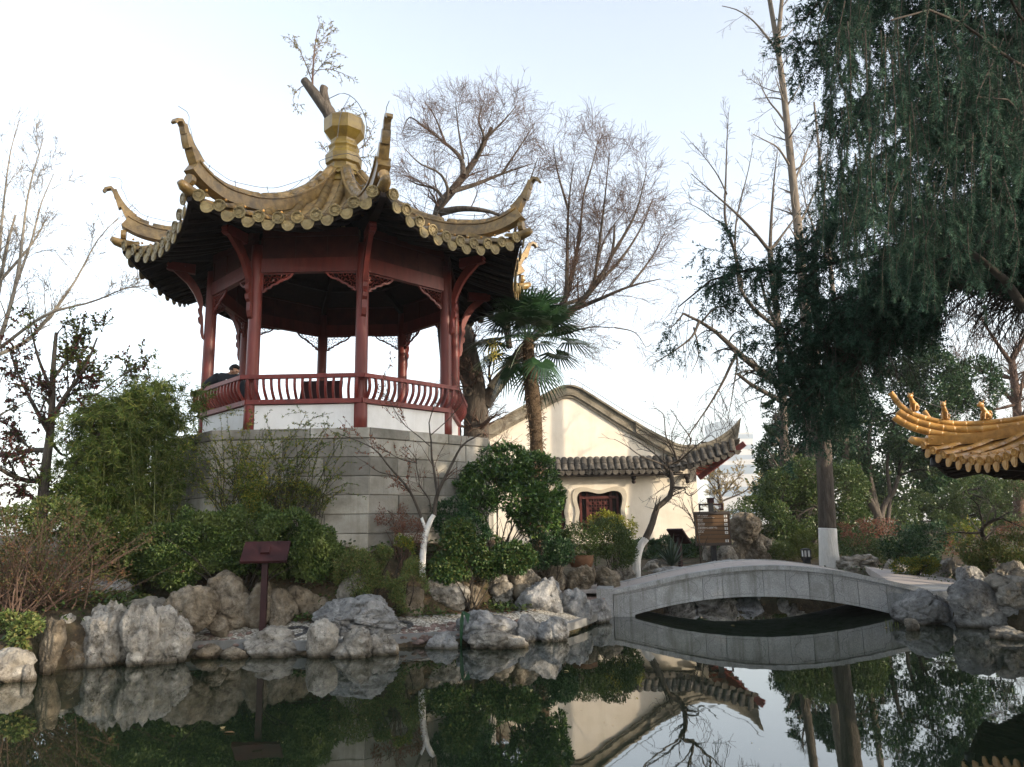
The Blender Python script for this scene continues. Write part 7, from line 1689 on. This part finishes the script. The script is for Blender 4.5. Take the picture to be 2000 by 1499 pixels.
def cedar():
    rng = np.random.RandomState(251); bx, by = 6.6, 7.4; b0 = ground((bx, by)); t = tree('weeping_cedar', b0, 'huge weeping cedar hanging its blue-green boughs over the right side', 'tree')
    c = MB(); P = resample(interp([b0 - (0, 0, .2), (bx, by, 2), (bx + .05, by, 5), (bx - .1, by + .1, 8), (bx, by, 15)], 20), 20); c.tube(P, np.linspace(.42, .12, 20), 14); part('trunk', c, M['bark'], t, smooth=True)
    tk = lambda z: np.array((bx, by, z))
    bs = .6; boughs = [ # picture point, distance
        ([tk(2.6), W(2040, 640, 7.3), W(1975, 560, 7.3), W(1930, 520, 7.2), W(1880, 480, 7.3)], .13, .05),
        ([tk(3.6), W(2030, 470, 7.6), W(1930, 475, 7.7), W(1860, 500, 7.8), W(1790, 520, 7.9)], .10, .03),
        ([tk(5.2), W(1950, 300, 8.2), W(1830, 260, 8.6), W(1720, 300, 8.9), W(1640, 400, 9.)], .10, .02),
        ([tk(6.4), W(1900, 60, 8.2), W(1780, 20, 8.6), W(1660, 40, 8.9), W(1590, 90, 9.)], .10, .02),
        ([tk(6.9), W(1850, -60, 7.6), W(1720, -60, 7.7), W(1620, -20, 7.8), W(1572, 40, 7.9)], .09, .02),
        ([tk(5.4), W(1900, 200, 8.4), W(1760, 160, 8.8), W(1680, 200, 9.), W(1620, 260, 9.)], .09, .02),
        ([tk(4.4), W(1900, 420, 9.), W(1760, 420, 9.6), W(1620, 440, 10.), W(1560, 490, 10.)], .10, .02),
        ([tk(4.0), W(1850, 480, 9.2), W(1680, 500, 9.8), W(1540, 535, 10.2), W(1440, 525, 10.2), W(1370, 560, 10.2), W(1325, 600, 10.2)], .11, .015),
        ([tk(3.6), W(1900, 560, 8.8), W(1760, 560, 9.2), W(1660, 600, 9.5), W(1590, 660, 9.6)], .09, .02),
        ([tk(3.9), W(1900, 540, 8.8), W(1790, 600, 9.2), W(1700, 680, 9.4), W(1660, 740, 9.5)], .08, .02),
        ([tk(5.6), W(1980, 120, 6.2), W(1900, 60, 5.4), W(1820, 20, 5.0), W(1740, 40, 4.8)], .08, .02),
        ([tk(6.0), W(2020, 60, 6.0), W(1960, -20, 5.2), W(1890, -40, 4.9)], .08, .02),
        ([tk(5.0), W(2030, 260, 6.2), W(1980, 200, 5.6), W(1910, 190, 5.4)], .07, .02)]
    boughs[9:9] = [([tk(5.), W(1990, 330, 9.6), W(1900, 310, 10.2), W(1800, 330, 10.6)], .08, .02), ([tk(6.4), W(2000, 100, 9.4), W(1900, 90, 10.), W(1800, 110, 10.4)], .08, .02), ([tk(4.4), W(2010, 480, 9.4), W(1920, 430, 9.9), W(1830, 430, 10.3)], .08, .02), ([tk(5.8), W(2020, 200, 8.8), W(1960, 220, 9.4), W(1880, 240, 9.8)], .08, .02), ([tk(3.2), W(1860, 540, 8.9), W(1700, 560, 9.4), W(1580, 610, 9.7), W(1505, 690, 9.8)], .08, .02), ([tk(3.7), W(1840, 560, 9.2), W(1720, 650, 9.6), W(1620, 730, 9.8), W(1560, 800, 9.9)], .08, .02), ([tk(3.8), W(1880, 520, 9.3), W(1740, 570, 9.7), W(1620, 660, 9.9), W(1540, 720, 10.)], .08, .02), ([tk(3.9), W(1850, 540, 9.6), W(1760, 610, 9.9), W(1660, 700, 10.2), W(1610, 790, 10.3)], .08, .02), ([tk(3.8), W(1900, 500, 9.4), W(1780, 500, 9.8), W(1700, 560, 10), W(1640, 640, 10.1)], .08, .02)]
    P, R = limbs(boughs, 11); R = R * bs; R[19:] *= .5; s_ = MB(); s_.tubes(P, R, 8); part('bough', s_, M['bark_dark'], t, smooth=True, fix=False)
    P = np.stack([resample(p, K) for p in P]); R = np.stack([np.linspace(.05, .012, K)] * len(P))
    P2, R2_ = shoots(P[1:19], R[1:19], 1150, rng, 1.35, (35, 80), .05, grav=-.5, t0=.18, rr=.35, wig=.14)
    P3_, R3_ = shoots(P2, R2_, 4600, rng, .60, (30, 75), -.25, grav=-.6, t0=.1, rr=.5)
    s_ = MB(); s_.tubes(P2, np.maximum(R2_, .004), 4); s_.tubes(P3_[:, ::3], np.maximum(R3_[:, ::3], .0025), 3); part('branchlet', s_, M['bark_dark'], t, fix=False, kind='stuff')
    c = MB()
    def sprays(Px, n, L0, dn, spread, ln, wd, t0=.1, b=None):
        p, T = along(Px, n, rng, t0)
        if wd < .02:                                   # open the crown into tiers, clear the low right side
            px_, py_ = pix(p); k = (noise3(p * (1.0, 1.0, 1.5) + 11) > np.where((px_ > 1730) & (py_ < 440), -.6, np.where((px_ > 1480) & (py_ > 480), -.6, -.24))) & ~((px_ > 1835) & (py_ > 470 + 90 * rng.uniform(size=n))) & ~((px_ > 1720) & (py_ > 640 + 60 * rng.uniform(size=n))); p, T = p[k], T[k]; n = len(p)
        d = unit(T * .6 + rng.normal(size=(n, 3)) * .5 + (0, 0, dn)); put_sprays(b or c, rng, p, p + d * (L0 * rng.uniform(.5, 1.15, n))[:, None], 16, spread, ln, wd)
    sprays(P[:19], 3000, .28, .3, 1., .07, .016, .2)
    sprays(P2, 11000, .24, -.1, 1., .065, .016)
    sprays(P3_, 21000, .24, -.6, 1., .065, .016)
    part('crown', c, LM['cedar'], t, fix=False)
    # near hanging strands, needle by needle
    H = []; tips = MB(); c = MB()
    near = P[19:]
    specs = [(1690, 60, 480, 5.0), (1752, -20, 240, 4.9), (1742, 120, 330, 4.7), (1700, 250, 440, 5.1), (1820, -40, 200, 4.6), (1818, 60, 230, 4.5), (1895, 20, 110, 4.6), (1920, 40, 330, 4.6), (1940, 120, 300, 4.5), (1960, 250, 340, 4.7), (1860, 60, 300, 5.2), (1780, 200, 420, 5.3), (1650, 180, 320, 5.3), (1640, 60, 200, 5.4), (1730, 300, 440, 5.2), (1900, 260, 420, 5.2), (1850, 330, 520, 5.4), (1980, 120, 380, 4.9), (1765, 330, 560, 5.6), (1800, 400, 600, 5.8), (1832, 420, 560, 5.6), (1890, 430, 560, 5.6), (1870, 200, 470, 5.8), (1940, 330, 460, 5.6), (1720, 60, 260, 5.6), (1670, 300, 470, 5.8)]
    for k in range(150): 
        x = rng.uniform(1600, 2060); y = rng.uniform(-80, 420); specs.append((x, y, y + rng.uniform(90, 240), rng.uniform(5.4, 7.2)))
    for x, y0, y1, Yd in specs:
        a, e = W(x, y0, Yd), W(x + rng.normal() * 12, y1, Yd - .1); m = (a + e) / 2 + rng.normal(size=3) * .05
        H.append(resample(interp([a, m, e], 14), K))
    H = np.stack(H); RH = np.linspace(.006, .0025, K)[None] * np.ones((len(H), 1)); HS, RS = shoots(H, RH, 1000, rng, .42, (25, 55), -.1, grav=-.5, t0=.05, rr=.6)
    s_ = MB(); s_.tubes(H, RH, 5); s_.tubes(HS, np.maximum(RS, .0016), 4); part('strand', s_, M['bark'], t, fix=False, kind='stuff')
    def runs(Px, per, tip_only=False):
        B, T_ = [], []
        for i in range(K - 1): B.append(Px[:, i]); T_.append(Px[:, i + 1])
        return np.concatenate(B), np.concatenate(T_)
    B, T_ = runs(H, 1); put_sprays(c, rng, B, T_, 60, 1.0, .048, .0055)
    B, T_ = HS[:, 0], HS[:, 3]; put_sprays(c, rng, B, T_, 44, 1.0, .045, .0055)
    B, T_ = HS[:, 3], HS[:, 6]; put_sprays(tips, rng, B[::3], T_[::3], 44, .85, .042, .0055); k_ = np.arange(len(B)) % 3 > 0; put_sprays(c, rng, B[k_], T_[k_], 44, .85, .042, .0055)
    B, T_ = H[:, 5], H[:, 6] + (H[:, 6] - H[:, 5]) * .15; put_sprays(tips, rng, B[:26], T_[:26], 70, .75, .042, .005)
    part('hanging_foliage', c, LM['cedar'], t, fix=False); part('young_foliage', tips, LM['cedar_tip'], t, fix=False)
    # the rest of the crown, off to the right of the picture
    D = [([tk(z), tk(z) + np.array((cos(a) * 1.6, sin(a) * 1.6, .1)), tk(z) + np.array((cos(a) * 3.1, sin(a) * 3.1, -.7))], .08, .02) for z, a in zip(np.linspace(1.6, 14.5, 74), np.arange(74) * 2.4) ]
    D = [d_ for d_ in D if all(q[0] - .9 > .74 * (q[1] + .5) for q in d_[0][1:]) or d_[0][0][2] > 9.5]
    P, R = limbs(D); P2, R2_ = shoots(P, R, 560, rng, 1.3, (35, 80), .0, grav=-.45, t0=.15, rr=.4); b = MB(); s_ = MB(); s_.tubes(P, R, 6); s_.tubes(P2, R2_, 4); part('bough', s_, M['bark_dark'], t, fix=False)
    sprays(P2, 6500, .40, -.4, 1., .17, .035, .1, b); sprays(P, 2200, .4, -.2, 1., .17, .035, .2, b); part('crown', b, LM['cedar'], t, fix=False)
cedar()

def shade_tree(x, y, lab, seed, zs=(1.6, 3.4, 5.4, 7.4, 9.4, 11.)):  # unseen trees added off to the right to block the sun
    rng = np.random.RandomState(seed); b0 = ground((x, y)); t = tree('evergreen_tree', b0, lab, 'tree', 'evergreen trees on the right'); c = MB(); c.tube(np.array([b0, b0 + (0, .1, zs[-1] * .5), b0 + (.1, 0, zs[-1])]), [.3, .24, .1], 8); part('trunk', c, M['bark'], t)
    cl = [(b0 + np.array((rng.normal() * .5, rng.normal() * .5, z)), (max(1.5, 2.6 - z * .08), max(1.6, 2.8 - z * .08), 1.7), 1) for z in zs]
    c = bush_crown(rng, cl, .5, .28, 900, gap=-.3, scale=.8, shell=.2); part('crown', c, LM['evergreen'], t, fix=False)
shade_tree(9.6, 2.6, 'unseen dense evergreen tree added on the near right bank to shade the front rocks', 301, (1.2, 2.8))
shade_tree(11., 8.3, 'unseen tall evergreen tree added beside the weeping cedar to shade the finial and roof front', 303, (6.5, 8.5, 10.5, 12.5, 14.5, 16.2))
shrub('hedge', 'unseen tall dark hedge added off the right side to shade the bridge', [(2120, 800, 2420, 1100, 2), (2300, 760, 2650, 1100, 2)], 11., .24, .14, 1800, 'evergreen', 245, cat='hedge', group=None, depth=1.2)  # unseen hedge, added to keep low sun off the bridge
# ------------------------------------------------------------------ small things at the water
def bent_leaf():
    p = G(906, 1262, 0); t = thing('water_plant', p - (0, 0, .25), 'single tall green leaf folded over, standing in the water before the rocks', 'plant'); Y = p[1]
    lf = leaf('canna_leaf', [(.03, .085, .04), (.035, .095, .045)], .35, .3, .4); o = np.array((0, .012, 0))
    c = MB(); L_ = [W(x, y, Y) for x, y in ((899, 1266), (898, 1235), (898, 1212), (902, 1195))]; R_ = [W(x, y, Y) for x, y in ((902, 1266), (904, 1235), (906, 1212), (905, 1195))]
    c.grid(np.stack([np.stack(L_), (np.stack(L_) + np.stack(R_)) / 2 + o, np.stack(R_)], 1)); part('stalk', c, lf, t, fix=False)
    c = MB(); a, b_, d_, e = W(901, 1195, Y), W(906, 1194, Y + .03), W(918, 1200, Y - .12), W(914.5, 1220, Y - .16); m = W(908, 1203, Y - .05)
    c.add([a, b_, d_, e, m], None, [(0, 1, 4), (1, 2, 4), (2, 3, 4)]); part('blade', c, lf, t, fix=False)
bent_leaf()
rng = np.random.RandomState(261)
for px, py, mt, lab in ((435, 1422, 'yellowdry', 'yellow fallen leaf floating before the reflected reading stand'), (448, 1431, 'brown', 'brown fallen leaf floating beside the yellow one'), (1106, 1311, 'yellowdry', 'pale fallen leaf floating below the bank right of the bent leaf'), (300, 1296, 'brown', 'brown leaf afloat at the foot of the squared pitted boulder'), (1432, 1222, 'yellowdry', 'pale leaf afloat in the shade under the bridge'), (1730, 1226, 'yellowdry', 'pale leaf afloat at the right foot of the bridge')):
    p = G(px, py, .006); a = rng.uniform(0, 6.28); d = np.array((cos(a), sin(a), 0)); s_ = np.array((-d[1], d[0], 0)); L_, w_ = .05, .022; c = MB()
    V = [p - d * L_, p - d * L_ * .3 + s_ * w_ + (0, 0, .006), p + d * L_ * .5 + s_ * w_ * .8 + (0, 0, .005), p + d * L_, p + d * L_ * .5 - s_ * w_ * .8 + (0, 0, .005), p - d * L_ * .3 - s_ * w_ + (0, 0, .006)]
    c.add(V, [(0, 1, 5, 5)][:0], [(0, 1, 5), (1, 2, 4), (1, 4, 5), (2, 3, 4)]); solo('floating_leaf', c, LM[mt], p, lab, 'leaf', 'fallen leaves on the pond', fix=False)
for px, py in ((1735, 1222), (1742, 1218), (1750, 1220), (1757, 1214)): pass
def debris():
    rng = np.random.RandomState(271); b = MB(); x, y = rng.uniform(-5, 7.5, 900), rng.uniform(5.5, 17, 900); k = (pond_sd(x, y) < -.05) & (noise3(np.stack([x * .45, y * .45, 0 * x + 7], 1)) > .12); x, y = x[k], y[k]; n = len(x)
    a = rng.uniform(0, 6.28, n); s_ = rng.uniform(.004, .014, n); P = np.stack([x, y, 0 * x + .004], 1); ax = np.stack([np.cos(a), np.sin(a), 0 * a], 1) * s_[:, None]; sd = np.stack([-np.sin(a), np.cos(a), 0 * a], 1) * (s_ * .5)[:, None]
    b.quads(np.stack([P - ax, P - sd, P + ax, P + sd], 1)); solo('pond_debris', b, LM['yellowdry'], (0, 0, 0), kind='stuff', fix=False)
debris()
t = thing('reed_tuft', G(1745, 1224, 0), 'few short pale green reed blades by the right foot of the bridge', 'reeds'); 
for i, px in enumerate((1731, 1738, 1742, 1749, 1754)):
    p = G(px, 1224, 0); c = MB(); h = rng.uniform(.06, .13); c.add([p - (.008, 0, .05), p + (.008, 0, -.05), p + (.01, 0, h * .7), p + (rng.uniform(-.01, .01), 0, h), p + (-.006, 0, h * .7)], [(0, 1, 2, 4)], [(4, 2, 3)]); part('blade', c, LM['olive'], t, fix=False)

# ------------------------------------------------------------------ the man leaning over the railing
def skinned(name, pts, edges, radii, mat, parent, root=0, sub=2):
    org = ORG[parent.name]
    me = bpy.data.meshes.new(name); me.from_pydata([tuple(np.asarray(p) - org) for p in pts], edges, []); me.materials.append(mat)
    o = bpy.data.objects.new(name, me); COL.objects.link(o); o.parent = parent; ORG[o.name] = org
    md = o.modifiers.new('skin', 'SKIN'); md.use_smooth_shade = True; md.use_x_symmetry = False
    for i, v in enumerate(me.skin_vertices[0].data): v.radius = (radii[i], radii[i]) if np.isscalar(radii[i]) else radii[i]; v.use_root = (i == root)
    sd = o.modifiers.new('sub', 'SUBSURF'); sd.levels = sd.render_levels = sub
    dg = bpy.context.evaluated_depsgraph_get(); ev = bpy.data.meshes.new_from_object(o.evaluated_get(dg)); ev.name = name
    o.modifiers.clear(); o.data = ev; ev.polygons.foreach_set('use_smooth', np.ones(len(ev.polygons), bool))
    return o
def person():
    d0, d1 = vtx(-1, 2.94), vtx(0, 2.94)               # railing from A to B
    n = unit(np.array(((d0 + d1)[0] / 2 - PC[0], (d0 + d1)[1] / 2 - PC[1], 0))); along_ = unit(d1 - d0)
    def on(px, py, inset):                             # picture point on a vertical plane parallel to the railing
        r = np.array(ray(px, py)); q = d0 - n * inset; o = np.array((0, 0, CAM_Z)); tt = ((q - o) @ n) / (r @ n); return o + r * tt
    neck, head = on(447, 733, .26), on(457, 729, .28)
    chest, belly = on(444, 742, .26), on(452, 772, .44); pel = on(458, 800, .50); pel[2] = ZS + .15
    shL, shR = on(429, 736, .17), on(468, 742, .36)
    elL, wrL, haL = on(411, 748, .03), on(397, 757, -.03), on(392, 763, -.05)
    elR, wrR, haR = on(479, 768, .40), on(478, 782, .34), on(480, 789, .32)
    knL, knR = pel - n * .42 + along_ * .12 + (0, 0, .02), pel - n * .42 + along_ * .30 + (0, 0, .02)
    anL, anR = knL + n * .06 - (0, 0, .44), knR + n * .08 - (0, 0, .44); toL, toR = anL - n * .18 - (0, 0, .06), anR - n * .18 - (0, 0, .06)
    t = thing('person', pel, 'person in a dark padded jacket leaning over the pavilion railing, seen from behind', 'person')
    skin = surf('skin', [(.36, .20, .13), (.42, .25, .17)], 6, .55, 0)
    up = np.array((0, 0, 1.)); face = unit(along_ * .75 - n * .45 + (0, 0, -.25)); hs = unit(np.cross(face, up)); hu = np.cross(hs, face)
    hc = head + (0, 0, .03)
    pts = [pel, belly, chest, neck, hc - hu * .06, hc + hu * .03, hc + hu * .075, shL, elL, wrL, haL, shR, elR, wrR, haR, pel + along_ * .09 - n * .03, knR, anR, toR, pel - along_ * .09 - n * .03, knL, anL, toL, hc - hu * .09 + face * .055, hc + face * .098 - hu * .03, hc + hs * .082 - hu * .02, hc - hs * .082 - hu * .02]
    edges = [(0, 1), (1, 2), (2, 3), (3, 4), (4, 5), (5, 6), (2, 7), (7, 8), (8, 9), (9, 10), (2, 11), (11, 12), (12, 13), (13, 14), (0, 15), (15, 16), (16, 17), (17, 18), (0, 19), (19, 20), (20, 21), (21, 22), (4, 23), (5, 24), (5, 25), (5, 26)]
    rad = [.14, .13, .15, .058, .075, .092, .07, .065, .048, .032, .034, .065, .048, .032, .034, .09, .062, .045, .035, .09, .062, .045, .035, .045, .016, .018, .018]
    for wr, ha, dr in ((wrL, haL, unit(haL - elL)), (wrR, haR, unit(haR - elR))):       # fingers and thumb
        base = 10 if ha is haL else 14; s2 = unit(np.cross(dr, up))
        for j, (off, ln) in enumerate(((-.026, .066), (-.009, .078), (.009, .074), (.026, .058))):
            a = ha + s2 * off + dr * .03; i = len(pts); pts += [a, a + dr * ln * .5 - up * .008, a + dr * ln * .8 - up * .035]; rad += [.0095, .009, .0075]; edges += [(base, i), (i, i + 1), (i + 1, i + 2)]
        i = len(pts); pts += [ha - s2 * .035 - up * .01, ha - s2 * .05 + dr * .035 - up * .03]; rad += [.012, .009]; edges += [(base, i), (i, i + 1)]
    skinned('body', pts, edges, rad, skin, t)
    jk = surf('navy_padded_jacket', [(.008, .010, .015), (.014, .017, .024), (.020, .024, .032)], 8, .75, .5, 9, bdist=.03)
    jp = [pel + (0, 0, .05), belly, chest, neck - (0, 0, .02), shL, (shL + elL) / 2, elL, wrL, shR, (shR + elR) / 2, elR, wrR, neck + (0, 0, .035)]
    skinned('jacket', jp, [(0, 1), (1, 2), (2, 3), (3, 12), (2, 4), (4, 5), (5, 6), (6, 7), (2, 8), (8, 9), (9, 10), (10, 11)], [.19, .20, .205, .10, .125, .11, .10, .08, .11, .088, .08, .062, .082], jk, t)
    tp = [pel, pel + along_ * .09 - n * .03, knR, anR, pel - along_ * .09 - n * .03, knL, anL]
    skinned('trousers', tp, [(0, 1), (1, 2), (2, 3), (0, 4), (4, 5), (5, 6)], [.16, .105, .078, .06, .105, .078, .06], surf('dark_trousers', [(.012, .012, .014), (.02, .02, .022)], 8, .8, .2, 20), t)
    # hair: a cap over the crown and back of the head, open at face and ears
    p, f = ico(4); keep = (p @ np.array((1, 0, 0)) < .35) & (p[:, 2] > -.25) | (p[:, 2] > .45)
    Q = hc + hu * .025 + (p[:, :1] * face * .112 + p[:, 1:2] * hs * .098 + p[:, 2:] * hu * .125) * (1 + .06 * noise3(p * 9))[:, None]
    ff = f[keep[f].all(1)]; c = MB(); c.add(Q, None, ff); part('hair', c, surf('black_hair', [(.006, .006, .007), (.016, .014, .014)], 40, .6, .6, 60, stretch=(1, 1, .3)), t, smooth=True, fix=False)
    for s_ in (-1, 1):
        c = MB(); c.lathe([(.001, -.012), (.028, -.01), (.033, 0), (.028, .01), (.001, .006)], (0, 0, 0), 10); A = np.stack([face * .8, hu * 1.2, hs * s_], 0); c.v[0] = c.v[0] @ A + hc + hs * s_ * .092 - hu * .02; part('ear', c, skin, t, smooth=True)
    for s_ in (-1, 1):
        c = MB(); q, g = ico(2); c.add(q * .011 + hc + face * .088 + hs * s_ * .032 + hu * .01, None, g); part('eye', c, M['iron'], t, smooth=True)
    c = MB(); c.bar(hc + face * .092 - hu * .075 - hs * .022, hc + face * .092 - hu * .075 + hs * .022, .008, .008); part('mouth', c, M['redwood'], t)
    c = MB(); q = on(442, 742, .06); c.box(q, (.05, .006, .012), math.atan2(along_[1], along_[0])); part('jacket_print', c, M['white'], t)
    a, e = on(392, 766, -.04), on(384, 794, -.06); c = MB(); c.tube(np.array([a, e]), .010, 6, True)
    solo('stick', c, surf('pale_stick', [(.42, .33, .2), (.5, .4, .26)], 8, .7, 0), e, 'thin pale stick held downward over the outside of the railing', 'stick')
person()

# ------------------------------------------------------------------ the thin winter haze
def haze():
    m = bpy.data.materials.new('thin_haze'); m.use_nodes = True; t = m.node_tree; t.nodes.clear()
    o = t.nodes.new('ShaderNodeOutputMaterial'); v = t.nodes.new('ShaderNodeVolumePrincipled')
    v.inputs['Color'].default_value = (.92, .94, .97, 1); v.inputs['Density'].default_value = HAZE; v.inputs['Anisotropy'].default_value = .3
    t.links.new(v.outputs[0], o.inputs['Volume'])
    c = MB(); c.box((2, 18, 101), (3020, 3030, 206)); solo('haze', c, m, (0, 0, 0), kind='stuff')
HAZE = .00045
haze()
